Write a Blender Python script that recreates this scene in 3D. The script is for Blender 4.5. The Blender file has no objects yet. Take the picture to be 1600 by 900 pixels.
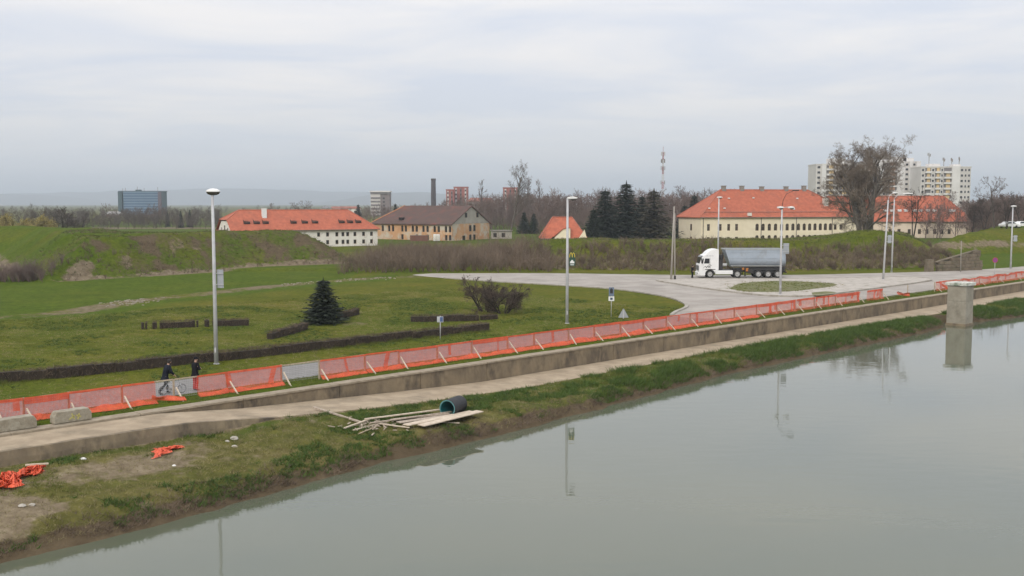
import bpy, math, random
import numpy as np
from mathutils import Vector, Matrix

# ------------------------------------------------------------------ camera, sky, sun, exposure
F, HZ, H = 1620.0, 318.0, 10.0            # focal length in 1600-px units, horizon row, eye height above the lawn
TH = math.atan((450 - HZ) / F)
CT, ST_ = math.cos(TH), math.sin(TH)
scene = bpy.context.scene
col = scene.collection
cam_d = bpy.data.cameras.new("camera")
cam_d.sensor_width = 36.0
cam_d.lens = 36.0 * F / 1600.0
cam_d.clip_start = 0.5
cam_d.clip_end = 60000
cam = bpy.data.objects.new("camera", cam_d)
cam.location = (0, 0, H)
cam.rotation_euler = (math.pi / 2 - TH, 0, 0)
col.objects.link(cam)
scene.camera = cam

SUN_EL, SUN_AZ = math.radians(33), math.radians(203)   # azimuth clockwise from +Y: light from behind and left
world = bpy.data.worlds.new("World")
scene.world = world
world.use_nodes = True
wn, wl = world.node_tree.nodes, world.node_tree.links
for n in list(wn):
    wn.remove(n)
def wnode(t, **k):
    n = wn.new(t)
    for a, b in k.items():
        setattr(n, a, b)
    return n
def wmath(op, a, b=None):
    n = wnode('ShaderNodeMath', operation=op)
    for i, v in enumerate((a, b)):
        if v is None: continue
        if isinstance(v, (int, float)): n.inputs[i].default_value = v
        else: wl.new(v, n.inputs[i])
    return n.outputs[0]
out = wnode('ShaderNodeOutputWorld')
bg = wnode('ShaderNodeBackground')
bg.inputs[1].default_value = 0.1
wl.new(bg.outputs[0], out.inputs[0])
sky = wnode('ShaderNodeTexSky', sky_type='NISHITA', sun_disc=False, sun_elevation=SUN_EL, sun_rotation=SUN_AZ)
tc = wnode('ShaderNodeTexCoord')
sx = wnode('ShaderNodeSeparateXYZ')
wl.new(tc.outputs['Generated'], sx.inputs[0])
zc = wmath('MAXIMUM', sx.outputs[2], 0.0)
den = wmath('ADD', zc, 0.10)
cx = wnode('ShaderNodeCombineXYZ')
wl.new(wmath('DIVIDE', sx.outputs[0], den), cx.inputs[0])
wl.new(wmath('MULTIPLY', wmath('DIVIDE', sx.outputs[1], den), 1.5), cx.inputs[1])
nz = wnode('ShaderNodeTexNoise')
nz.inputs['Scale'].default_value = 0.75
nz.inputs['Detail'].default_value = 5.0
nz.inputs['Roughness'].default_value = 0.55
nz.inputs['Distortion'].default_value = 0.5
wl.new(cx.outputs[0], nz.inputs['Vector'])
cr = wnode('ShaderNodeValToRGB')
cr.color_ramp.elements[0].position = 0.36
cr.color_ramp.elements[1].position = 0.62
cr.color_ramp.elements[0].color = (0.585, 0.615, 0.685, 1)     # thin grey-blue cloud
cr.color_ramp.elements[1].color = (0.745, 0.724, 0.718, 1)     # thicker pale cloud
wl.new(nz.outputs[0], cr.inputs[0])
hz = wnode('ShaderNodeMixRGB')                                 # clouds merge into an even veil towards the horizon
hz.inputs[1].default_value = (0.61, 0.637, 0.678, 1)
fac = wmath('MINIMUM', wmath('MULTIPLY', zc, 9.0), 1.0)
wl.new(fac, hz.inputs[0])
wl.new(cr.outputs[0], hz.inputs[2])
grad = wmath('MULTIPLY', wmath('ADD', wmath('MULTIPLY', zc, 0.95), 1.0), 10.7)   # overcast sky: brighter towards the zenith
ov = wnode('ShaderNodeMixRGB', blend_type='MULTIPLY')
ov.inputs[0].default_value = 1.0
wl.new(hz.outputs[0], ov.inputs[1])
wl.new(grad, ov.inputs[2])
mx = wnode('ShaderNodeMixRGB')
mx.inputs[0].default_value = 0.94
wl.new(sky.outputs[0], mx.inputs[1])
wl.new(ov.outputs[0], mx.inputs[2])
wl.new(mx.outputs[0], bg.inputs[0])

sun_d = bpy.data.lights.new("sun", 'SUN')
sun_d.energy = 1.5
sun_d.angle = math.radians(20)
sun_d.color = (1.0, 0.93, 0.82)
sun = bpy.data.objects.new("sun", sun_d)
sdir = Vector((math.sin(SUN_AZ) * math.cos(SUN_EL), math.cos(SUN_AZ) * math.cos(SUN_EL), math.sin(SUN_EL)))
sun.rotation_euler = sdir.to_track_quat('Z', 'Y').to_euler()
sun.location = (0, 0, 60)
col.objects.link(sun)
scene.view_settings.view_transform = 'Standard'
scene.view_settings.look = 'None'
scene.view_settings.exposure = 0.12
scene.view_settings.gamma = 1.0
scene.cycles.use_denoising = True
scene.cycles.volume_bounces = 0
scene.cycles.max_bounces = 6
scene.cycles.transparent_max_bounces = 8

# ------------------------------------------------------------------ coordinates
# Distances were measured off the photograph once; s runs along the quay wall, t from the wall towards the river.
CW = 67.0
R2 = math.sqrt(0.5)
def XY(s, t): return ((s + t - 0) * R2, CW + (s - t) * R2)
def STc(x, y): return ((x + y - CW) * R2, (x - y + CW) * R2)
def G(px, py, z=0.0):
    c = (450 - py) / F
    y, zz = CT + c * ST_, -ST_ + c * CT
    k = (z - H) / zz
    return Vector(((px - 800) / F * k, y * k, z))
def zat(py, Y):
    c = (450 - py) / F
    return H + Y * (-ST_ + c * CT) / (CT + c * ST_)
def xat(px, Y, z=0.0): return (px - 800) / F * (Y * CT + (H - z) * ST_)
def P(px, Y, z=0.0): return Vector((xat(px, Y, z), Y, z))
def on_line(px, A, B, z=0.0):
    """point of the ground line A-B that lies at picture column px"""
    ax, ay, bx, by = A[0], A[1], B[0], B[1]
    k = (px - 800) / F
    c0 = k * (H - z) * ST_
    u = (k * CT * ay + c0 - ax) / ((bx - ax) - k * CT * (by - ay))
    return u
def fence_s(px, t=-1.9):
    a, b = XY(0, t), XY(1, t)
    return on_line(px, a, b)

# ------------------------------------------------------------------ materials
MATS = {}
def mat(name, c1, c2=None, scale=2.0, rough=0.8, bump=0.0, bscale=None, lo=0.35, hi=0.65, detail=5.0, metal=0.0, stretch=None, third=None, spec=None, coord='pos'):
    if name in MATS: return MATS[name]
    m = bpy.data.materials.new(name)
    m.use_nodes = True
    nt = m.node_tree
    b = nt.nodes['Principled BSDF']
    b.inputs['Roughness'].default_value = rough
    b.inputs['Metallic'].default_value = metal
    if spec is not None: b.inputs['Specular IOR Level'].default_value = spec
    c2 = c2 or tuple(v * 0.75 for v in c1)
    if coord == 'pos':
        src = nt.nodes.new('ShaderNodeNewGeometry').outputs['Position']
    else:
        src = nt.nodes.new('ShaderNodeTexCoord').outputs['Object']
    if stretch:
        mp = nt.nodes.new('ShaderNodeMapping')
        mp.inputs['Scale'].default_value = stretch
        nt.links.new(src, mp.inputs[0]); src = mp.outputs[0]
    n = nt.nodes.new('ShaderNodeTexNoise')
    n.inputs['Scale'].default_value = scale
    n.inputs['Detail'].default_value = detail
    n.inputs['Roughness'].default_value = 0.6
    nt.links.new(src, n.inputs['Vector'])
    r = nt.nodes.new('ShaderNodeValToRGB')
    r.color_ramp.elements[0].position = lo; r.color_ramp.elements[1].position = hi
    r.color_ramp.elements[0].color = (*c1, 1); r.color_ramp.elements[1].color = (*c2, 1)
    nt.links.new(n.outputs[0], r.inputs[0])
    cout = r.outputs[0]
    if third:                                   # (colour, scale, lo, hi): larger stains on top
        n2 = nt.nodes.new('ShaderNodeTexNoise')
        n2.inputs['Scale'].default_value = third[1]; n2.inputs['Detail'].default_value = 6
        n2.inputs['Roughness'].default_value = 0.65
        nt.links.new(src, n2.inputs['Vector'])
        mr = nt.nodes.new('ShaderNodeMapRange')
        mr.inputs[1].default_value = third[2]; mr.inputs[2].default_value = third[3]
        nt.links.new(n2.outputs[0], mr.inputs[0])
        mxn = nt.nodes.new('ShaderNodeMixRGB')
        nt.links.new(mr.outputs[0], mxn.inputs[0]); nt.links.new(cout, mxn.inputs[1])
        mxn.inputs[2].default_value = (*third[0], 1)
        cout = mxn.outputs[0]
    nt.links.new(cout, b.inputs['Base Color'])
    if bump:
        n3 = nt.nodes.new('ShaderNodeTexNoise')
        n3.inputs['Scale'].default_value = bscale or scale * 3; n3.inputs['Detail'].default_value = 6
        nt.links.new(src, n3.inputs['Vector'])
        bp = nt.nodes.new('ShaderNodeBump')
        bp.inputs['Strength'].default_value = bump; bp.inputs['Distance'].default_value = 0.08
        nt.links.new(n3.outputs[0], bp.inputs['Height'])
        nt.links.new(bp.outputs[0], b.inputs['Normal'])
    MATS[name] = m
    return m

# ------------------------------------------------------------------ mesh helpers
class MB:
    def __init__(self): self.v = []; self.f = []; self.mi = []; self.cur = 0
    def add(self, vs, fs):
        o = len(self.v)
        self.v += [tuple(p) for p in vs]
        self.f += [tuple(i + o for i in f) for f in fs]
        self.mi += [self.cur] * len(fs)
        return self
    def box(self, c, s, rz=0.0):
        cx_, cy_, cz_ = c; hx, hy, hz_ = s[0] / 2, s[1] / 2, s[2] / 2
        ca, sa = math.cos(rz), math.sin(rz)
        vs = []
        for dz in (-hz_, hz_):
            for dx, dy in ((-hx, -hy), (hx, -hy), (hx, hy), (-hx, hy)):
                vs.append((cx_ + dx * ca - dy * sa, cy_ + dx * sa + dy * ca, cz_ + dz))
        return self.add(vs, [(3, 2, 1, 0), (4, 5, 6, 7), (0, 1, 5, 4), (1, 2, 6, 5), (2, 3, 7, 6), (3, 0, 4, 7)])
    def beam(self, a, b, w, h):
        a, b = Vector(a), Vector(b); d = (b - a).normalized()
        up = Vector((0, 0, 1)) if abs(d.z) < 0.95 else Vector((1, 0, 0))
        sd = d.cross(up).normalized(); u = sd.cross(d)
        vs = []
        for p in (a, b):
            for i, j in ((-1, -1), (1, -1), (1, 1), (-1, 1)):
                vs.append(p + sd * (i * w / 2) + u * (j * h / 2))
        return self.add(vs, [(0, 1, 2, 3), (7, 6, 5, 4), (0, 4, 5, 1), (1, 5, 6, 2), (2, 6, 7, 3), (3, 7, 4, 0)])
    def tube(self, pts, rs, n=8, cap=True):
        pts = [Vector(p) for p in pts]
        if isinstance(rs, (int, float)): rs = [rs] * len(pts)
        vs, fs = [], []
        for i, p in enumerate(pts):
            d = (pts[min(i + 1, len(pts) - 1)] - pts[max(i - 1, 0)]).normalized()
            up = Vector((0, 0, 1)) if abs(d.z) < 0.9 else Vector((0, 1, 0))
            a = d.cross(up).normalized(); b = a.cross(d)
            for k in range(n):
                w = 2 * math.pi * k / n
                vs.append(p + (a * math.cos(w) + b * math.sin(w)) * rs[i])
        for i in range(len(pts) - 1):
            for k in range(n):
                k2 = (k + 1) % n
                fs.append((i * n + k, i * n + k2, (i + 1) * n + k2, (i + 1) * n + k))
        if cap:
            fs.append(tuple(range(n - 1, -1, -1)))
            fs.append(tuple((len(pts) - 1) * n + k for k in range(n)))
        return self.add(vs, fs)
    def lathe(self, prof, c=(0, 0, 0), n=16, axis='z', sx=1.0, sy=1.0):
        vs, fs = [], []
        for r, z in prof:
            for k in range(n):
                w = 2 * math.pi * k / n
                x, y = r * math.cos(w) * sx, r * math.sin(w) * sy
                if axis == 'z': vs.append((c[0] + x, c[1] + y, c[2] + z))
                elif axis == 'y': vs.append((c[0] + x, c[1] + z, c[2] + y))
                else: vs.append((c[0] + z, c[1] + x, c[2] + y))
        for i in range(len(prof) - 1):
            for k in range(n):
                k2 = (k + 1) % n
                fs.append((i * n + k, i * n + k2, (i + 1) * n + k2, (i + 1) * n + k))
        return self.add(vs, fs)
    def prism(self, poly, z0, z1):
        n = len(poly)
        vs = [(p[0], p[1], z0) for p in poly] + [(p[0], p[1], z1) for p in poly]
        fs = [tuple(range(n - 1, -1, -1)), tuple(range(n, 2 * n))]
        fs += [(i, (i + 1) % n, n + (i + 1) % n, n + i) for i in range(n)]
        return self.add(vs, fs)
    def extrude_y(self, poly, y0, y1):            # polygon in x,z pushed along y
        n = len(poly)
        vs = [(p[0], y0, p[1]) for p in poly] + [(p[0], y1, p[1]) for p in poly]
        fs = [tuple(range(n)), tuple(range(2 * n - 1, n - 1, -1))]
        fs += [(i, n + i, n + (i + 1) % n, (i + 1) % n) for i in range(n)]
        return self.add(vs, fs)
    def mesh(self, name, mats, smooth=False):
        me = bpy.data.meshes.new(name)
        me.from_pydata(self.v, [], self.f)
        for m in (mats if isinstance(mats, (list, tuple)) else [mats]): me.materials.append(m)
        if isinstance(mats, (list, tuple)): me.polygons.foreach_set('material_index', self.mi)
        if smooth: me.polygons.foreach_set('use_smooth', [True] * len(me.polygons))
        me.update()
        return me
    def build(self, name, mats, parent=None, loc=None, rz=0.0, smooth=False, bevel=0.0):
        o = obj(name, self.mesh(name, mats, smooth), parent, loc, rz)
        if bevel:
            b = o.modifiers.new('bevel', 'BEVEL'); b.width = bevel; b.segments = 2; b.limit_method = 'ANGLE'
        return o

def obj(name, me, parent=None, loc=None, rz=0.0):
    o = bpy.data.objects.new(name, me)
    col.objects.link(o)
    if loc is not None: o.location = loc
    o.rotation_euler = (0, 0, rz)
    if parent is not None: o.parent = parent
    return o
def tag(o, label, cat, group=None):
    o['label'] = label; o['category'] = cat
    if group: o['group'] = group
    return o
def thing(name, label, cat, loc=(0, 0, 0), rz=0.0, group=None):
    return tag(obj(name, None, None, loc, rz), label, cat, group)
def struct(o): o['kind'] = 'structure'; return o
def stuff(o): o['kind'] = 'stuff'; return o
def dup(root, loc, rz, label, group=None, scale=None):
    r = root.copy(); col.objects.link(r)
    r.location = loc; r.rotation_euler = (0, 0, rz)
    if scale is not None: r.scale = scale if isinstance(scale, (tuple, list)) else (scale,) * 3
    r['label'] = label
    if group: r['group'] = group
    for ch in list(root.children):
        c = ch.copy(); col.objects.link(c); c.parent = r
        for g in list(ch.children):
            d = g.copy(); col.objects.link(d); d.parent = c
    return r
def np_mesh(name, V, Fc, material, attrs=None, smooth=False):
    V = np.asarray(V, np.float32); Fc = np.asarray(Fc, np.int32)
    me = bpy.data.meshes.new(name)
    k = Fc.shape[1]
    me.vertices.add(len(V)); me.vertices.foreach_set('co', V.ravel())
    me.loops.add(Fc.size); me.loops.foreach_set('vertex_index', Fc.ravel())
    me.polygons.add(len(Fc)); me.polygons.foreach_set('loop_start', np.arange(0, Fc.size, k, dtype=np.int32))
    me.polygons.foreach_set('loop_total', np.full(len(Fc), k, np.int32))
    if smooth: me.polygons.foreach_set('use_smooth', np.ones(len(Fc), bool))
    me.materials.append(material)
    for an, av in (attrs or {}).items():
        a = me.attributes.new(an, 'FLOAT', 'POINT'); a.data.foreach_set('value', np.asarray(av, np.float32))
    me.update(calc_edges=True)
    return me
def cones(P0, P1, R0, R1, n=3):
    """open n-sided tapered tubes, all at once"""
    P0, P1 = np.asarray(P0, float), np.asarray(P1, float)
    R0 = np.asarray(R0, float)[:, None]; R1 = np.asarray(R1, float)[:, None]
    d = P1 - P0; d /= np.linalg.norm(d, axis=1)[:, None] + 1e-9
    up = np.where(np.abs(d[:, 2:3]) < 0.9, np.array([[0, 0, 1.0]]), np.array([[1.0, 0, 0]]))
    a = np.cross(d, up); a /= np.linalg.norm(a, axis=1)[:, None] + 1e-9
    b = np.cross(a, d)
    N = len(P0); V = np.zeros((N, 2 * n, 3))
    for k in range(n):
        w = 2 * math.pi * k / n + 0.4
        o = a * math.cos(w) + b * math.sin(w)
        V[:, k] = P0 + o * R0; V[:, n + k] = P1 + o * R1
    base = (np.arange(N) * 2 * n)[:, None]
    fs = [base + np.array([[k, (k + 1) % n, n + (k + 1) % n, n + k]]) for k in range(n)]
    return V.reshape(-1, 3), np.concatenate(fs)
def blades(P0, P1, W, rng):
    """single tapered blades or twigs: one triangle each, turned at random about their length"""
    P0, P1 = np.asarray(P0, float), np.asarray(P1, float)
    r = rng.normal(size=P0.shape); d = P1 - P0
    a = np.cross(d, r); a /= np.linalg.norm(a, axis=1)[:, None] + 1e-9
    W = np.asarray(W, float)
    if W.ndim == 0: W = np.full(len(P0), float(W))
    a *= W[:, None] / 2
    V = np.stack([P0 - a, P0 + a, P1], 1).reshape(-1, 3)
    return V, np.arange(len(V)).reshape(-1, 3)
def sm(x, a, b):
    u = np.clip((x - a) / (b - a), 0, 1); return u * u * (3 - 2 * u)
_tab = np.random.RandomState(7).rand(256, 256)
def vnoise(x, y):
    x, y = np.asarray(x, float), np.asarray(y, float)
    xi, yi = np.floor(x).astype(int), np.floor(y).astype(int)
    fx, fy = x - xi, y - yi
    fx, fy = fx * fx * (3 - 2 * fx), fy * fy * (3 - 2 * fy)
    T = lambda i, j: _tab[i & 255, j & 255]
    return (T(xi, yi) * (1 - fx) + T(xi + 1, yi) * fx) * (1 - fy) + (T(xi, yi + 1) * (1 - fx) + T(xi + 1, yi + 1) * fx) * fy
def fbm(x, y, o=4):
    v, a, t = 0, 0.5, 0
    for i in range(o):
        v = v + a * vnoise(x * 2 ** i + 17 * i, y * 2 ** i + 31 * i); t += a; a *= 0.5
    return v / t
def poly_dist(x, y, pl, closed=True):
    """distance to a polyline; with closed=True positive inside"""
    d = np.full(np.shape(x), 1e9); ins = np.zeros(np.shape(x), bool)
    n = len(pl)
    for i in range(n if closed else n - 1):
        ax, ay = pl[i]; bx, by = pl[(i + 1) % n]
        ux, uy = bx - ax, by - ay
        u = np.clip(((x - ax) * ux + (y - ay) * uy) / (ux * ux + uy * uy), 0, 1)
        d = np.minimum(d, np.hypot(x - ax - u * ux, y - ay - u * uy))
        if closed:
            c = ((ay > y) != (by > y)) & (x < (bx - ax) * (y - ay) / (by - ay + 1e-12) + ax)
            ins ^= c
    return np.where(ins, d, -d) if closed else d

# ------------------------------------------------------------------ ground heights
BASTION = [(-62, 136), (-54, 147.5), (-41, 166), (-25, 178), (-43, 195), (-58.5, 177.5), (-75.5, 205), (-150, 252), (-150, 225), (-96, 192)]
EMB = [(-10, 171), (4, 158), (27, 154), (41, 154), (67, 161.5), (71, 161), (84, 203), (160, 222), (220, 300), (160, 300), (116, 268), (100, 238), (76, 200), (40, 185), (0, 186)]
DIRT = [(-80, 78), (-45, 91.3), (-41.3, 95.1), (-39.3, 105.8), (-33.9, 116.5), (-29.6, 125.6), (-20.4, 137.4), (-14.1, 142.2)]
def terr(x, y):
    x, y = np.asarray(x, float), np.asarray(y, float)
    w = (fbm(x / 7, y / 7) - 0.5)
    d = poly_dist(x, y, BASTION) + w * 2.2
    u = np.clip(d / 8.5, 0, 1)
    z = 5.45 * np.where(u < 0.92, u / 0.95, 0.968 + 0.032 * sm(u, 0.92, 1.0))
    d2 = poly_dist(x, y, EMB) + w * 2.0
    hh = 4.15 + 0.85 * sm(x, 46, 62) - 0.55 * sm(x, 78, 98)
    wid = 10.0 + 9 * (1 - sm(x, -8, 16))
    u2 = np.clip(d2 / wid, 0, 1)
    z2 = hh * np.where(u2 < 0.8, u2 / 0.86, 0.93 + 0.07 * sm(u2, 0.8, 1.0))
    mound = 0.8 * np.exp(-(((x - 58.5) / 4.2) ** 2 + ((y - 171) / 6) ** 2) ** 1.4)
    z = np.maximum(z, z2 + mound)
    z = z * (1 + 0.05 * w)
    # old ditch: the meadow beyond the earth strip lies a little lower
    side = (y - 95.1) * 0.40 - (x + 41.3) * 0.92
    low = sm(poly_dist(x, y, DIRT, False), 0.5, 5) * (side > -12) * (x < -14) * (y < 160)
    bey = np.interp(y, [78, 91.3, 95.1, 105.8, 116.5, 125.6, 137.4, 142.2, 150], [-80, -45.3, -41.3, -39.3, -33.9, -29.6, -20.4, -14.1, -5])
    low = low * sm(bey - x, -1, 4) * sm(-x, 16, 28)
    far = sm(np.hypot(x, y), 250, 500)
    und = (fbm(x / 5 + 3, y / 5) - 0.62) * 0.09 * (1 - far)
    return z - 0.35 * low + np.where(z > 0.3, und * 4, np.minimum(und, -0.006) - 0.012)
def terr1(x, y): return float(terr(np.array([x]), np.array([y]))[0])
S_W = [-70, -40, -31, -27.8, -22.7, -18, -10, 0, 15, 30, 47, 53, 55, 57.6, 59.5, 68, 90, 140, 400]
T_W = [12.5, 11.4, 11.2, 10.9, 10.25, 9.65, 9.35, 8.4, 6.9, 6.8, 6.75, 6.3, 4.7, 4.6, 6.6, 8.2, 8.0, 8.0, 8.0]
def t_water(s): return np.interp(s, S_W, T_W)
def path_z(s): return np.interp(s, [-60, -24.5, -20, -10, -3, 60, 75, 200], [-0.10, -0.12, -0.5, -0.95, -1.2, -1.2, -1.15, -1.1])
def path_t(s): return np.interp(s, [-60, -30, -24, -21, -15, 0, 15, 28, 40, 54, 70, 90, 200], [3.0, 3.0, 3.2, 3.3, 3.9, 3.6, 3.2, 3.0, 3.1, 3.6, 3.6, 3.4, 3.4])
def bank_z(s, t):
    s, t = np.asarray(s, float), np.asarray(t, float)
    tp, tw, pz = path_t(s), t_water(s), path_z(s)
    drop = 0.58 * (1 - sm(s, -23.5, -19.5)) + 0.02
    zt = pz - drop
    u = (t - tp) / np.maximum(tw - tp, 0.3)
    knee = 0.84 - 0.14 * sm(s, -12, 8)
    zk = np.interp(s, [-40, -20, 0, 10], [-1.15, -1.25, -1.3, -1.3])
    a = zt + (zk - zt) * np.clip(u / knee, 0, 1)
    b = zk + (-2.0 - zk) * np.clip((u - knee) / (1 - knee), 0, 1) ** 1.15
    z = np.where(u < knee, a, b)
    z = np.where(u > 1, -2.0 - (t - tw) * 0.5, z)
    n = fbm(s / 1.3, t / 1.0) - 0.5
    z = z + n * 0.34 * sm(t, tp + 0.1, tp + 1.2)
    return np.where(t < tp, pz - 0.05, z)
def bz1(s, t): return float(bank_z(np.array([s]), np.array([t]))[0])

# ------------------------------------------------------------------ setting: ground, road, quay, river, hills
def ground_material(name, cols, soilcols):
    m = bpy.data.materials.new(name); m.use_nodes = True
    nt = m.node_tree; N, L = nt.nodes, nt.links
    b = N['Principled BSDF']; b.inputs['Roughness'].default_value = 0.95; b.inputs['Specular IOR Level'].default_value = 0.05
    pos = N.new('ShaderNodeNewGeometry').outputs['Position']
    def noise(s, d=5, r=0.6):
        n = N.new('ShaderNodeTexNoise'); n.inputs['Scale'].default_value = s; n.inputs['Detail'].default_value = d; n.inputs['Roughness'].default_value = r
        L.new(pos, n.inputs['Vector']); return n.outputs[0]
    def ramp(v, stops):
        r = N.new('ShaderNodeValToRGB')
        while len(r.color_ramp.elements) < len(stops): r.color_ramp.elements.new(0.5)
        for e, (p, c) in zip(r.color_ramp.elements, stops): e.position = p; e.color = (*c, 1)
        L.new(v, r.inputs[0]); return r.outputs[0]
    def mix(f, a, c):
        x = N.new('ShaderNodeMixRGB'); L.new(f, x.inputs[0]); L.new(a, x.inputs[1]); L.new(c, x.inputs[2]); return x.outputs[0]
    def attr(n):
        a = N.new('ShaderNodeAttribute'); a.attribute_name = n; return a.outputs['Fac']
    def mth(op, a, bb):
        x = N.new('ShaderNodeMath'); x.operation = op
        for i, v in enumerate((a, bb)):
            if isinstance(v, (int, float)): x.inputs[i].default_value = v
            else: L.new(v, x.inputs[i])
        return x.outputs[0]
    def mrange(v, lo, hi):
        x = N.new('ShaderNodeMapRange'); x.inputs[1].default_value = lo; x.inputs[2].default_value = hi; L.new(v, x.inputs[0]); return x.outputs[0]
    n1, n2, n3 = noise(0.16, 6), noise(1.7, 5, 0.7), noise(0.045, 4)
    olive = ramp(n1, [(0.3, cols[0]), (0.5, cols[1]), (0.7, cols[2])])
    lush = ramp(n1, [(0.3, cols[3]), (0.7, cols[4])])
    g = mix(mrange(mth('ADD', attr('lush'), mth('MULTIPLY', mth('SUBTRACT', n3, 0.5), 0.9)), 0.25, 0.75), olive, lush)
    fine = N.new('ShaderNodeMixRGB'); fine.blend_type = 'MULTIPLY'; fine.inputs[0].default_value = 1.0
    L.new(g, fine.inputs[1]); L.new(ramp(n2, [(0.28, (0.6, 0.6, 0.58)), (0.5, (1, 1, 1)), (0.72, (1.45, 1.4, 1.3))]), fine.inputs[2])
    soil = ramp(n2, [(0.3, soilcols[0]), (0.55, soilcols[1]), (0.75, soilcols[2])])
    f = mrange(mth('ADD', attr('soil'), mth('MULTIPLY', mth('SUBTRACT', noise(0.9, 6, 0.7), 0.5), 1.5)), 0.38, 0.62)
    c = mix(f, fine.outputs[0], soil)
    dk = mix(mrange(mth('ADD', attr('mud'), mth('MULTIPLY', mth('SUBTRACT', noise(2.3, 4), 0.5), 0.8)), 0.35, 0.65), c,
             ramp(n2, [(0.3, (0.075, 0.055, 0.034)), (0.7, (0.125, 0.095, 0.058))]))
    L.new(dk, b.inputs['Base Color'])
    bp = N.new('ShaderNodeBump'); bp.inputs['Strength'].default_value = 0.6; bp.inputs['Distance'].default_value = 0.12
    L.new(noise(5.0, 5, 0.7), bp.inputs['Height']); L.new(bp.outputs[0], b.inputs['Normal'])
    return m
M_lawn = ground_material('grass_ground',
    [(0.124, 0.112, 0.018), (0.094, 0.101, 0.012), (0.070, 0.086, 0.008), (0.076, 0.106, 0.010), (0.054, 0.086, 0.007)],
    [(0.11, 0.085, 0.055), (0.19, 0.15, 0.10), (0.30, 0.25, 0.185)])
M_bank = ground_material('bank_ground',
    [(0.150, 0.124, 0.050), (0.105, 0.098, 0.030), (0.076, 0.084, 0.020), (0.076, 0.096, 0.020), (0.050, 0.076, 0.013)],
    [(0.13, 0.10, 0.065), (0.22, 0.175, 0.115), (0.31, 0.26, 0.18)])

# ground sheet on the land side of the quay wall, out to the horizon
ga = [0]; st = 0.9
sg = list(np.arange(-150, 240.1, 1.0))
w = 1.5
while sg[-1] < 15000: sg.append(sg[-1] + w); w *= 1.17
w = 1.5
while sg[0] > -7000: sg.insert(0, sg[0] - w); w *= 1.17
tg = list(-np.arange(0.35, 235, 0.9))
w = 1.2
while tg[-1] > -15000: tg.append(tg[-1] - w); w *= 1.15
SS, TT = np.meshgrid(np.array(sg), np.array(tg), indexing='ij')
X, Y = (SS + TT) * R2, CW + (SS - TT) * R2
Zg = terr(X, Y)
nrm = fbm(X / 3, Y / 3)
soil = np.zeros_like(X)
dd = poly_dist(X, Y, DIRT, False)
soil += 0.53 * (1 - sm(dd, 1.0, 4.4)) * (0.45 + fbm(X / 4 + 5, Y / 4))
bd = poly_dist(X, Y, BASTION)
soil += 0.85 * sm(bd, -3.4, -1.2) * (1 - sm(bd, 0.2, 1.6)) * sm(Y, 128, 150) * (0.35 + fbm(X / 6, Y / 6))
soil += 0.62 * sm(fbm(X / 3.5 + 9, Y / 3.0 + 2), 0.60, 0.72) * sm(bd, 0.5, 2) * (1 - sm(bd, 5, 8)) * (Zg > 0.3) * sm(X, -63, -57)
soil += 0.75 * (1 - sm(np.hypot((X + 59.5) / 1.6, (Y - 142.5) / 4.0), 0.5, 1.1))
ed = poly_dist(X, Y, EMB)
soil += 0.85 * sm(ed, 1.2, 2.2) * (1 - sm(ed, 3.8, 5.0)) * sm(X, 73, 77) * (0.25 + fbm(X / 3, Y / 3))
soil += 0.45 * sm(ed, -2, 0.5) * (1 - sm(ed, 3.5, 5.5)) * (X < 70)
gs = np.abs(Y - 430 - 0.04 * X) / 18
soil += 0.9 * (1 - sm(gs, 0.5, 1.1)) * ((X > -190) & (X < -105))
soil += 0.55 * (1 - sm(poly_dist(X, Y, [(-24, 88), (-13, 93)], False), 0.4, 1.8)) * 0
soil += 0.5 * (1 - sm(np.hypot(X + 13.2, Y - 86.2), 0.8, 2.2))
lush = 0.34 + 0.25 * (fbm(X / 18, Y / 18) - 0.5) + 0.0 * X
bey = np.interp(Y, [78, 91.3, 95.1, 105.8, 116.5, 125.6, 137.4], [-80, -45.3, -41.3, -39.3, -33.9, -29.6, -20.4])
lush = np.where((bey - X > 2) & (Y < 175), 0.72, lush)
lush += 0.55 * np.exp(-((X - bey - 3.5) / 2.2) ** 2) * (X < -16) * (Y > 80) * (Y < 145)
lush = np.where(bd > 0, 0.60 + 0.8 * (fbm(X / 5, Y / 3) - 0.5), lush)
lush = np.where((ed > 0) & (Zg > 0.4), 0.38, lush)
lush = np.where((X > 72) & (ed < 0) & (Y < 230), 0.8, lush)
lush = np.where(TT > -2.9, 0.75, lush)
lush = np.where(np.hypot(X, Y) > 260, 0.7, lush)
lush = np.where(np.hypot(X, Y) > 620, 0.1, lush)
mud = (0.27 + 0.35 * fbm(X / 2.2 + 3, Y / 1.6)) * sm(bd, 0.3, 1.0) * (1 - sm(bd, 8.5, 10)) * sm(X, -64, -54)
mud += np.clip(0.55 * sm(fbm(X / 4 + 40, Y / 2.6), 0.58, 0.72) * (bd > 0.5) * (bd < 9), 0, 1)
mud += 0.42 * sm(np.hypot(X, Y), 600, 760)
mud += 0.5 * sm(ed, -1.0, 0.8) * (1 - sm(ed, 4.5, 6.5)) * (X < 70) * (Zg > 0.0)
n0, n1 = X.shape
idx = np.arange(n0 * n1).reshape(n0, n1)
Fq = np.stack([idx[:-1, :-1], idx[:-1, 1:], idx[1:, 1:], idx[1:, :-1]], -1).reshape(-1, 4)
ground = struct(obj('ground', np_mesh('ground', np.stack([X, Y, Zg], -1).reshape(-1, 3), Fq, M_lawn,
                {'soil': soil.ravel(), 'lush': lush.ravel(), 'mud': mud.ravel()}, smooth=True)))

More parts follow.
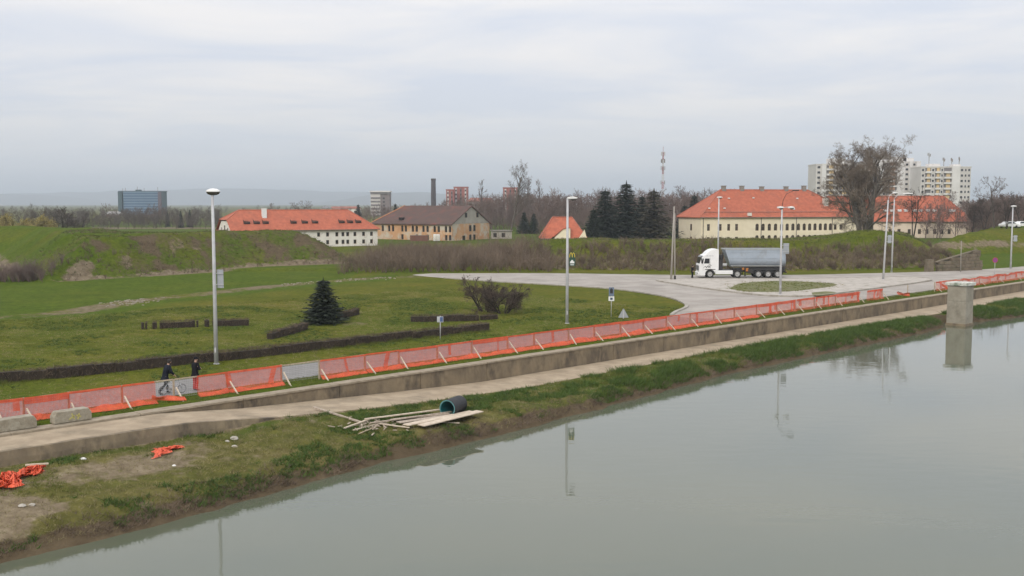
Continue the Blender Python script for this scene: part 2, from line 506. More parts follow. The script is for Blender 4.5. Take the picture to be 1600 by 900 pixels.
# river bank between the quay wall and the river, running down under the water
sg = list(np.arange(-62, 132, 0.4)); w = 0.8
while sg[-1] < 600: sg.append(sg[-1] + w); w *= 1.25
tg = list(np.arange(0.25, 14.6, 0.3)) + [16, 20]
SB, TB = np.meshgrid(np.array(sg), np.array(tg), indexing='ij')
ZB = bank_z(SB, TB)
XB, YB = (SB + TB) * R2, CW + (SB - TB) * R2
tpB, twB = path_t(SB), t_water(SB)
soilB = 0.95 * (1 - sm(TB, tpB - 0.3, tpB + 0.5))
patch = np.exp(-(((SB + 28.5) / 4.2) ** 2 + ((TB - 5.9) / 1.5) ** 2))
soilB += 0.42 * (1 - sm(SB, -14, -6)) * fbm(SB / 2, TB / 2) + 0.62 * patch
soilB += 0.9 * (1 - sm(np.hypot((SB + 36.3) / 4.2, (TB - 8.6) / 2.3), 0.6, 1.1))
lushB = 0.25 + 0.5 * sm(SB, -5, 5) + 0.9 * (fbm(SB / 1.6, TB / 1.6) - 0.5) - 0.9 * patch + 0.4 * sm(TB, tpB, tpB + 0.3) * (1 - sm(TB, tpB + 0.8, tpB + 1.6))
mudB = 0.95 * sm(TB, twB - 0.95, twB - 0.4) + 0.25 * sm(fbm(SB / 2.2, TB / 1.2), 0.55, 0.7) * sm(TB, twB - 4, twB - 2)
mudB += 0.9 * np.exp(-((SB - 55.2) / 1.8) ** 2) * sm(TB, tpB, tpB + 0.4)
n0, n1 = SB.shape
idx = np.arange(n0 * n1).reshape(n0, n1)
Fq = np.stack([idx[:-1, :-1], idx[:-1, 1:], idx[1:, 1:], idx[1:, :-1]], -1).reshape(-1, 4)[:, ::-1]
struct(obj('river_bank', np_mesh('river_bank', np.stack([XB, YB, ZB], -1).reshape(-1, 3), Fq, M_bank,
           {'soil': soilB.ravel(), 'lush': lushB.ravel(), 'mud': mudB.ravel()}, smooth=True)))

# river
mw = bpy.data.materials.new('river_water'); mw.use_nodes = True
nt = mw.node_tree; b = nt.nodes['Principled BSDF']
b.inputs['Base Color'].default_value = (0.104, 0.116, 0.080, 1)
b.inputs['Roughness'].default_value = 0.025; b.inputs['IOR'].default_value = 1.5
gp = nt.nodes.new('ShaderNodeNewGeometry'); mp = nt.nodes.new('ShaderNodeMapping')
mp.inputs['Rotation'].default_value = (0, 0, math.radians(-45)); mp.inputs['Scale'].default_value = (0.5, 1.3, 1)
nt.links.new(gp.outputs['Position'], mp.inputs[0])
na = nt.nodes.new('ShaderNodeTexNoise'); na.inputs['Scale'].default_value = 1.1; na.inputs['Detail'].default_value = 3
nt.links.new(mp.outputs[0], na.inputs['Vector'])
nb = nt.nodes.new('ShaderNodeTexNoise'); nb.inputs['Scale'].default_value = 0.05; nb.inputs['Detail'].default_value = 3
nt.links.new(mp.outputs[0], nb.inputs['Vector'])
ml = nt.nodes.new('ShaderNodeMath'); ml.operation = 'MULTIPLY'
nt.links.new(na.outputs[0], ml.inputs[0]); nt.links.new(nb.outputs[0], ml.inputs[1])
bp = nt.nodes.new('ShaderNodeBump'); bp.inputs['Strength'].default_value = 0.10; bp.inputs['Distance'].default_value = 0.10
nt.links.new(ml.outputs[0], bp.inputs['Height']); nt.links.new(bp.outputs[0], b.inputs['Normal'])
mb = MB()
pts = [XY(-400, 3.8), XY(-400, 420), XY(1500, 420), XY(1500, 3.8)]
mb.add([(p[0], p[1], -2.0) for p in pts], [(0, 1, 2, 3)])
struct(mb.build('river', mw))

# paved strips
M_asph = mat('pale_asphalt', (0.37, 0.335, 0.295), (0.285, 0.255, 0.222), scale=0.28, rough=0.9, bump=0.25, bscale=9, lo=.4, hi=.6, detail=8, third=((0.235, 0.21, 0.185), 0.16, 0.54, 0.72))
M_asph2 = mat('grey_asphalt', (0.225, 0.215, 0.205), (0.18, 0.172, 0.165), scale=0.8, rough=0.9, bump=0.25, bscale=9)
M_conc = mat('old_concrete', (0.40, 0.37, 0.325), (0.27, 0.245, 0.20), scale=0.9, rough=0.9, bump=0.3, bscale=6, third=((0.20, 0.17, 0.12), 2.2, 0.55, 0.75))
M_slab = mat('pale_slabs', (0.46, 0.42, 0.37), (0.35, 0.315, 0.27), scale=0.7, rough=0.9, bump=0.3, bscale=7, third=((0.20, 0.175, 0.12), 0.9, 0.56, 0.68))
M_wallc = mat('stained_concrete', (0.245, 0.192, 0.122), (0.150, 0.118, 0.080), scale=1.1, rough=0.95, bump=0.5, bscale=5, stretch=(1, 1, 0.55), third=((0.085, 0.068, 0.050), 0.8, 0.50, 0.66))
M_coping = mat('coping', (0.345, 0.29, 0.215), (0.22, 0.18, 0.125), scale=1.8, rough=0.9, bump=0.4)
M_dirt = mat('path_dirt', (0.40, 0.318, 0.220), (0.29, 0.226, 0.152), scale=0.8, rough=0.95, bump=0.4, bscale=6, third=((0.23, 0.185, 0.125), 0.5, 0.52, 0.68))
def sheet(name, poly, z, m):
    import bmesh
    bm = bmesh.new()
    vs = [bm.verts.new((p[0], p[1], z)) for p in poly]
    f = bm.faces.new(vs); bm.normal_update()
    if f.normal.z < 0: f.normal_flip()
    bmesh.ops.triangulate(bm, faces=bm.faces[:])
    me = bpy.data.meshes.new(name); bm.to_mesh(me); bm.free(); me.materials.append(m)
    return obj(name, me)
def smooth_line(pts, n=6):
    """Catmull-Rom through the points"""
    o = []
    for i in range(len(pts) - 1):
        p0, p1, p2, p3 = [np.array(pts[max(0, min(len(pts) - 1, j))], float) for j in (i - 1, i, i + 1, i + 2)]
        for k in range(n):
            u = k / n
            o.append(tuple(0.5 * ((2 * p1) + (-p0 + p2) * u + (2 * p0 - 5 * p1 + 4 * p2 - p3) * u * u + (-p0 + 3 * p1 - 3 * p2 + p3) * u ** 3)))
    o.append(tuple(pts[-1])); return o
lawn_edge = smooth_line([XY(27.3, -7.3), (15.2, 95.2), (16.9, 99.6), (17.4, 104.4), (16.4, 111.7), (12.0, 120.9), (4.7, 127.4), (-2, 132.4), (-8, 138), (-13.4, 144.2), (-13.6, 146.4), (-11.5, 148.4)])
far_edge = smooth_line([(-11.5, 148.4), (5.5, 149), (22, 145.6), (38, 145.2), (51, 148.6), (64.4, 153.6), (74.8, 159.8), (84, 167)])
road_poly = lawn_edge[:-1] + far_edge + [(150, 228), (330, 404)] + [XY(600, -2.9), XY(45, -2.9), XY(33, -2.9), XY(28.5, -2.95)]
struct(sheet('road', road_poly, 0.006, M_asph))
prom = [XY(-70, -3.0), XY(28.6, -3.0), XY(27.35, -7.25), XY(-70, -7.2)]
struct(sheet('promenade', prom, 0.004, M_asph2))
# kerb along the lawn's rounded end
mb = MB()
for a, c in zip(lawn_edge[2:-18], lawn_edge[3:-17]):
    mb.beam((a[0] - 0.1, a[1], 0.045), (c[0] - 0.1, c[1], 0.045), 0.34, 0.13)
struct(mb.build('kerb', M_conc))
# traffic island of broken slabs
isl = smooth_line([(18.8, 133.2), (20.2, 128.8), (22.6, 121.5), (25.6, 114.8), (28.2, 111.4), (31.5, 111.2), (34.8, 113.2), (40, 118.6), (45.2, 124.0), (50.2, 129.2), (54.5, 134.5), (55, 138.6), (51.5, 139.8), (44, 137.6), (37, 136.6), (30, 136.2), (22, 136.4), (19.2, 135.4), (18.8, 133.2)], 4)[:-1]
mb = MB(); mb.prism(isl, -0.05, 0.13)
struct(mb.build('traffic_island', M_slab))
mb = MB()
for i in range(len(isl)):
    a, c = isl[i], isl[(i + 1) % len(isl)]
    if 130 > a[1] or a[1] > 138 or True:
        mb.beam((a[0], a[1], 0.07), (c[0], c[1], 0.07), 0.24, 0.19)
struct(mb.build('kerb', M_conc))
gp_ = [G(*p, 0.15) for p in ((1140, 451), (1152, 444), (1176, 440.5), (1215, 438.8), (1262, 440), (1306, 443.5), (1300, 447), (1272, 451), (1240, 454.5), (1200, 456), (1165, 455))]
isl_grass = [(p.x, p.y) for p in gp_]
M_grass2 = mat('island_grass', (0.14, 0.135, 0.045), (0.105, 0.115, 0.03), scale=0.8, rough=0.95, bump=0.5, third=((0.16, 0.13, 0.075), 0.7, 0.55, 0.7))
struct(sheet('grass_patch', smooth_line(isl_grass + isl_grass[:1], 3)[:-1], 0.138, M_grass2))
gp_ = [G(*p, 0.15) for p in ((1268, 457), (1290, 455), (1308, 457), (1290, 461), (1272, 461.5))]
struct(sheet('grass_patch', smooth_line([(p.x, p.y) for p in gp_] + [(gp_[0].x, gp_[0].y)], 3)[:-1], 0.139, M_grass2))

# quay wall with coping: stretches between the joints are parts of one wall
wall = thing('quay_wall', 'long low stained concrete quay wall running along the riverside path', 'wall', (0, 0, 0))
rng = np.random.RandomState(3)
s0 = -60.0
while s0 < 160:
    L_ = 5.2 + rng.rand() * 1.2
    s1 = s0 + L_
    zb = min(path_z(s0), path_z(s1)) - 0.6
    dz = (rng.rand() - 0.5) * 0.03; dt = (rng.rand() - 0.5) * 0.03
    top = -0.02
    if s1 > -26:
        mb = MB(); c0 = [XY(s0 + 0.015, -0.42), XY(s1 - 0.015, -0.42), XY(s1 - 0.015, 0.24 + dt), XY(s0 + 0.015, 0.24 + dt)]
        mb.prism(c0, zb, top - 0.10 + dz)
        mb.build('wall_section', M_wallc, wall)
    mb = MB()
    c1 = [XY(s0 + 0.012, -0.47), XY(s1 - 0.012, -0.47), XY(s1 - 0.012, 0.29 + dt), XY(s0 + 0.012, 0.29 + dt)]
    mb.prism(c1, top - 0.098 + dz, top + 0.02 + dz)
    mb.build('coping_stone', M_coping, wall, bevel=0.02)
    s0 = s1

# riverside path: concrete ramp on the left, worn earth farther on
ss = np.arange(-62, 160, 0.5)
rngp = np.random.RandomState(5)
mb = MB()
vs, fs = [], []
for i, s in enumerate(ss):
    tp = float(path_t(s)) + 0.18 * (fbm(s / 1.7, 3.3) - 0.5) * (1 if s > -22 else 0.4)
    z = float(path_z(s))
    for t, dz in ((0.30, 0.0), (0.3 + (tp - 0.3) * 0.4, 0.015), (0.3 + (tp - 0.3) * 0.75, 0.0), (tp, -0.01 if s > -22 else 0.0), (tp + 0.02, -0.62 if s < -20 else -0.12)):
        x, y = XY(s, t); vs.append((x, y, z + dz))
for i in range(len(ss) - 1):
    for k in range(4):
        a = i * 5 + k
        fs.append((a, a + 1, a + 6, a + 5)[::-1])
mb.add(vs, fs)
struct(mb.build('path', M_dirt))
# upright concrete edge of the ramp and a broken slab in front of it
mb = MB(); vs, fs = [], []
ss = np.arange(-61, -19.4, .4)
for s in ss:
    tp = float(path_t(s)) + .07 * (fbm(s / .9, 7.7) - .5); za = float(path_z(s)) + .012 + .05 * (fbm(s / 1.1, 2.2) - .62)
    for t, z in ((tp - .08, za - .8), (tp - .08, za), (tp + .16, za - .01), (tp + .20 + .05 * fbm(s, 4.), za - .35), (tp + .26, za - .9)):
        x, y = XY(s, t); vs.append((x, y, z))
for i in range(len(ss) - 1):
    for k in range(4):
        a = i * 5 + k; fs.append((a, a + 1, a + 6, a + 5))
n_ = len(vs); fs += [(0, 4, 3, 2, 1), (n_ - 5, n_ - 4, n_ - 3, n_ - 2, n_ - 1)]
mb.add(vs, [f[::-1] for f in fs])
tag(mb.build('retaining_wall', M_wallc), 'low concrete retaining wall edging the pale ramp at lower left', 'wall')

# hills far off
def hills(name, x0, x1, y0, dep, amp, base, seed, m):
    xs = np.linspace(x0, x1, 90); us = np.linspace(0, 1, 9)
    XX, UU = np.meshgrid(xs, us, indexing='ij')
    prof = amp(XX) * (0.75 + 0.5 * fbm(XX / 900 + seed, XX * 0 + seed, 4))
    ZZ = base + prof * np.sin(np.pi * UU) ** 0.8 * (0.86 + 0.28 * fbm(XX / 560 + seed, UU * 3 + seed))
    YY = y0 + dep * (UU - 0.5) + 120 * (fbm(XX / 500, XX * 0 + 2) - 0.5)
    n0, n1 = XX.shape; idx = np.arange(n0 * n1).reshape(n0, n1)
    Fq = np.stack([idx[:-1, :-1], idx[:-1, 1:], idx[1:, 1:], idx[1:, :-1]], -1).reshape(-1, 4)[:, ::-1]
    return struct(obj(name, np_mesh(name, np.stack([XX, YY, ZZ], -1).reshape(-1, 3), Fq, m, smooth=True)))
M_hill = mat('far_woodland', (0.05, 0.055, 0.03), (0.09, 0.08, 0.055), scale=0.012, rough=1.0)
hills('hills', -7000, 3200, 10200, 2000, lambda x: 118 + 22 * np.exp(-((x + 2700) / 1100) ** 2) - 40 * sm(x, -1300, 1500), -6, 4, M_hill)
hills('hills', -2000, 700, 7800, 1500, lambda x: 112 * np.exp(-((x + 740) / 560) ** 2), -6, 9, M_hill)
hills('hills', -5600, -2200, 8400, 1500, lambda x: 82 * np.exp(-((x + 4100) / 900) ** 2), -6, 14, M_hill)

# air
mh = bpy.data.materials.new('air'); mh.use_nodes = True
nt = mh.node_tree
for n in list(nt.nodes): nt.nodes.remove(n)
o_ = nt.nodes.new('ShaderNodeOutputMaterial'); pv = nt.nodes.new('ShaderNodeVolumePrincipled')
pv.inputs['Color'].default_value = (0.84, 0.93, 1.0, 1); pv.inputs['Density'].default_value = 0.00021
pv.inputs['Anisotropy'].default_value = 0.2
nt.links.new(pv.outputs[0], o_.inputs['Volume'])
mb = MB(); mb.box((0, 4000, 92), (36000, 34000, 204))
haze = stuff(mb.build('haze', mh))

# ------------------------------------------------------------------ paint, metal, wood
M_orange = mat('orange_plastic', (0.80, 0.125, 0.045), (0.62, 0.085, 0.035), scale=3, rough=0.55)
M_wire = mat('galvanised_wire', (0.52, 0.51, 0.50), (0.42, 0.41, 0.40), scale=4, rough=0.55)
M_wood = mat('raw_timber', (0.50, 0.40, 0.29), (0.36, 0.27, 0.19), scale=6, rough=0.85, bump=0.3)
M_woodpale = mat('pale_timber', (0.62, 0.53, 0.42), (0.48, 0.39, 0.29), scale=5, rough=0.85, bump=0.3)
M_woodgrey = mat('weathered_plank', (0.46, 0.385, 0.31), (0.31, 0.245, 0.185), scale=3, rough=0.9, bump=0.4, stretch=(4, 1, 4))
M_galv = mat('grey_pole_paint', (0.52, 0.52, 0.53), (0.43, 0.43, 0.44), scale=2, rough=0.5)
M_whiteplastic = mat('white_plastic', (0.80, 0.80, 0.78), (0.70, 0.70, 0.68), scale=2, rough=0.4)
M_darkplastic = mat('dark_plastic', (0.035, 0.032, 0.030), (0.02, 0.02, 0.02), scale=3, rough=0.4)
M_signback = mat('sign_back', (0.36, 0.38, 0.40), (0.29, 0.31, 0.33), scale=2, rough=0.5)
M_black = mat('black_rubber', (0.018, 0.018, 0.018), (0.03, 0.028, 0.026), scale=6, rough=0.8)

def vec_xy(S, T, Zv):
    S, T, Zv = np.broadcast_arrays(S, T, Zv)
    return np.stack([(S + T) * R2, CW + (S - T) * R2, Zv], -1)
def strands(fn, us, vs, wu, wv, ns=5):
    """net of flat strands lying in the surface fn(u, v) -> (S, T, Z)"""
    V, Fc, o = [], [], 0
    vv = np.linspace(vs[0], vs[-1], ns + 1)
    for u in us:                                             # upright strands
        a = vec_xy(*fn(np.full(ns + 1, u - wu / 2), vv)); b_ = vec_xy(*fn(np.full(ns + 1, u + wu / 2), vv))
        V += [a, b_]; i = np.arange(ns)
        Fc.append(np.stack([o + i, o + ns + 1 + i, o + ns + 2 + i, o + i + 1], -1)); o += 2 * (ns + 1)
    nu = max(2, len(us) // 3)
    uu = np.linspace(us[0], us[-1], nu + 1)
    for v in vs:                                             # level strands
        a = vec_xy(*fn(uu, np.full(nu + 1, v - wv / 2))); b_ = vec_xy(*fn(uu, np.full(nu + 1, v + wv / 2)))
        V += [a, b_]; i = np.arange(nu)
        Fc.append(np.stack([o + i, o + nu + 1 + i, o + nu + 2 + i, o + i + 1], -1)); o += 2 * (nu + 1)
    return np.concatenate(V), np.concatenate(Fc)

# ------------------------------------------------------------------ safety fence on the promenade's edge
fence = thing('safety_fence', 'long wooden post fence hung with orange plastic netting along the promenade', 'fence')
FT = -1.9
rf = np.random.RandomState(11)
posts_px = [-62, -8, 38, 108, 191, 272, 355, 440, 499, 570, 623, 683, 737, 793, 834, 888, 928, 969, 1005, 1041, 1078, 1115, 1147, 1182, 1213, 1242, 1272, 1305, 1340, 1378, 1418, 1460, 1478, 1503, 1530, 1558, 1587, 1618]
bare = {440, 1378, 1418}              # panels whose netting has come off
part_bare = {272: (0.0, 0.42), 191: (0.62, 1.0), 1340: (0.0, 0.32)}
post_s = [float(fence_s(p, FT)) for p in posts_px]
FH = 1.08
post_me = None
for i, (px, s) in enumerate(zip(posts_px, post_s)):
    x, y = XY(s, FT)
    hgt = FH + rf.uniform(-0.02, 0.06)
    gz = terr1(x, y)
    mb = MB(); mb.box((0, 0, hgt / 2 - 0.1), (0.085, 0.085, hgt + 0.2)); mb.build('post', M_wood, fence, (x, y, gz), math.pi / 4 + rf.uniform(-.1, .1))
    if px not in (1418,):
        a = XY(s + 0.10, FT + 0.06); b2 = XY(s + 0.16 + rf.uniform(-.05, .05), FT + 0.78 + rf.uniform(-.1, .1))
        mb = MB(); mb.beam((a[0], a[1], gz + 0.62 + rf.uniform(-.06, .12)), (b2[0], b2[1], gz - 0.03), 0.075, 0.05)
        mb.build('brace', M_woodpale, fence)
NETW = 0.0146 
for i in range(len(post_s) - 1):
    px, sa, sb = posts_px[i], post_s[i], post_s[i + 1]
    gz = -0.02
    a, b2 = XY(sa + .045, FT), XY(sb - .045, FT)
    if px not in (1378, 1418, 1340, 1460):
        mb = MB(); mb.beam((a[0], a[1], FH - 0.035), (b2[0], b2[1], FH - 0.03 + rf.uniform(-.015, .015)), 0.045, 0.06); mb.build('top_rail', M_wood, fence)
    if px not in (1460,):
        fnw = lambda u, v: (u, FT + 0.05 + 0 * u, v)
        step = 0.10 if sa < 30 else 0.12
        V, Fq = strands(fnw, np.arange(sa + 0.03, sb - 0.02, step), np.arange(0.12, FH - 0.05, step), 0.008, 0.008, 1)
        obj('wire_mesh', np_mesh('wire_mesh', V, Fq, M_wire), fence)
    if px in bare: continue
    ua, ub = sa, sb
    if px in part_bare:
        f0, f1 = part_bare[px]
        if f0 == 0: ua = sa + (sb - sa) * f1
        else: ub = sa + (sb - sa) * f0
    ph = rf.rand() * 50
    amp = 0.02 if sa < 30 else 0.05
    sagamp = (0.02 if sa < 30 else 0.05) + (0.22 if px >= 1478 else 0)
    dens = rf.uniform(.055, .062) if sa < 30 else 0.064
    def fnn(u, v, sa=sa, sb=sb, ph=ph, amp=amp, sagamp=sagamp):
        k = (u - sa) / (sb - sa)
        wr = (vnoise(u * 2.3 + ph, v * 2.0 + ph) - 0.5) * 2 * amp + (vnoise(u * 6 + ph, v * 1.2) - 0.5) * amp
        sag = sagamp * np.sin(np.pi * np.clip(k, 0, 1)) * vnoise(u * 0.9 + ph, 0 * u + 3.1)
        flop = np.clip(0.30 - v, 0, 0.4)
        return u, FT + 0.085 + wr + flop * 0.9 * vnoise(u * 1.5 + ph, 0 * u + 1.0), np.maximum(v * (1 - sag) + 0.0, 0.0) + 0.012
    V, Fq = strands(fnn, np.arange(ua, ub, dens), np.arange(0.05, FH + 0.02, dens), NETW, NETW, 5)
    # folded-over top edge and the slack gathered at the foot
    fold = lambda u, v, f=fnn, ph=ph: (f(u, v)[0], f(u, v)[1] + 0.03 + 0.01 * vnoise(u * 3, v), f(u, v)[2])
    hb = FH + 0.025 - (0.05 + 0.10 * rf.rand() + (0.25 * rf.rand() if rf.rand() < 0.25 or sa > 30 else 0))
    V2, F2 = strands(fold, np.arange(ua, ub, 0.10), np.arange(hb, FH + 0.03, 0.022), 0.03, 0.018, 2)
    foot = lambda u, v, f=fnn, ph=ph: (u, FT + 0.14 + (0.26 - v) * (0.6 + 1.0 * vnoise(u * 1.1 + ph, v * 0 + 8)), np.maximum(0.012, v * (0.35 + 0.9 * vnoise(u * 1.7 + ph, v * 2))))
    hf = 0.18 + 0.16 * rf.rand()
    V3, F3 = strands(foot, np.arange(ua, ub, 0.05), np.arange(0.0, hf, 0.03), 0.022, 0.016, 3)
    if sa > 30: V3, F3 = V3[:0], F3[:0]
    F2 = F2 + len(V); F3 = F3 + len(V) + len(V2)
    # wrinkled folds that gather several layers
    Vs, Fs = [V, V2, V3], [Fq, F2, F3]; off = len(V) + len(V2) + len(V3)
    for k in range(rf.randint(0, 2) if sa < 30 else rf.randint(2, 5)):
        u0 = rf.uniform(ua, ub); wd = rf.uniform(0.08, 0.32 if sa < 30 else 0.5); sl = rf.uniform(-.4, .4)
        vb = rf.uniform(0.1, 0.6)
        ff = lambda u, v, f=fnn, sl=sl: (u + sl * (FH - v), f(u, v)[1] + 0.05, f(u, v)[2])
        Vk, Fk = strands(ff, np.arange(u0, u0 + wd, 0.03), np.arange(vb, FH, 0.045), 0.018, 0.014, 4)
        Vs.append(Vk); Fs.append(Fk + off); off += len(Vk)
    if px == 272:
        pass
    obj('net', np_mesh('net', np.concatenate(Vs), np.concatenate(Fs), M_orange), fence)
# netting that has slid off in two places and hangs in a bunch
for s_, dz, L_, hgt in ((float(fence_s(1398)), 0.30, 2.2, 0.35), (float(fence_s(1464)), 0.95, 1.9, 0.25), (float(fence_s(232)), 0.20, 1.7, 0.24)):
    ph = rf.rand() * 40
    fb = lambda u, v, ph=ph, s_=s_, dz=dz, L_=L_: (s_ + u * L_, FT + 0.30 + 0.35 * u + 0.25 * (vnoise(u * 4 + ph, v * 5) - 0.5), 0.02 + np.maximum(0, dz * (1 - u) ** 1.3) + v * (0.6 + 0.6 * vnoise(u * 6 + ph, v * 0)))
    V, Fq = strands(fb, np.arange(0, 1, 0.018), np.arange(0, hgt, 0.03), 0.011, 0.02, 5)
    obj('net', np_mesh('net', V, Fq, M_orange), fence)

# ------------------------------------------------------------------ concrete blocks at the head of the ramp
M_blk = mat('rough_block', (0.36, 0.33, 0.26), (0.23, 0.20, 0.145), scale=2.5, rough=0.95, bump=0.5)
M_yel = mat('yellow_paint', (0.50, 0.44, 0.12), (0.38, 0.35, 0.13), scale=8, rough=0.8)
def block(px, lab, paint, L_=1.72):
    s = float(fence_s(px, -0.22)); x, y = XY(s, -0.35)
    r = thing('concrete_block', lab, 'block', (x, y, 0.0), math.pi / 4, 'concrete blocks by the fence')
    mb = MB(); h, w2 = 0.56, 0.27
    prof = [(-L_ / 2, 0), (L_ / 2, 0), (L_ / 2, h * 0.62), (L_ / 2 - 0.14, h), (-L_ / 2 + 0.14, h * 0.97), (-L_ / 2, h * 0.6)]
    mb.extrude_y(prof, -w2, w2)
    mb.build('block_body', M_blk, r, bevel=0.035)
    if paint:
        mb = MB()
        for a, b2 in (((0.22, .40), (0.10, .12)), ((0.10, .30), (0.34, .14)), ((-.12, .36), (-.05, .10)), ((-.2, .2), (.02, .3))):
            mb.beam((-a[0] + .15, -w2 - 0.004, a[1]), (-b2[0] + .15, -w2 - 0.004, b2[1]), 0.012, 0.06)
        mb.build('paint_mark', M_yel, r)
block(22, 'plain concrete block at the left edge of the ramp', False, 1.9)
block(113, 'concrete block with yellow paint marks on its face, in front of the orange netting', True)

# ------------------------------------------------------------------ street lamps
def lamp_post(px, py, label, head, height, z0=None, lean=0.0, r0=0.14, r1=0.085, board=None):
    p = G(px, py, 0.0); z = terr1(p.x, p.y) if z0 is None else z0
    r = thing('street_lamp', label, 'street lamp', (p.x, p.y, z), 0, 'street lamps around the junction')
    mb = MB(); mb.lathe([(r0 + .06, 0), (r0 + .06, .03), (r0 + .01, .05)], n=10); mb.build('base_plate', M_galv, r)
    mb = MB(); mb.tube([(0, 0, 0.02), (lean * .5, 0, height * .5), (lean, 0, height)], [r0, (r0 + r1) / 2, r1], 10); mb.build('pole', M_galv, r, smooth=True)
    mb = MB(); mb.box((0, -r0 - .01, .9), (.1, .03, .32)); mb.build('hatch', M_galv, r)
    def lantern(x, y, zz, L_, kind, yaw=0):
        if kind == 'dome':
            m2 = MB(); m2.lathe([(0.02, .20), (.22, .17), (.40, .09), (.47, 0), (.45, -.02)], (x, y, zz), 18, sx=1.0, sy=.55); sh = m2.build('lantern', M_whiteplastic, r, smooth=True)
            m2 = MB(); m2.lathe([(.44, 0), (.37, -.12), (.22, -.19), (.02, -.21)], (x, y, zz - .02), 18, sx=1.0, sy=.55); m2.build('glass_bowl', M_bowl, sh, smooth=True)
        else:
            m2 = MB(); m2.extrude_y([(x - L_ * .45, zz - .06), (x + L_ * .5, zz - .03), (x + L_ * .55, zz + .07), (x + L_ * .1, zz + .16), (x - L_ * .45, zz + .09)], y - .15, y + .15); sh = m2.build('lantern', M_whiteplastic, r, bevel=.03)
            m2 = MB(); m2.extrude_y([(x - L_ * .2, zz - .06), (x + L_ * .48, zz - .03), (x + L_ * .4, zz - .16), (x, zz - .2)], y - .11, y + .11); m2.build('glass_bowl', M_bowl, sh, bevel=.03)
    if head == 'dome': lantern(lean + .05, 0, height + .02, .9, 'dome')
    elif head == 'flat': lantern(lean + .36, 0, height, .85, 'flat')
    elif head == 'small': lantern(lean + .08, 0, height, .8, 'flat')
    elif head == 'arm':
        m2 = MB(); pts = [(lean + .7 * (1 - math.cos(a)), 0, height + .9 * math.sin(a)) for a in np.linspace(0, 1.5, 7)]
        m2.tube(pts, .04, 6); m2.build('arm', M_galv, r, smooth=True); lantern(lean + .85, 0, height + .92, .7, 'flat')
    elif head == 'longarm':
        m2 = MB(); pts = [(lean + 1.5 * (1 - math.cos(a)), 0, height + .8 * math.sin(a)) for a in np.linspace(0, 1.5, 7)]
        m2.tube(pts, .04, 6); m2.build('arm', M_galv, r, smooth=True); lantern(lean + 1.9, 0, height + .82, 1.4, 'flat')
    elif head == 'double':
        m2 = MB(); m2.tube([(-.1, 0, height - .1), (-.05, 0, height + .1), (.7, 0, height + .2)], .035, 6); m2.build('arm', M_galv, r)
        lantern(-.20, 0, height + .12, .7, 'flat'); lantern(.95, 0, height + .12, .7, 'flat')
        pts = [(0, 0, height), (.1, 0, height + .9), (.45, 0, height + 1.6), (1.2, 0, height + 1.95)]
        m2 = MB(); m2.tube(pts, .03, 6); m2.build('arm', M_darkplastic, r, smooth=True); m2 = MB(); m2.box((1.45, 0, height + 1.98), (.7, .2, .12)); m2.build('lantern', M_darkplastic, r, bevel=.03)
    if board:
        bx, bz, bw, bh = board
        m2 = MB(); m2.box((bx, .14, bz), (bw, .03, bh)); bo = m2.build('sign_board', M_signback, r)
        m2 = MB(); m2.box((bx - bw * .15, .09, bz + bh * .3), (abs(bx) + .2, .05, .05)); m2.box((bx - bw * .15, .09, bz - bh * .3), (abs(bx) + .2, .05, .05)); m2.build('bracket', M_galv, bo)
    return r
M_bowl = mat('smoked_glass', (0.07, 0.062, 0.05), (0.05, 0.045, 0.04), scale=2, rough=0.2)
l1 = lamp_post(338, 568, 'tall grey lamp post on the lawn with white domed lantern and grey board', 'dome', 10.75, board=(.33, 5.35, .40, 1.15))
l2 = lamp_post(886, 505, 'grey lamp post with flat white lantern and green restaurant sign', 'flat', 10.45)
l3 = lamp_post(1219, 462, 'lamp post with two white lanterns and a thin dark arm before the truck', 'double', 9.3, z0=0.13, board=(.58, 5.0, .62, 1.15))
l4 = lamp_post(1380, 438, 'curved arm lamp post on the pale slabs of the traffic island', 'arm', 10.3, z0=0.13, lean=.35, board=(.72, 5.25, .5, 1.05))
l5 = lamp_post(1393, 425, 'slim lamp post with long arm at the foot of the embankment', 'longarm', 10.6, lean=.1)
pz = P(1121.5, 152.4); l6 = lamp_post(1121.5, 424.6, 'lamp post rising behind the white truck cab', 'small', 10.9)
l7 = lamp_post(1579, 420, 'lamp post farthest right, with a small cream board', 'small', 9.6, board=(.62, 4.7, .55, .95))
# restaurant sign on the second lamp post
M_green = mat('green_sign', (0.025, 0.075, 0.045), (0.02, 0.06, 0.04), scale=3, rough=0.4)
M_gold = mat('yellow_sign', (0.75, 0.55, 0.05), (0.68, 0.48, 0.05), scale=3, rough=0.4)
M_white = mat('white_paint', (0.80, 0.80, 0.79), (0.72, 0.72, 0.71), scale=2, rough=0.35)
M_navy = mat('dark_blue_sign', (0.03, 0.07, 0.11), (0.025, 0.06, 0.1), scale=3, rough=0.4)
mb = MB(); mb.box((.40, -.13, 5.42), (.50, .03, 1.15)); sg_ = mb.build('restaurant_sign', M_green, l2)
mb = MB()
for k in (-1, 1):
    pts = [(.40 + k * (.105 + .105 * math.cos(a)), -.15, 5.55 + .38 * math.sin(a)) for a in np.linspace(0, math.pi, 12)]
    mb.tube(pts, .028, 5)
mb.build('arches_logo', M_gold, sg_)
mb = MB()
mb.extrude_y([(.22, 5.05), (.58, 5.05), (.58, 5.2), (.5, 5.22), (.45, 5.33), (.33, 5.33), (.28, 5.22), (.22, 5.2)], -.152, -.147)
mb.build('car_pictogram', M_white, sg_)
mb = MB(); mb.box((.40, -.149, 4.93), (.3, .004, .06)); mb.build('sign_bar', M_white, sg_)

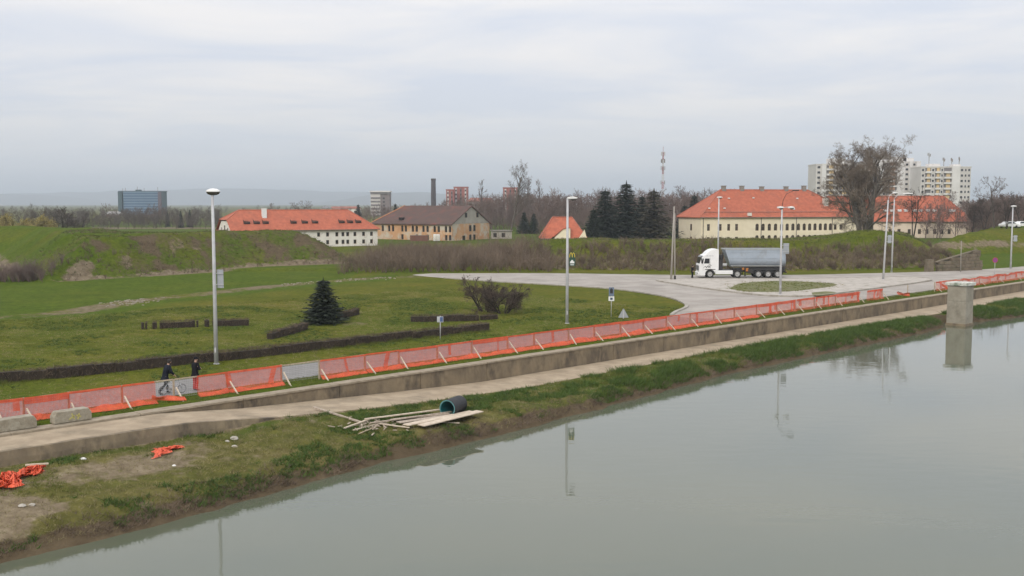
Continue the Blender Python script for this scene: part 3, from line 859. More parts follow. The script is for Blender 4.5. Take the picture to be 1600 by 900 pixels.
# A-frame timber pole, thin pole, road signs
p = G(1051, 438); r = thing('utility_pole', 'twin legged wooden utility pole standing left of the truck', 'pole', (p.x, p.y, 0.13))
M_pole = mat('grey_wood_pole', (0.40, 0.37, 0.33), (0.29, 0.265, 0.235), scale=1.5, rough=0.9, stretch=(4, 4, .5))
mb = MB(); mb.tube([(-.2, 0, -.1), (.08, 0, 9.5)], [.14, .085], 8); mb.build('leg', M_pole, r, smooth=True)
mb = MB(); mb.tube([(.30, .1, -.1), (.17, .05, 8.6)], [.10, .07], 8); mb.build('leg', M_pole, r, smooth=True)
mb = MB(); mb.box((.3, .1, .2), (.26, .26, .5)); mb.build('concrete_foot', M_darkplastic, r, bevel=.02)
mb = MB(); mb.box((.05, .04, 7.8), (.34, .05, .08)); mb.build('brace_bolt', M_darkplastic, r)
p = G(1501, 425); z = terr1(p.x, p.y); r = thing('marker_pole', 'slim bare grey pole in front of the sloping stone revetment', 'pole', (p.x, p.y, z))
mb = MB(); mb.tube([(0, 0, -.1), (-.06, 0, 4.6)], [.06, .045], 8); mb.build('pole', M_pole, r, smooth=True)
mb = MB(); mb.lathe([(.07, 0), (.07, .05), (0.01, .08)], (-.06, 0, 4.58), 8); mb.build('cap', M_darkplastic, r)

def sign_post(px, py, label, h):
    p = G(px, py); r = thing('road_sign', label, 'road sign', (p.x, p.y, terr1(p.x, p.y)))
    mb = MB(); mb.tube([(0, 0, -.1), (0, 0, h)], .032, 8); mb.build('post', M_galv, r, smooth=True)
    return r
r = sign_post(688, 530, 'small square blue and white road sign on a short post beyond the fence', 1.75)
mb = MB(); mb.box((0, -.05, 1.5), (.46, .02, .42)); s_ = mb.build('sign_plate', mat('dull_white_sign', (.50, .51, .52), (.42, .43, .45), rough=.5), r)
mb = MB(); mb.box((.09, -.064, 1.5), (.22, .006, .34)); mb.build('blue_panel', mat('blue_sign', (0.07, 0.13, 0.30), None, rough=.4), s_)
r = sign_post(955, 495, 'tall double road sign, blue plate over a white plate, on the lawn by the road', 2.65)
mb = MB(); mb.box((0, -.05, 2.25), (.46, .02, .78)); s_ = mb.build('sign_plate', mat('greyblue_sign', (0.16, 0.20, 0.27), (.13, .17, .24), rough=.4), r)
mb = MB(); mb.extrude_y([(-.13, 2.1), (.13, 2.1), (.13, 2.45), (0, 2.58), (-.13, 2.45)], -.064, -.061); mb.build('pictogram', M_darkplastic, s_)
mb = MB(); mb.box((0, -.05, 1.63), (.5, .02, .40)); s_ = mb.build('sign_plate', M_white, r)
mb = MB(); mb.box((0, -.064, 1.63), (.22, .006, .2)); mb.build('pictogram', M_navy, s_)
r = sign_post(974, 498, 'grey back of a low triangular road sign just behind the orange netting', .8)
mb = MB(); mb.extrude_y([(-.46, .12), (.46, .12), (.42, .06), (-.42, .06), (-.46, .12), (-.04, .90), (.04, .90), (.46, .12)][4:] , -.06, -.04); mb.build('sign_plate', M_signback, r)
mb = MB(); mb.extrude_y([(-.05, .06), (.05, .06), (.05, .8), (-.05, .8)], -.08, -.061); mb.build('stiffener', M_galv, r)
r = sign_post(1554, 428, 'round blue no stopping sign with red cross and rim, right of the pillar', 2.2)
mb = MB(); mb.lathe([(0.001, -.012), (.34, -.012), (.34, .012), (.001, .012)], (0, -.05, 2.0), 20, axis='y'); s_ = mb.build('sign_disc', mat('sign_blue', (0.10, 0.06, 0.30), (.09, .06, .27), rough=.4), r)
M_redp = mat('sign_red', (0.45, 0.035, 0.06), (.40, .03, .05), rough=.4)
mb = MB(); mb.lathe([(.30, -.016), (.375, -.016), (.375, .016), (.30, .016), (.30, -.016)], (0, -.05, 2.0), 20, axis='y'); mb.build('rim', M_redp, s_)
mb = MB(); mb.beam((-.22, -.068, 1.78), (.22, -.068, 2.22), .01, .07); mb.beam((-.22, -.07, 2.22), (.22, -.07, 1.78), .01, .07); mb.build('cross', M_redp, s_)

# ------------------------------------------------------------------ concrete pillar at the water's edge
s_p, t_p = 56.1, 6.55
x, y = XY(s_p, t_p)
r = thing('concrete_pillar', 'square concrete pillar with pale capstone standing in the water at right', 'pillar', (x, y, -2.0), math.pi / 4)
M_pil = mat('pillar_concrete', (0.33, 0.305, 0.245), (0.25, 0.225, 0.175), scale=0.9, rough=0.95, bump=0.25, third=((0.18, 0.16, 0.12), 0.7, 0.54, 0.7))
mb = MB(); mb.box((0, 0, .42), (1.86, 1.86, 4.0)); mb.build('shaft', M_pil, r, bevel=.05)
mb = MB(); mb.box((0, 0, 1.95 + .0), (1.84, 1.84, .9)); 
M_cap = mat('capstone', (0.66, 0.66, 0.61), (0.50, 0.50, 0.44), scale=1.2, rough=.9, third=((0.17, 0.21, 0.15), 0.8, 0.52, 0.62))
mb = MB(); mb.box((0, 0, 3.19), (1.84, 1.84, 1.54)); mb.build('upper_shaft', M_pil, r, bevel=.04)
mb = MB(); mb.box((0, 0, 4.12), (2.16, 2.16, .32)); mb.build('capstone', M_cap, r, bevel=.03)
mb = MB(); mb.box((0, 0, -.2), (1.98, 1.98, .9)); mb.build('footing', M_wallc, r, bevel=.05)

# ------------------------------------------------------------------ rubbish on the bank: planks, pipe, nets, stones, litter
def bank_pt(px, py):
    z = -1.1
    for _ in range(12):
        p = G(px, py, z); s, t = STc(p.x, p.y); z = bz1(s, t)
    return Vector((p.x, p.y, z))
def plank(a, b2, w_, th, label, lift=(0.05, 0.05), m=None, name='plank', cat='plank'):
    A, B = bank_pt(*a), bank_pt(*b2)
    A = A + Vector((0, 0, lift[0])); B = B + Vector((0, 0, lift[1]))
    c = (A + B) / 2
    mb = MB(); mb.beam(A - c, B - c, w_, th)
    o = mb.build(name, m or M_woodgrey, None, c, bevel=0.006)
    return tag(o, label, cat, 'timber heap on the bank')
plank((490, 642), (566, 664), .16, .07, 'long narrow beam at the left end of the timber heap, reaching up to the path', (.20, .12))
plank((538, 672), (575, 660), .10, .06, 'short pale batten crossing under the left end of the timber heap', (.10, .14), M_woodpale)
plank((570, 661), (690, 646), .13, .06, 'long thin batten along the back of the timber heap, ending at the pipe', (.20, .22), M_woodpale)
plank((578, 666), (705, 649), .12, .05, 'second thin batten, just in front of the back batten of the timber heap', (.16, .20))
plank((612, 661), (700, 651), .36, .045, 'wide weathered board at the back of the timber heap', (.14, .18))
plank((622, 665), (716, 653), .40, .045, 'wide weathered board in the middle of the timber heap', (.16, .2))
plank((634, 669), (738, 650), .44, .05, 'wide pale board second from the water in the timber heap', (.18, .25), M_woodpale)
plank((658, 674), (750, 651), .50, .05, 'broadest pale board at the water side of the timber heap', (.20, .30), M_woodpale)
plank((668, 678), (718, 664), .10, .05, 'short batten sticking out below the broadest board', (.07, .1), M_woodpale)
plank((552, 676), (600, 663), .09, .05, 'thin stick lying in the broken timber left of the boards', (.12, .14), M_woodpale)
plank((560, 680), (592, 668), .08, .04, 'shortest stick in the broken timber, nearest the water', (.06, .1), M_wood)
plank((586, 664), (640, 672), .09, .04, 'thin lath lying across the ends of the boards', (.10, .12), M_woodpale)
plank((40, 735), (76, 731), .10, .06, 'lone pale plank lying on the orange net at lower left', (.22, .18), M_woodpale, cat='plank')
# broken bits: too many to count
rr = np.random.RandomState(8); mb = MB()
for k in range(70):
    p = bank_pt(rr.normal(583, 22), rr.normal(668, 5)); a = rr.rand() * 6.3; L_ = rr.uniform(.1, .35)
    mb.beam(p + Vector((0, 0, .03 + rr.rand() * .1)), p + Vector((math.cos(a) * L_, math.sin(a) * L_, .03 + rr.rand() * .14)), rr.uniform(.03, .09), .03)
stuff(mb.build('wood_scraps', M_woodgrey))
# pipe
p = bank_pt(699, 652)
d = Vector((0.40, 0.92, 0)).normalized()
r = thing('drain_pipe', 'large black corrugated pipe with turquoise inside lying by the timber heap', 'pipe', p + Vector((0, 0, .46)))
M_turq = mat('turquoise_plastic', (0.02, 0.17, 0.18), (0.015, 0.13, 0.14), scale=2, rough=.45)
M_blackpipe = mat('black_plastic', (0.03, 0.032, 0.035), (0.02, 0.021, 0.024), scale=3, rough=.5)
mb = MB(); n = 26; pts, rs = [], []
for k in range(30):
    u = k / 29 * 1.45; pts.append(d * u); rs.append(.455 if k % 2 else .425)
mb.tube(pts, rs, n, cap=False); mb.build('pipe_shell', M_blackpipe, r, smooth=False)
mb = MB(); mb.tube([d * -.01, d * 1.44], .395, n, cap=False); mb.build('lining', M_turq, r, smooth=True)
mb = MB(); vs = []
a1 = d.cross(Vector((0, 0, 1))).normalized()
for rad in (.395, .455):
    for k in range(n): vs.append(d * -.012 + (a1 * math.cos(2 * math.pi * k / n) + Vector((0, 0, 1)) * math.sin(2 * math.pi * k / n)) * rad)
mb.add(vs, [(k, (k + 1) % n, n + (k + 1) % n, n + k) for k in range(n)]); mb.build('pipe_rim', mat('pipe_rim_plastic', (.08, .22, .23), None, rough=.5), r)
mb = MB(); mb.tube([d * 1.43, d * 1.44], .39, n); mb.build('end_cap', M_blackpipe, r)

# crumpled orange nets
def net_heap(pxs, label, hh, seed, nn=46):
    """a crumpled sheet of netting: strands over a rumpled surface"""
    cs = [bank_pt(*q) for q in pxs]
    c = sum(cs, Vector()) / len(cs)
    rr = np.random.RandomState(seed)
    A, B, C_, D = [np.array(q - c) for q in cs]
    def fn(u, v):
        q = (A[:, None] * ((1 - u) * (1 - v)) + B[:, None] * (u * (1 - v)) + C_[:, None] * (u * v) + D[:, None] * ((1 - u) * v))
        edge = np.minimum(1, 5 * np.minimum(np.minimum(u, 1 - u), np.minimum(v, 1 - v)) + .12)
        j = 0.16
        x = q[0] + j * (vnoise(u * 9 + seed, v * 9) - .5) * 2; y = q[1] + j * (vnoise(u * 9, v * 9 + seed) - .5) * 2
        z = hh * edge * (vnoise(u * 5 + seed, v * 4) * .5 + .55 * np.abs(vnoise(u * 13 + seed, v * 9) - .5) * 2)
        return x, y, z
    us = np.linspace(0, 1, nn); vs_ = np.linspace(0, 1, nn // 2)
    V, Fc, o = [], [], 0
    for lines, fixed in ((us, 0), (vs_, 1)):
        tt = np.linspace(0, 1, 28)
        for l in lines:
            a = np.stack(fn(l + 0 * tt, tt) if fixed == 0 else fn(tt, l + 0 * tt), -1)
            wv = 0.022; dv = np.gradient(a, axis=0); dv /= np.linalg.norm(dv, axis=1)[:, None] + 1e-9
            sd = np.cross(dv, rr.normal(size=3) * .3 + np.array([0, 0, 1.])); sd /= np.linalg.norm(sd, axis=1)[:, None] + 1e-9
            V += [a - sd * wv, a + sd * wv]; i = np.arange(27)
            Fc.append(np.stack([o + i, o + 28 + i, o + 29 + i, o + i + 1], -1)); o += 56
    V = np.concatenate(V)
    for k in range(len(V)):
        pass
    ob = obj('net_heap', np_mesh('net_heap', V, np.concatenate(Fc), M_orange), None, c + Vector((0, 0, .02)))
    return tag(ob, label, 'netting', 'crumpled orange nets on the bank')
net_heap([(-22, 738), (22, 736), (34, 764), (-10, 768)], 'biggest crumpled heap of orange net cut by the left edge', .55, 3)
net_heap([(22, 726), (70, 726), (66, 742), (14, 744)], 'crumpled orange net with a pale plank lying on it', .38, 5)
net_heap([(240, 691), (284, 695), (282, 701), (243, 700)], 'small flat orange net lying in the grass below the ramp', .20, 7, 30)
# stones and litter
M_stone = mat('pale_stone', (0.48, 0.45, 0.40), (0.33, 0.30, 0.25), scale=3, rough=.9, bump=.4)
def stone(px, py, size, label, m=None, name='stone', seed=0):
    p = bank_pt(px, py); rr = np.random.RandomState(seed + int(px))
    mb = MB(); vs = []
    n = 7; rings = [(-.25, .75), (.1, 1.0), (.45, .8), (.72, .35)]
    for zz, rad in rings:
        for k in range(n):
            w_ = 2 * math.pi * k / n; q = rad * (0.75 + .45 * rr.rand()) * size
            vs.append((q * math.cos(w_), q * math.sin(w_) * .7, zz * size * .8))
    fs = [(i * n + k, i * n + (k + 1) % n, (i + 1) * n + (k + 1) % n, (i + 1) * n + k) for i in range(3) for k in range(n)] + [tuple(3 * n + k for k in range(n))]
    mb.add(vs, fs); o = mb.build(name, m or M_stone, None, p)
    return tag(o, label, name.replace('_', ' '), 'stones on the bank' if name == 'stone' else None)
stone(366, 676, .17, 'pale stone uppermost in the small pile below the end of the ramp')
stone(366, 684, .24, 'biggest pale stone of the small pile below the end of the ramp')
stone(355, 689, .13, 'small pale stone lowest in the pile below the end of the ramp')
stone(334, 639, .14, 'pale stone lying on the path at the foot of the quay wall')
stone(36, 826, .15, 'pale stone low on the muddy slope at lower left', seed=4)
stone(50, 790, .15, 'flat pale stone halfway up the slope at lower left', seed=5)
stone(1228, 534, .2, 'pale stone at the river side of the path below the long wall', seed=6)
M_litter = mat('white_litter_paper', (0.8, 0.79, 0.76), (.66, .65, .62), scale=5, rough=.7)
stone(130, 718, .15, 'crumpled white paper litter in the dry grass right of the orange net', M_litter, 'litter')
stone(752, 702, .10, 'white scrap floating at the edge of the water below the pipe', M_litter, 'litter')
stone(272, 728, .10, 'small white scrap of litter in the dry grass', M_litter, 'litter')

# ------------------------------------------------------------------ truck
M_cab = mat('white_truck_paint', (0.80, 0.80, 0.79), (0.74, 0.74, 0.73), scale=1.2, rough=0.3, third=((.55, .53, .48), 1.5, .6, .85))
M_glassd = mat('dark_glass', (0.02, 0.024, 0.028), (0.03, 0.034, 0.04), scale=1, rough=0.08, spec=.6)
M_tub = mat('grey_blue_body', (0.36, 0.41, 0.47), (0.31, 0.355, 0.41), scale=1.0, rough=0.34, third=((.24, .24, .24), .9, .55, .8))
M_tubl = mat('light_grey_rail', (0.42, 0.43, 0.42), (0.34, 0.35, 0.345), scale=2, rough=.5)
M_chas = mat('black_chassis', (0.022, 0.022, 0.025), (0.035, 0.032, 0.03), scale=2, rough=.6)
M_rim = mat('wheel_steel', (0.50, 0.50, 0.49), (0.36, 0.35, 0.34), scale=3, rough=.45, metal=.3)
M_amber = mat('amber_plastic', (0.45, 0.16, 0.03), (0.3, 0.13, 0.04), scale=4, rough=.5)
to = P(1092.4, 139.3, 0)
tr = thing('tipper_truck', 'white articulated lorry with grey blue half round tipper trailer on the road', 'lorry', (to.x, to.y, 0.006))
W_ = 2.5
def arch(cx_, r_, n=9, z=.50): return [(cx_ + r_ * math.cos(a), z + r_ * math.sin(a)) for a in np.linspace(math.pi, 0, n)]
prof = [(.06, .30), (-.02, .62), (-.02, 1.72), (.10, 2.02), (.34, 2.72), (.52, 3.02), (.84, 3.18), (1.12, 3.50), (1.55, 3.78), (2.1, 3.90), (2.55, 3.86), (2.62, 3.7), (2.62, 1.05), (2.2, 1.0)] + arch(1.46, .62)[::-1] + [(.8, .30)]
mb = MB(); mb.extrude_y(prof, 0.02, W_ - .02); cab = mb.build('cab', M_cab, tr, bevel=.06)
mb = MB(); mb.add([(.085, .16, 1.93), (.085, W_ - .16, 1.93), (.325, W_ - .22, 2.76), (.325, .22, 2.76), (.11, .16, 1.93), (.11, W_ - .16, 1.93), (.36, W_ - .22, 2.76), (.36, .22, 2.76)], [(0, 3, 2, 1), (4, 5, 6, 7), (0, 1, 5, 4), (1, 2, 6, 5), (2, 3, 7, 6), (3, 0, 4, 7)])
mb.v = [(v[0] - .045, v[1], v[2]) for v in mb.v]; mb.build('windscreen', M_glassd, cab)
for yy, sg_ in ((0.012, -1), (W_ - .012, 1)):
    mb = MB(); mb.extrude_y([(.34, 1.92), (.50, 1.92), (.62, 2.62), (.50, 2.62)], yy - .006, yy + .006); mb.build('quarter_window', M_glassd, cab)
    mb = MB(); mb.extrude_y([(.62, 1.95), (1.38, 1.95), (1.38, 2.62), (.78, 2.62)], yy - .006, yy + .006); mb.build('side_window', M_glassd, cab)
    mb = MB(); mb.beam((1.5, yy, .95), (1.5, yy, 2.75), .02, .012); mb.beam((.52, yy, .95), (.52, yy, 1.9), .02, .012); mb.build('door_seam', M_chas, cab)
    mb = MB(); mb.box((1.38, yy + sg_ * .02, 1.78), (.2, .05, .06)); mb.build('door_handle', M_chas, cab)
    mb = MB(); mb.box((.30, yy + sg_ * .20, 2.32), (.14, .22, .62)); mb.tube([(.36, yy, 2.6), (.30, yy + sg_ * .2, 2.66)], .02, 6); mb.build('mirror', M_darkplastic, cab, bevel=.02)
    mb = MB(); mb.box((1.46, yy, 1.16), (1.42, .06, .08)); mb.extrude_y([(1.46 + .66 * math.cos(a), .5 + .66 * math.sin(a)) for a in np.linspace(0, math.pi, 12)] + [(1.46 + .61 * math.cos(a), .5 + .61 * math.sin(a)) for a in np.linspace(math.pi, 0, 12)], yy - .03, yy + .03); mb.build('wheel_arch', M_darkplastic, cab)
# dark swoosh lettering on the door and a thin line of print above the window
mb = MB()
for a, b2, th in (((.58, 1.42), (.86, 1.58), .05), ((.80, 1.60), (.98, 1.42), .06), ((.92, 1.36), (1.22, 1.66), .07), ((1.08, 1.60), (1.44, 1.54), .06), ((1.18, 1.44), (1.36, 1.36), .06), ((1.40, 1.6), (1.66, 1.68), .04), ((1.3, 1.5), (1.5, 1.42), .05)):
    mb.beam((a[0], .008, a[1]), (b2[0], .008, b2[1]), .008, th)
mb.build('door_lettering', M_chas, cab)
mb = MB()
for k in range(11):
    if k not in (3, 8): mb.box((.98 + k * .085, .008, 2.98), (.055, .008, .09))
mb.build('roof_lettering', M_signback, cab)
mb = MB(); mb.box((-.045, W_ / 2, 1.32), (.05, 1.9, .62)); mb.build('grille', M_chas, cab, bevel=.02)
mb = MB()
for k in range(5): mb.box((-.075, W_ / 2, 1.10 + k * .11), (.02, 1.8, .03))
mb.build('grille_bars', M_tubl, cab)
mb = MB(); mb.box((-.06, W_ / 2, .52), (.16, 2.46, .46)); mb.build('bumper', M_cab, cab, bevel=.05)
for yy in (.32, W_ - .32):
    mb = MB(); mb.box((-.15, yy, .60), (.04, .42, .2)); mb.build('headlight', mat('lamp_glass', (.6, .62, .64), (.5, .52, .55), rough=.1), cab, bevel=.02)
mb = MB(); mb.box((-.145, W_ / 2, .46), (.02, .52, .11)); mb.build('number_plate', M_white, cab)
mb = MB(); mb.extrude_y([(.40, 2.86), (.5, 2.98), (.30, 2.9), (.2, 2.78)], .15, W_ - .15); mb.build('sun_visor', M_glassd, cab)
def wheel(x_, y_, par, rad=.53, wd=.30):
    sgn = -1 if y_ < W_ / 2 else 1
    mb = MB(); mb.lathe([(rad * .62, -wd / 2), (rad * .93, -wd / 2), (rad, -wd / 2 + .05), (rad, wd / 2 - .05), (rad * .93, wd / 2), (rad * .62, wd / 2)], (0, 0, 0), 24, axis='y')
    o = obj('wheel', None, par, (x_, y_, rad))
    mb.build('tyre', M_black, o, smooth=False)
    mb = MB(); q = sgn * wd / 2
    mb.lathe([(rad * .63, q * .95), (rad * .58, q * .95), (rad * .52, q * .35), (rad * .30, q * .25), (rad * .26, q * .8), (rad * .15, q * .95), (.001, q * .98)], (0, 0, 0), 24, axis='y')
    mb.build('rim', M_rim, o, smooth=False)
    return o
mb0 = None
for x_ in (1.46, 5.15, 8.0, 9.3, 10.6):
    for y_ in (.17, W_ - .17): wheel(x_, y_, tr)
mb = MB(); mb.box((3.9, W_ / 2, .92), (5.2, .86, .28)); mb.box((9.0, W_ / 2, 1.22), (5.6, 1.0, .32)); mb.box((5.3, W_ / 2, 1.2), (1.2, 1.1, .16))
for x_ in (1.46, 5.15, 8.0, 9.3, 10.6): mb.box((x_, W_ / 2, .53), (.16, 1.9, .16))
mb.build('chassis', M_chas, tr)
for yy in (.06, W_ - .06):
    mb = MB(); mb.box((3.35, yy, .76), (2.36, .07, .52)); mb.build('side_skirt', M_cab, tr, bevel=.03)
    mb = MB(); mb.extrude_y([(4.45, .92), (4.62, 1.1), (5.7, 1.1), (5.9, .8), (5.82, .78), (5.66, 1.05), (4.68, 1.05), (4.5, .88)], yy - .03, yy + .3 if yy < 1 else yy + .03); mb.build('mudguard', M_chas, tr)
    mb = MB(); mb.box((9.3, yy + (.1 if yy < 1 else -.1), 1.16), (4.3, .12, .22)); mb.box((7.0, yy + (.2 if yy < 1 else -.2), .9), (.8, .3, .6)); mb.build('trailer_side_panel', M_chas, tr, bevel=.02)
mb = MB(); mb.box((9.3, W_ / 2, .95), (4.2, 1.9, .5)); mb.build('axle_housing', M_chas, tr)
mb = MB(); mb.box((6.25, .35, .85), (.12, .14, 1.1)); mb.box((6.25, W_ - .35, .85), (.12, .14, 1.1)); mb.box((6.25, .35, .28), (.3, .3, .06)); mb.build('landing_legs', M_chas, tr)
mb = MB(); mb.box((5.95, .25, 1.22), (.30, .26, .34)); mb.box((6.5, .25, 1.1), (.36, .26, .45)); mb.build('amber_boxes', M_amber, tr, bevel=.03)
mb = MB(); mb.box((2.95, W_ / 2, 1.75), (.5, 2.0, 1.3)); mb.box((3.05, W_ / 2, 2.7), (.2, 1.6, .8)); mb.tube([(3.1, .7, 1.2), (3.3, .7, 3.4)], .1, 8); mb.build('hydraulic_frame', M_chas, tr, bevel=.02)
mb = MB(); mb.tube([(3.2, .35, 1.75), (3.75, .35, 1.75)], .22, 14); mb.build('oil_tank', M_tubl, tr)
# half-round tub
ys = []
for a in np.linspace(0, 1, 5): ys.append((0.0, 3.90 - a * 1.35))
for a in np.linspace(0, math.pi, 15)[1:-1]: ys.append((W_ / 2 - W_ / 2 * math.cos(a), 2.55 - 1.10 * math.sin(a)))
for a in np.linspace(0, 1, 5): ys.append((W_, 2.55 + a * 1.35))
xf = lambda z: 3.42 + (3.9 - z) * .36
xr = lambda z: 11.35 + .10 * (3.9 - z) if z > 2.2 else 11.52 + .12 * (2.2 - z)
def tub_shell(inset):
    vs, fs = [], []; n = len(ys)
    for (yy, zz) in ys:
        y2 = W_ / 2 + (yy - W_ / 2) * (1 - inset * .8); z2 = zz + inset * (1.0 if zz < 3.85 else 0)
        vs.append((xf(zz) + inset, y2, z2))
    for (yy, zz) in ys:
        y2 = W_ / 2 + (yy - W_ / 2) * (1 - inset * .8); z2 = zz + inset * (1.0 if zz < 3.85 else 0)
        vs.append((xr(zz) - inset, y2, z2))
    fs = [(i, i + 1, n + i + 1, n + i) for i in range(n - 1)] + [tuple(range(n)), tuple(range(2 * n - 1, n - 1, -1))]
    return vs, fs
mb = MB(); mb.add(*tub_shell(0)); vs, fs = tub_shell(.07); mb.add(vs, [f[::-1] for f in fs]); tub = mb.build('tipper_body', M_tub, tr)
mb = MB()
for yy in (-.03, W_ + .03): mb.beam((xf(3.9) - .02, yy, 3.88), (11.38, yy, 3.88), .1, .14)
mb.beam((xf(3.9), -.08, 3.88), (xf(3.9), W_ + .08, 3.88), .1, .14)
mb.build('top_rail', M_tubl, tub)
for yy in (-.025, W_ + .025):
    mb = MB(); mb.beam((xf(2.75) + .1, yy, 2.72), (10.9, yy, 2.72), .05, .09); mb.beam((10.9, yy, 2.76), (11.1, yy, 1.75), .05, .10); mb.beam((xf(3.3), yy, 3.45), (11.3, yy, 3.45), .04, .05); mb.build('side_rib', M_tubl if False else M_tub, tub)
mb = MB(); mb.beam((4.3, .35, 1.62), (11.2, .35, 1.62), .06, .10); mb.build('lower_rail', M_tubl, tub)
tg_v = [(xr(zz) + .03, yy, zz) for yy, zz in ys]; tg_w = [(xr(zz) + .14, yy, zz) for yy, zz in ys]
mb = MB(); n = len(ys); mb.add(tg_v + tg_w, [tuple(range(n)), tuple(range(2 * n - 1, n - 1, -1))] + [(i, n + i, n + (i + 1) % n, (i + 1) % n) for i in range(n)]); mb.build('tailgate', M_tub, tub)
mb = MB(); mb.box((11.75, W_ / 2, .75), (.1, 2.3, .16)); mb.box((11.3, .5, .95), (.9, .1, .12)); mb.box((11.3, W_ - .5, .95), (.9, .1, .12)); mb.build('rear_bumper', M_chas, tr)
for yy in (.35, W_ - .35):
    mb = MB(); mb.box((11.82, yy, .78), (.05, .4, .13)); mb.build('tail_light', M_redp, tr)
mb = MB(); mb.box((11.25, .12, .72), (.03, .4, .5)); mb.box((11.25, W_ - .12, .72), (.03, .4, .5)); mb.build('mud_flap', M_black, tr)

# ------------------------------------------------------------------ buildings
M_tile = mat('red_roof_tiles', (0.45, 0.128, 0.066), (0.345, 0.092, 0.050), scale=1.3, rough=.85, bump=.5, bscale=4, third=((0.28, 0.09, 0.055), .35, .5, .75))
M_ridge = mat('ridge_tiles', (0.46, 0.16, 0.10), (0.36, 0.11, 0.07), scale=3, rough=.85)
M_oldtile = mat('brown_roof_tiles', (0.105, 0.062, 0.048), (0.070, 0.048, 0.042), scale=1.0, rough=.9, bump=.5, bscale=4, third=((0.17, 0.062, 0.045), .5, .5, .7))
M_cream = mat('cream_render', (0.84, 0.745, 0.57), (0.78, 0.685, 0.51), scale=.5, rough=.9, third=((.60, .51, .37), .9, .6, .85))
M_pink = mat('pale_pink_render', (0.78, 0.66, 0.54), (0.70, 0.58, 0.46), scale=.5, rough=.9)
M_white_r = mat('white_render', (0.78, 0.75, 0.68), (0.70, 0.66, 0.60), scale=.6, rough=.9, third=((.40, .37, .32), 1.1, .58, .8))
M_ochre = mat('ochre_plaster', (0.58, 0.36, 0.20), (0.50, 0.26, 0.13), scale=.45, rough=.95, third=((0.52, 0.46, 0.37), .35, .47, .6))
M_gablegrey = mat('grey_plaster', (0.40, 0.37, 0.33), (0.32, 0.29, 0.25), scale=.7, rough=.95)
M_frame = mat('window_frame', (0.30, 0.22, 0.16), (0.25, 0.18, 0.13), scale=2, rough=.6)
M_pane = mat('window_glass', (0.022, 0.020, 0.020), (0.035, 0.033, 0.034), scale=.8, rough=.1)
M_chim = mat('grey_chimney', (0.30, 0.27, 0.24), (0.21, 0.19, 0.17), scale=2, rough=.9)
M_pipe = mat('downpipe_zinc', (0.17, 0.14, 0.12), (0.13, 0.11, 0.10), scale=2, rough=.6)

def front_wall(mb, W, z0, z1, ops, u0=0.0, y=0.0, deep=.24):
    """wall sheet with real openings and reveals; ops = (u, z, width, height, arched)"""
    us = sorted({u0, u0 + W} | {o[0] - o[2] / 2 for o in ops} | {o[0] + o[2] / 2 for o in ops})
    zs = sorted({z0, z1} | {o[1] for o in ops} | {o[1] + o[3] for o in ops})
    us = [u for u in us if u0 <= u <= u0 + W]; zs = [z for z in zs if z0 <= z <= z1]
    for i in range(len(us) - 1):
        for j in range(len(zs) - 1):
            cu, cz = (us[i] + us[i + 1]) / 2, (zs[j] + zs[j + 1]) / 2
            if any(abs(cu - o[0]) < o[2] / 2 and o[1] < cz < o[1] + o[3] for o in ops): continue
            mb.add([(us[i], y, zs[j]), (us[i + 1], y, zs[j]), (us[i + 1], y, zs[j + 1]), (us[i], y, zs[j + 1])], [(0, 1, 2, 3)])
    for o in ops:
        a, b_, c, d_ = o[0] - o[2] / 2, o[0] + o[2] / 2, o[1], o[1] + o[3]
        mb.add([(a, y, c), (b_, y, c), (b_, y, d_), (a, y, d_), (a, y + deep, c), (b_, y + deep, c), (b_, y + deep, d_), (a, y + deep, d_)],
               [(0, 4, 5, 1), (1, 5, 6, 2), (2, 6, 7, 3), (3, 7, 4, 0)])
        if o[4]:                                             # solid corners that turn the head into an arch
            r_ = o[2] / 2; zc_ = d_ - r_
            for sg in (-1, 1):
                arc = [(o[0] + sg * r_ * math.cos(t), zc_ + r_ * math.sin(t)) for t in np.linspace(0, math.pi / 2, 6)]
                poly = arc + [(o[0] + sg * r_, d_)]
                k = len(poly)
                vs = [(p_[0], y, p_[1]) for p_ in poly] + [(p_[0], y + deep - .02, p_[1]) for p_ in poly]
                fr = tuple(range(k)) if sg < 0 else tuple(range(k - 1, -1, -1))
                mb.add(vs, [fr] + [(q, (q + 1) % k, k + (q + 1) % k, k + q) for q in range(k - 2)])
_win = {}
def window(par, u, z, w_, h_, y=0.0, deep=.24, bars=True, mf=None, name='window', pane=None):
    key = (round(w_, 2), round(h_, 2), bars, mf.name if mf else '', pane.name if pane else '')
    if key not in _win:
        mb = MB(); fw = .07
        mb.box((-w_ / 2 + fw / 2, 0, h_ / 2), (fw, .06, h_)); mb.box((w_ / 2 - fw / 2, 0, h_ / 2), (fw, .06, h_))
        mb.box((0, 0, fw / 2), (w_ - 2 * fw, .06, fw)); mb.box((0, 0, h_ - fw / 2), (w_ - 2 * fw, .06, fw))
        if bars: mb.box((0, 0, h_ / 2), (.05, .05, h_ - 2 * fw)); mb.box((0, .004, h_ * .62), (w_ - 2 * fw, .045, .045))
        m1 = mb.mesh('window', mf or M_frame)
        mb = MB(); mb.box((0, .035, h_ / 2), (w_ - .02, .02, h_ - .02)); m2 = mb.mesh('pane', pane or M_pane)
        _win[key] = (m1, m2)
    m1, m2 = _win[key]
    o = obj(name, m1, par, (u, y + deep - .06, z)); obj('pane', m2, o)
    return o
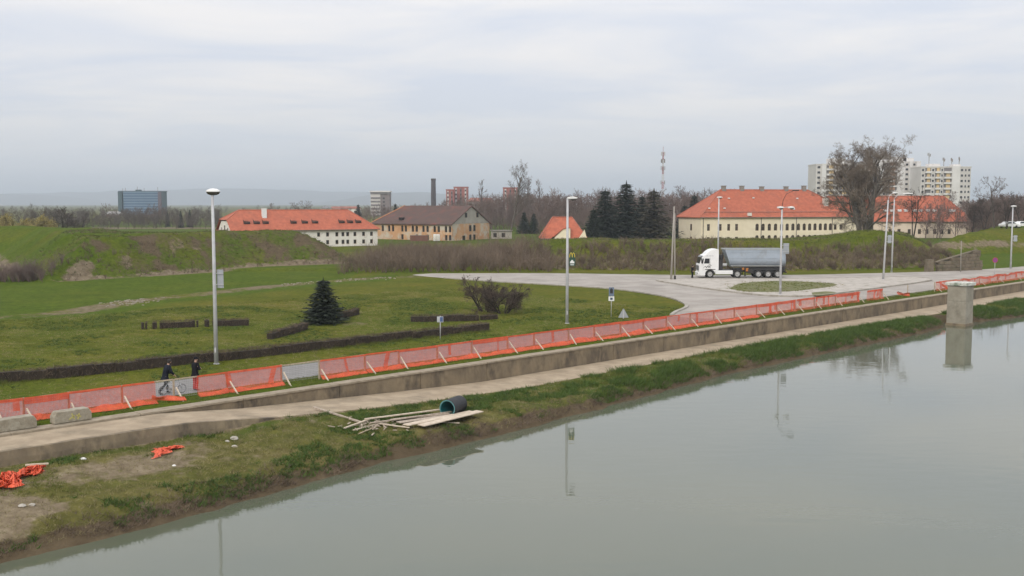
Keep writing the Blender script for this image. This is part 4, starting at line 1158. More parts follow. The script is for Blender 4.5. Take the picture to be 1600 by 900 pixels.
def hip_roof(par, W, D, ze, zr, r0, r1, over=.45, m=None, cap=None, u0=0.0, half0=0.0, half1=0.0, name='roof'):
    """hipped roof; r0, r1 = ridge ends along u; half0/half1 = height share of an upright gable under a half hip"""
    m = m or M_tile
    a, b_, y0, y1, ym = u0 - over, u0 + W + over, -over, D + over, D / 2
    vs = [(a, y0, ze), (b_, y0, ze), (b_, y1, ze), (a, y1, ze), (r0, ym, zr), (r1, ym, zr)]
    lo = [(v[0], v[1], v[2] - .18) for v in vs[:4]]
    fs = [(0, 1, 5, 4), (2, 3, 4, 5), (1, 2, 5), (3, 0, 4)]
    if half0:
        k = half0; zk = ze + (zr - ze) * k
        A = (a, y0 + (ym - y0) * k, zk); B = (a, y1 - (y1 - ym) * k, zk)
        vs += [A, B]; fs = [(0, 1, 5, 4, 6), (2, 3, 7, 4, 5), (1, 2, 5), (6, 4, 7)]
    n = len(vs); vs += lo
    fs += [(n + 3, n + 2, n + 1, n), (0, n, n + 1, 1), (1, n + 1, n + 2, 2), (2, n + 2, n + 3, 3), (3, n + 3, n, 0)]
    mb = MB(); mb.add(vs, fs); rf_ = mb.build(name, m, par)
    mb = MB()
    pr = [(vs[4], vs[5]), (vs[5], vs[1]), (vs[5], vs[2])]
    pr += [(vs[4], vs[6]), (vs[4], vs[7])] if half0 else [(vs[4], vs[0]), (vs[4], vs[3])]
    for p_, q_ in pr:
        if (Vector(p_) - Vector(q_)).length > .2: mb.tube([Vector(p_) + Vector((0, 0, .02)), Vector(q_) + Vector((0, 0, .02))], .13, 6)
    mb.build('ridge_tiles', cap or M_ridge, rf_)
    mb = MB(); mb.tube([(a, y0 - .06, ze - .10), (b_, y0 - .06, ze - .10)], .09, 6); mb.build('gutter', M_pipe, rf_)
    return rf_
def roof_pt(D, ze, zr, frac, over=.45):   # y, z on the front slope
    return -over + (D / 2 + over) * frac, ze + (zr - ze) * frac
def chimney(par, u, y, z, h=1.5, w_=.8, m=None, top=True):
    mb = MB(); mb.box((u, y, z + h / 2 - .5), (w_, w_ * .8, h + 1.0))
    c = mb.build('chimney', m or M_chim, par)
    if top:
        mb = MB(); mb.box((u, y, z + h + .05), (w_ + .2, w_ * .8 + .2, .12)); mb.build('chimney_cap', M_chim, c)
    return c

# --- long cream barracks with the red hipped roof
A0 = P(1095, 255, 0); B0 = P(1345, 265.5, 0)
dA = (B0 - A0); LA = dA.length; angA = math.atan2(dA.y, dA.x)
bk = thing('barracks', 'long cream two storey barracks with red hipped roof and rows of arched openings', 'building', (A0.x, A0.y, -.1), angA)
ua = lambda px: float(on_line(px, A0, B0, 3.0)) * LA
arch_px = [1183, 1192.4, 1202.2, 1211.8, 1221.2, 1230, 1239, 1247.6, 1256.6, 1265.1, 1273.5, 1281.8, 1289.7, 1297.5]
rect_px = [1107, 1125.4, 1138.6, 1151]
ops = []
for p_ in arch_px:
    ops += [(ua(p_), 3.35, .92, 1.75, True), (ua(p_), .48, .92, 1.75, True)]
for p_ in rect_px:
    ops += [(ua(p_), 3.40, .78, 1.65, False), (ua(p_), .40, .78, 1.45, False)]
for p_ in (1305, 1314):
    ops += [(ua(p_), 3.45, .85, 1.4, False), (ua(p_), .55, .85, 1.4, False)]
EA = 6.75; RA = 13.6; DA = 14.0
mb = MB(); front_wall(mb, LA, -.6, EA, ops)
mb.add([(0, 0, -.6), (0, DA, -.6), (0, DA, EA), (0, 0, EA), (LA, 0, -.6), (LA, DA, -.6), (LA, DA, EA), (LA, 0, EA)], [(3, 2, 1, 0), (4, 5, 6, 7), (1, 2, 6, 5)])
mb.box((LA / 2, -.06, EA - .28), (LA + .1, .12, .22))
wl_ = mb.build('wall', M_cream, bk)
for o in ops: window(bk, o[0], o[1], o[2], o[3], bars=True)
RG0 = (A0.x - math.sin(angA) * DA / 2, A0.y + math.cos(angA) * DA / 2); RG1 = (B0.x - math.sin(angA) * DA / 2, B0.y + math.cos(angA) * DA / 2)
ur = lambda px: float(on_line(px, RG0, RG1, RA)) * LA
for yy_, zz_ in ((DA * .42, 3.4), (DA * .42, .2)):
    mb = MB(); mb.box((-.03, yy_, zz_ + .8), (.1, .9, 1.6)); so = mb.build('side_window', M_frame, bk)
    mb = MB(); mb.box((-.07, yy_, zz_ + .8), (.06, .76, 1.46)); mb.build('pane', M_pane, so)
rfA = hip_roof(bk, LA, DA, EA, RA, ur(1126), ur(1262))
for p_ in (1098.5, 1189, 1244, 1300):
    mb = MB(); mb.tube([(ua(p_), -.08, EA - .15), (ua(p_), -.08, 0)], .085, 6); mb.build('downpipe', M_pipe, bk)
for p_, h_ in ((1130.5, .9), (1159, .9), (1190, .75), (1228, .8), (1256, 1.0)):
    chimney(rfA, ur(p_), DA / 2, RA, h_, 1.0)
y_, z_ = roof_pt(DA, EA, RA, .42); mb = MB(); mb.box((ua(1300) - .3, y_ + .3, z_ + .4), (1.2, 1.0, 3.0)); mb.build('chimney', M_white_r, rfA)
y_, z_ = roof_pt(DA, EA, RA, .16); mb = MB(); mb.tube([(1.0, y_ - .1, z_ + .16), (LA - 1, y_ - .1, z_ + .16)], .05, 5)
for u_ in np.arange(1.2, LA - 1, 2.4): mb.box((u_, y_ - .05, z_ + .08), (.06, .1, .25))
mb.build('snow_guard', M_pipe, rfA)
for p_, fr in ((1112, .30), (1150, .66), (1189, .68), (1258, .66), (1136, .30), (1244, .27)):
    y_, z_ = roof_pt(DA, EA, RA, fr); mb = MB(); mb.box((ua(p_), y_ - .15, z_ + .12), (.42, .5, .3)); mb.build('roof_vent', M_white, rfA, bevel=.04)
y_, z_ = roof_pt(DA, EA, RA, .06); mb = MB(); mb.box((ua(1170), y_ - .2, z_ + .25), (.9, .8, .75)); mb.build('roof_box', M_white_r, rfA)
# --- second wing on the right with roof windows
w0 = P(1303, 303, 0); w1x = xat(1519, 303)
WB = w1x - w0.x
wb = thing('barracks', 'pale single storey barracks with white roof windows in its red roof', 'building', (w0.x, 303, -.1))
ub = lambda px: xat(px, 303, 3) - w0.x
EB, RB, DB = 4.85, 12.3, 13.0
opsB = [(ub(p_), 1.2, .95, 1.45, False) for p_ in (1437, 1448.7, 1460.6, 1472, 1483.5, 1421, 1405, 1391)]
mb = MB(); front_wall(mb, WB, -.6, EB, opsB)
mb.add([(0, 0, -.6), (0, DB, -.6), (0, DB, EB), (0, 0, EB), (WB, 0, -.6), (WB, DB, -.6), (WB, DB, EB), (WB, 0, EB), (0, DB / 2, RB - .1)], [(3, 2, 1, 0), (4, 5, 6, 7), (1, 2, 6, 5), (3, 8, 2)])
mb.box((WB / 2, -.06, EB - .28), (WB + .1, .12, .22))
mb.build('wall', M_pink, wb)
for o in opsB: window(wb, o[0], o[1], o[2], o[3])
rfB = hip_roof(wb, WB, DB, EB, RB, -.45, xat(1476, 309, 12) - w0.x)
for p_ in (1387, 1397, 1409, 1419, 1433, 1442, 1454, 1464, 1489, 1494):
    y_, z_ = roof_pt(DB, EB, RB, .40); mb = MB()
    mb.extrude_y([(ub(p_) - .5, z_ - .1), (ub(p_) + .5, z_ - .1), (ub(p_) + .5, z_ + .55), (ub(p_) - .5, z_ + .55)], y_ - .42, y_ + .6)
    sk = mb.build('roof_window', M_white, rfB, bevel=.03)
for p_ in (1493, 1378):
    mb = MB(); mb.tube([(ub(p_), -.08, EB - .15), (ub(p_), -.08, 0)], .085, 6); mb.build('downpipe', M_pipe, wb)

# --- long low house with the red roof behind the grassy bastion
l0 = P(363, 231, 0); angL = math.radians(30)
LW = 34.8; DL = 12.0
lh = thing('long_house', 'long low white house under an orange red roof with small dark dormers behind the bastion', 'building', (l0.x, l0.y, -.05), angL)
lend = Vector((l0.x + LW * math.cos(angL), l0.y + LW * math.sin(angL), 0))
ul = lambda px, z=3.0: float(on_line(px, l0, lend, z)) * LW
EL, RL = 4.0, 8.55
opsL = []
for p_ in (526.5, 536, 543.4, 554.7, 568.2, 580.6, 512, 498): opsL += [(ul(p_), 2.35, .75, 1.0, False), (ul(p_), .55, .75, 1.0, False)]
mb = MB(); front_wall(mb, LW, -.6, EL - .2, opsL)
mb.add([(LW, 0, -.6), (LW, DL, -.6), (LW, DL, EL - .2), (LW, 0, EL - .2), (0, DL, -.6), (0, DL, EL - .2)], [(0, 1, 2, 3), (4, 5, 2, 1)])
k = .52; zk = EL + (RL - EL) * k
gv = [(0, 0, -.6), (0, DL, -.6), (0, DL, EL - .25), (0, DL - (DL / 2) * k, zk - .25), (0, DL / 2 * k, zk - .25), (0, 0, EL - .25)]
mb.add(gv, [(0, 5, 4, 3, 2, 1)])
mb.build('wall', M_white_r, lh)
for o in opsL: window(lh, o[0], o[1], o[2], o[3], bars=False)
for yy, zz, w_, h_ in ((DL * .5, 3.4, .7, 1.7), (DL * .28, 4.1, .45, .5), (DL * .72, 4.1, .45, .5)):
    mb = MB(); mb.box((-.02, yy, zz + h_ / 2), (.08, w_, h_)); mb.build('gable_window', M_pane, lh)
rfL = hip_roof(lh, LW, DL, EL, RL, 3.2, LW - 5.2, half0=k)
for i, p_ in enumerate((389, 404.5, 418.5, 462.5, 480, 496, 538, 551, 564)):
    y_, z_ = roof_pt(DL, EL, RL, .34); u_ = ul(p_, 5)
    dm = MB(); dm.add([(u_ - .75, y_ - .25, z_ - .1), (u_ + .75, y_ - .25, z_ - .1), (u_ + .6, y_ - .25, z_ + .45), (u_ - .6, y_ - .25, z_ + .45), (u_ + .55, y_ + .9, z_ + .62), (u_ - .55, y_ + .9, z_ + .62)], [(0, 1, 2, 3), (3, 2, 4, 5), (0, 3, 5), (1, 4, 2)])
    d_o = dm.build('dormer', M_pane, rfL)
    dm = MB(); dm.extrude_y([(u_ - .95, z_ + .95), (u_ - .5, z_ + .38), (u_ + .75, z_ + .46), (u_ + .8, z_ + .36), (u_ - .75, z_ - .05)], y_ - .38, y_ - .26); dm.build('raised_shutter', M_oldtile, d_o)
y_, z_ = roof_pt(DL, EL, RL, .66); mb = MB(); mb.box((ul(420.5, 7), y_, z_ + .5), (1.0, .8, 2.9)); mb.build('chimney', M_white, rfL)

# --- ochre house with the grey gable
k0 = P(706, 280, 0); b_ang = math.radians(32)
LO, WO = 27.6, 18.5
# local frame: u runs from the far left end to the near corner K along the front, then the gable lies on the right
fl = Vector((k0.x - LO * math.cos(b_ang), k0.y + LO * math.sin(b_ang), -.1))
oh = thing('ochre_house', 'weathered ochre plastered house with brown tiled roof and grey topped gable end', 'building', fl, -b_ang)
kend = Vector((k0.x, k0.y, 0)); uo = lambda px, z=3.0: float(on_line(px, fl, kend, z)) * LO
EO, RO = 4.6, 9.5
opsO = []
for p_ in (628.5, 634, 645, 651, 661.5, 668, 679, 685.4, 696.7, 703, 614, 608, 598): opsO.append((uo(p_), 2.3, .85, 1.75, True))
for p_ in (628.5, 651, 668, 697, 703): opsO.append((uo(p_), -.1 + .2, .9, 1.5, False))
mb = MB(); front_wall(mb, LO, -.6, EO, opsO)
mb.add([(0, 0, -.6), (0, WO, -.6), (0, WO, EO), (0, 0, EO), (LO, WO, -.6), (LO, WO, EO)], [(3, 2, 1, 0), (1, 2, 5, 4)])
mb.build('wall', M_ochre, oh)
for o in opsO: window(oh, o[0], o[1], o[2], o[3], bars=False)
# gable end: lower ochre storey and grey upper triangle, with openings set into the face
mb = MB(); mb.add([(LO, 0, -.6), (LO, WO, -.6), (LO, WO, EO), (LO, 0, EO)], [(0, 1, 2, 3)]); mb.build('gable_wall', M_ochre, oh)
mb = MB(); mb.add([(LO + .01, .1, EO), (LO + .01, WO - .1, EO), (LO + .01, WO / 2, RO - .1), (LO + .06, .1, EO), (LO + .06, WO - .1, EO), (LO + .06, WO / 2, RO - .1)], [(0, 2, 1), (3, 4, 5), (0, 1, 4, 3)]); mb.build('gable_top', M_gablegrey, oh)
for fy, zz, w_, h_ in ((.36, 6.3, 1.0, 1.25), (.66, 6.3, 1.0, 1.25), (.47, 2.5, .95, 1.6), (.58, 2.5, .95, 1.6), (.47, .1, .95, 1.4), (.58, .1, .95, 1.4), (.30, .1, 1.2, 1.2)):
    mb = MB(); y_ = fy * WO
    mb.box((LO + .09, y_, zz + h_ / 2), (.06, w_ + .16, h_ + .16)); go = mb.build('gable_window', M_frame, oh)
    mb = MB(); mb.box((LO + .115, y_, zz + h_ / 2), (.03, w_, h_)); mb.build('pane', M_pane, go)
vsr = [(-.45, -.5, EO - .1), (LO + .35, -.5, EO - .1), (LO + .35, WO + .5, EO - .1), (-.45, WO + .5, EO - .1), (4.6, WO / 2, RO), (LO + .35, WO / 2, RO)]
mb = MB(); lo_ = [(v[0], v[1], v[2] - .22) for v in vsr]
mb.add(vsr + lo_, [(0, 1, 5, 4), (2, 3, 4, 5), (0, 6, 7, 1), (2, 8, 9, 3), (1, 7, 11, 5), (5, 11, 8, 2), (6, 10, 11, 7), (8, 11, 10, 9), (3, 9, 6, 0), (6, 9, 10)])
ro = mb.build('roof', M_oldtile, oh)
mb = MB(); mb.add([(-.45, -.5, EO - .08), (-.45, WO + .5, EO - .08), (4.6, WO / 2, RO + .02), (-.45, -.5, EO - .2), (-.45, WO + .5, EO - .2), (4.7, WO / 2, RO - .1)], [(0, 2, 1), (3, 4, 5), (0, 1, 4, 3)]); mb.build('hip_tiles', mat('orange_tiles', (.42, .20, .10), (.34, .15, .08), scale=2, rough=.9), ro)
mb = MB(); mb.tube([(4.6, WO / 2, RO), (-.45, -.5, EO - .08)], .2, 6); mb.build('ridge_tiles', mat('orange_tiles', (.42, .20, .10)), ro)
y_, z_ = roof_pt(WO, EO, RO, .22); mb = MB(); mb.box((uo(622, 6), y_ - .1, z_ + .25), (1.3, 1.0, .6)); mb.build('dormer', M_pane, ro)

# --- small things in the fort
q = P(845, 224, 2.5); q2 = xat(916, 224, 2.5)
WH = q2 - q.x
sh = thing('small_house', 'small house with steep red hipped roof and cream walls peeping over the embankment', 'building', (q.x, 224, -.1))
DH, EH, RH = 8.5, 2.9, 7.1
mb = MB(); mb.box((WH / 2, DH / 2, EH / 2 - .2), (WH - .5, DH - .5, EH)); mb.build('wall', M_cream, sh)
rs_ = hip_roof(sh, WH, DH, EH - .3, RH, 2.7, WH - 2.9, over=.2)
mb = MB(); uu = lambda px: xat(px, 223.5, 4) - q.x
mb.extrude_y([(uu(864), 2.3), (uu(868), 3.0), (uu(880), 4.55), (uu(891), 4.75), (uu(891), 2.3)], -.75, 1.5); mb.build('wall_dormer', M_cream, rs_)
mb = MB(); mb.extrude_y([(uu(858), 2.2), (uu(864.5), 2.3), (uu(867), 3.0), (uu(865), 3.1)], -.5, -.35); mb.build('doorway', M_pane, sh)
mb = MB(); mb.extrude_y([(uu(864), 3.02), (uu(880), 4.78), (uu(892), 4.98), (uu(892), 4.85), (uu(880), 4.62), (uu(865), 2.9)], -.9, 1.4); mb.build('dormer_roof', M_tile, rs_)
mb = MB(); mb.extrude_y([(WH - 1.9, 2.3), (WH + .15, 2.3), (WH - .4, 4.5)], -.52, -.3); mb.build('gable_wall', M_cream, sh)
q = P(767, 296, 0); sd = thing('shed', 'low grey shed with dark openings right of the ochre gable', 'building', (q.x, 296, -.1))
mb = MB(); front_wall(mb, 6.0, -.4, 2.3, [(1.2, .5, 1.0, 1.2, False), (3.6, .5, 1.2, 1.2, False)]); mb.box((3, 2.2, .95), (6, 3.9, 2.65)); mb.build('wall', M_gablegrey, sd)
mb = MB(); mb.box((3, 2, 2.4), (6.5, 4.8, .16)); mb.build('roof', M_chim, sd)
for u_ in (1.2, 3.6):
    mb = MB(); mb.box((u_, .2, 1.1), (1.0, .05, 1.2)); mb.build('window', M_pane, sd)
q = P(682, 276, 0); cn = thing('container', 'small white box container in front of the ochre house', 'container', (q.x, 276, -.05))
mb = MB(); mb.box((0, .9, 1.0), (1.7, 1.8, 1.7)); mb.build('box', M_white, cn, bevel=.04); mb = MB(); mb.box((0, -.02, 1.0), (1.3, .05, 1.3)); mb.build('door', M_white_r, cn); mb = MB(); mb.box((-.6, .9, .08), (.15, 1.6, .16)); mb.box((.6, .9, .08), (.15, 1.6, .16)); mb.build('skid', M_chim, cn)
q = P(641, 277, 0); bwx = xat(669, 277) - q.x; bw = thing('brick_wall', 'low dark red brick garden wall left of the white container', 'wall', (q.x, 277, -.1))
M_brick = mat('old_brick', (.20, .085, .06), (.14, .07, .055), scale=3, rough=.95)
mb = MB(); mb.box((bwx / 2, 0, .75), (bwx, .3, 1.7)); mb.build('brickwork', M_brick, bw); mb = MB(); mb.box((bwx / 2, 0, 1.63), (bwx + .1, .4, .1)); mb.build('coping', M_chim, bw)
# revetment of squared stone at the right end of the embankment, each visible block its own part
rvp = [G(1470, 424.5), G(1536, 422.5)]
rv = thing('stone_revetment', 'sloping grey brown stone block revetment at the right end of the embankment', 'wall', (rvp[0].x, rvp[0].y + .6, 0), math.atan2(rvp[1].y - rvp[0].y, rvp[1].x - rvp[0].x))
RL_ = (rvp[1] - rvp[0]).length
M_rev = mat('revetment_stone', (.185, .15, .105), (.125, .10, .07), scale=1.5, rough=.95, bump=.4, third=((.11, .10, .06), .9, .5, .66))
rr = np.random.RandomState(21); bl = {}
for row in range(6):
    top = lambda u: 1.2 + 1.75 * u / RL_
    u = -rr.rand() * .5
    while u < RL_:
        w_ = rr.uniform(.55, .95)
        if row * .5 + .25 < top(u + w_ / 2):
            key = int(rr.randint(6))
            if key not in bl:
                mb = MB(); j = lambda: rr.uniform(-.03, .03)
                vs = [(-.36 + j(), j(), -.23 + j()), (.36 + j(), j(), -.23 + j()), (.36 + j(), j(), .23 + j()), (-.36 + j(), j(), .23 + j())]
                vs += [(v[0], .5, v[2]) for v in vs]; mb.add(vs, [(0, 1, 2, 3), (0, 4, 5, 1), (1, 5, 6, 2), (2, 6, 7, 3), (3, 7, 4, 0)]); bl[key] = mb.mesh('stone_block', M_rev)
            o = obj('stone_block', bl[key], rv, (u + w_ / 2, row * .12 + rr.uniform(-.03, .03), row * .5 + .22)); o.scale = (w_ / .75, 1, 1)
        u += w_
mb = MB(); mb.add([(-.2, .35, -.3), (RL_, .35, -.3), (RL_, 1.0, 2.9), (-.2, .75, 1.15), (RL_, 1.3, 2.9), (-.2, 1.2, 1.1)], [(0, 1, 2, 3), (3, 2, 4, 5)]); mb.build('mortar_core', mat('mortar', (.10, .085, .06), None, scale=2, rough=1), rv)
mb = MB(); mb.beam((-.1, .72, 1.32), (RL_, 1.05, 3.0), .5, .16); mb.build('sloping_coping', M_rev, rv)
mb = MB(); mb.add([(RL_ + .02, .0, -.3), (RL_ + .02, 1.3, -.3), (RL_ + .02, 1.3, 2.8), (RL_ + .02, .9, 2.8)], [(0, 1, 2, 3)]); mb.build('return_wall', M_brick, rv)
mb = MB(); mb.box((-1.6, .3, .9), (1.1, .7, 1.8)); mb.box((-2.0, .2, .4), (.8, .6, .9)); mb.build('broken_masonry', M_rev, rv)

# --- far buildings
M_apt = mat('apartment_render', (0.60, 0.57, 0.54), (0.52, 0.49, 0.46), scale=.1, rough=.9)
M_aptw = mat('balcony_parapet', (0.70, 0.68, 0.66), (0.60, 0.58, 0.56), scale=.2, rough=.9)
M_yellow = mat('yellow_panel', (0.62, 0.46, 0.24), (0.55, 0.40, 0.22), scale=.2, rough=.9)
M_orng = mat('orange_panel', (0.55, 0.33, 0.22), (0.48, 0.30, 0.21), scale=.2, rough=.9)
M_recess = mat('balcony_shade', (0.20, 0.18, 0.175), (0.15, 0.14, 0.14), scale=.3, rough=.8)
def far_win(par, mesh_key, u, y, z):
    if mesh_key not in _win:
        w_, h_ = mesh_key[1], mesh_key[2]
        mb = MB(); mb.cur = 0
        for c, s_ in (((-w_ / 2, 0, h_ / 2), (.12, .14, h_)), ((w_ / 2, 0, h_ / 2), (.12, .14, h_)), ((0, 0, 0), (w_, .14, .12)), ((0, 0, h_), (w_, .14, .12))): mb.box(c, s_)
        mb.cur = 1; mb.box((0, .02, h_ / 2), (w_ - .1, .06, h_ - .1)); _win[mesh_key] = mb.mesh('window', [M_aptw, M_pane])
    return obj('window', _win[mesh_key], par, (u, y, z))
def apartment(px0, px1, py_top, Yd, label, bays, seed, panel, roofbits):
    """bays: list of (kind, share): 'wall', 'win', 'balc'"""
    x0, x1 = xat(px0, Yd, 20), xat(px1, Yd, 20); Wd = x1 - x0
    top = zat(py_top, Yd); nf = int(round(top / 2.85)); fh = top / nf
    r = thing('apartment_block', label, 'building', (x0, Yd, 0), 0, 'apartment blocks beyond the fort')
    mb = MB(); mb.box((Wd / 2, 8.0, top / 2), (Wd, 15.0, top)); mb.build('wall', M_apt, r)
    tot = sum(b_[1] for b_ in bays); u = 0
    rr = np.random.RandomState(seed)
    f0 = max(0, int((zat(352, Yd)) / fh) - 1)
    for kind, sh_ in bays:
        w_ = Wd * sh_ / tot; c = u + w_ / 2
        if kind == 'wall':
            mb = MB(); mb.box((c, .3, top / 2 + .4), (w_ * .98, .9, top + .8)); mb.build('wall_pier', M_aptw, r)
        elif kind == 'balc':
            mb = MB(); mb.box((c, .48, top / 2), (w_ * .96, .08, top - .3)); mb.build('balcony_shade_panel', M_recess, r)  # flat dark panel: shade behind the balconies put into its colour
            for f in range(f0, nf):
                mb = MB(); mb.box((c, .02, f * fh + .5), (w_ * .94, 1.0, 1.0)); mb.build('balcony', M_aptw, r)
                if rr.rand() < .85:
                    mb = MB(); mb.box((c + w_ * .08, .40, f * fh + fh * .68), (w_ * .50, .08, fh * .62)); mb.build('door_panel', panel, r)
        else:
            for f in range(f0, nf): far_win(r, ('fw', round(min(1.7, w_ * .6), 1), 1.35), c, .46, f * fh + 1.0)
        u += w_
    mb = MB(); mb.box((Wd / 2, 8, top + .35), (Wd + .3, 15.4, .7)); mb.build('parapet', M_apt, r)
    for u_, w_, h_ in roofbits:
        mb = MB(); mb.box((u_ * Wd, 5, top + .7 + h_ / 2), (w_, 5, h_)); mb.build('roof_hut', M_aptw, r)
    return r, top, Wd
W3 = ('wall', 1.2)
ap1, t1, w1 = apartment(1275, 1352, 258, 565, 'pale apartment block with yellow balcony panels behind the left side of the big bare tree', [('win', 1.5), W3, ('balc', 2.4), ('win', 1.2), ('balc', 2.4), ('win', 1.2), W3, ('balc', 2.2)], 1, M_yellow, [(.45, 9, 3.0), (.7, 5, 2.0)])
ap2, t2, w2 = apartment(1353, 1438, 254, 590, 'pale apartment block with peach balcony panels, right behind the crown of the big bare tree', [('balc', 2.2), ('win', 1.2), W3, ('win', 1.0), ('balc', 3.0), ('wall', 2.0), ('win', 1.3), ('wall', .8), ('win', 1.1), W3], 2, M_orng, [(.5, 16, 2.6), (.8, 6, 2.0)])
ap3, t3, w3 = apartment(1439, 1517, 262, 560, 'pale apartment block farthest right with antennas on its roof', [('win', 1.3), ('balc', 2.0), ('win', 1.2), ('balc', 1.8), ('win', 1.0), ('balc', 2.6), ('wall', 2.6), ('win', 1.4), ('win', 1.0), ('win', 1.2)], 3, M_yellow, [(.3, 6, 1.5), (.75, 4, 1.2)])
for u_, h_, hd in ((.22, 8.2, 1.6), (.52, 5.6, 1.2), (.68, 5.4, 1.0), (.83, 6.0, .5)):
    mb = MB(); mb.tube([(u_ * w3, 5, t3), (u_ * w3, 5, t3 + h_)], .16, 6)
    for k in range(3): mb.box((u_ * w3 + (-.4, .4, 0)[k] * hd, 5, t3 + h_ - .8 - k * .5), (.35, .35, 1.5))
    mb.build('antenna', M_chim, ap3)
# blue glass office tower
Yb = 900; bx0 = xat(185, Yb, 12); bx1 = xat(252, Yb, 12); tb = zat(299.5, Yb)
bt = thing('office_block', 'blue glass office block alone on the skyline at left', 'building', (bx0, Yb, 0))
M_bglass = mat('blue_glass', (0.085, 0.16, 0.25), (0.07, 0.13, 0.21), scale=.05, rough=.25)
M_bspan = mat('blue_spandrel', (0.17, 0.25, 0.34), (0.15, 0.22, 0.30), scale=.05, rough=.5)
M_teal = mat('teal_shaft', (0.045, 0.085, 0.10), (0.04, 0.075, 0.09), scale=.1, rough=.5)
Wb = bx1 - bx0
mb = MB(); mb.box((Wb / 2, 8, tb / 2), (Wb - .4, 15, tb)); mb.build('core', M_teal, bt)
nfl = 9; fh = tb / nfl
for f in range(nfl):
    mb = MB(); mb.box((Wb * .53, .3, f * fh + fh * .32), (Wb * .82, .6, fh * .60)); mb.build('glass_band', M_bglass, bt)
    mb = MB(); mb.box((Wb * .53, .25, f * fh + fh * .81), (Wb * .82, .8, fh * .36)); mb.build('spandrel_band', M_bspan, bt)
mb = MB(); mb.box((Wb * .045, 0, tb / 2), (Wb * .09, 2, tb)); mb.build('stair_shaft', M_teal, bt)
mb = MB(); mb.box((Wb * .965, 0, tb / 2), (Wb * .07, 1.6, tb - .3)); mb.build('side_shaft', mat('brown_shaft', (.13, .10, .12), None, scale=.2), bt)
mb = MB(); mb.box((Wb / 2, 8, tb + .25), (Wb + .4, 15.5, .8)); mb.build('roof_edge', M_teal, bt)
for u_, h_ in ((.06, 3), (.12, 3.5), (.4, 4.5), (.56, 3.2), (.88, 4)):
    mb = MB(); mb.tube([(u_ * Wb, 5, tb), (u_ * Wb, 5, tb + h_)], .16, 5); mb.build('antenna', M_chim, bt)
mb = MB(); mb.box((Wb * .42, 6, tb + 1), (4, 4, 1.6)); mb.build('roof_hut', M_teal, bt)
# brick chimney stack
q = P(677.5, 800, 0); hs = zat(279, 800)
cs = thing('factory_chimney', 'tall dark brick factory chimney on the skyline', 'chimney', (q.x, 800, 0))
M_stack = mat('sooty_brick', (.075, .06, .06), (.055, .045, .048), scale=.3, rough=.95)
mb = MB(); mb.lathe([(2.1, 0), (1.75, hs - 1.5)], n=12); mb.build('stack', M_stack, cs)
mb = MB(); mb.lathe([(1.75, hs - 1.5), (1.95, hs - 1.2), (1.95, hs), (1.4, hs), (1.4, hs - 1)], n=12); mb.build('rim', M_stack, cs)
# white and brown tower block
Yt = 850; x0 = xat(579, Yt, 15); x1 = xat(608.5, Yt, 15); tt = zat(298, Yt); Wt = x1 - x0
tw_ = thing('tower_block', 'white banded tower block with brown right half behind the ochre house', 'building', (x0, Yt, 0))
M_tbrown = mat('tower_brown', (.23, .18, .17), (.18, .15, .145), scale=.1)
mb = MB(); mb.box((Wt * .26, 6, tt / 2 - 1.2), (Wt * .52, 12, tt - 2.4)); mb.build('white_half', M_apt, tw_)
mb = MB(); mb.box((Wt * .76, 6.4, tt / 2 - 1.4), (Wt * .48, 12, tt - 2.8)); mb.build('brown_half', M_tbrown, tw_)
mb = MB(); mb.box((Wt / 2, 6, tt - .6), (Wt + 1.2, 14, 1.1)); mb.build('roof_slab', M_aptw, tw_)
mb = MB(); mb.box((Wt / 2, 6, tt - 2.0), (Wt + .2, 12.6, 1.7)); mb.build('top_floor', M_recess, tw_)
for f in range(1, 7):
    z_ = tt - 3 - f * 2.9
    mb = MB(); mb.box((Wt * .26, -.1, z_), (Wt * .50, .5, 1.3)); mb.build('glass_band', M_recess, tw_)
    mb = MB(); mb.box((Wt * .70, .3, z_ - .3), (Wt * .1, .3, 1.4)); mb.build('window', M_pane, tw_)
# reddish blocks
def red_block(px0, px1, py_top, Yd, label, nb, cap=True):
    x0, x1 = xat(px0, Yd, 14), xat(px1, Yd, 14); Wd = x1 - x0; top = zat(py_top, Yd)
    r = thing('brick_block', label, 'building', (x0, Yd, 0), 0, 'reddish buildings on the skyline')
    mb = MB(); mb.box((Wd / 2, 6, top / 2), (Wd, 12, top)); mb.build('wall', M_redb, r)
    for k in range(nb):
        u = Wd * (k + .5) / nb
        mb = MB(); mb.box((u, -.1, top * .5), (Wd / nb * .34, .4, top * .94)); mb.build('bay', M_aptw if k % 2 == 0 else M_recess, r)
        for f in range(3):
            mb = MB(); mb.box((u, -.34, top - 2.2 - f * 3), (Wd / nb * .28, .12, 1.4)); mb.build('window', M_pane, r)
    mb = MB(); mb.box((Wd / 2, 6, top + .3), (Wd + .5, 12.5, .6)); mb.build('roof_edge', M_redb, r)
    return r
M_redb = mat('red_brown_render', (.36, .125, .10), (.28, .10, .085), scale=.15, rough=.9)
red_block(697, 709, 297, 760, 'narrow left one of the two reddish blocks by the factory chimney', 2)
red_block(709, 731, 293, 775, 'taller reddish block with white bays just right of the factory chimney', 3)
red_block(786, 809, 294, 740, 'reddish block partly hidden behind the tall bare tree', 3)
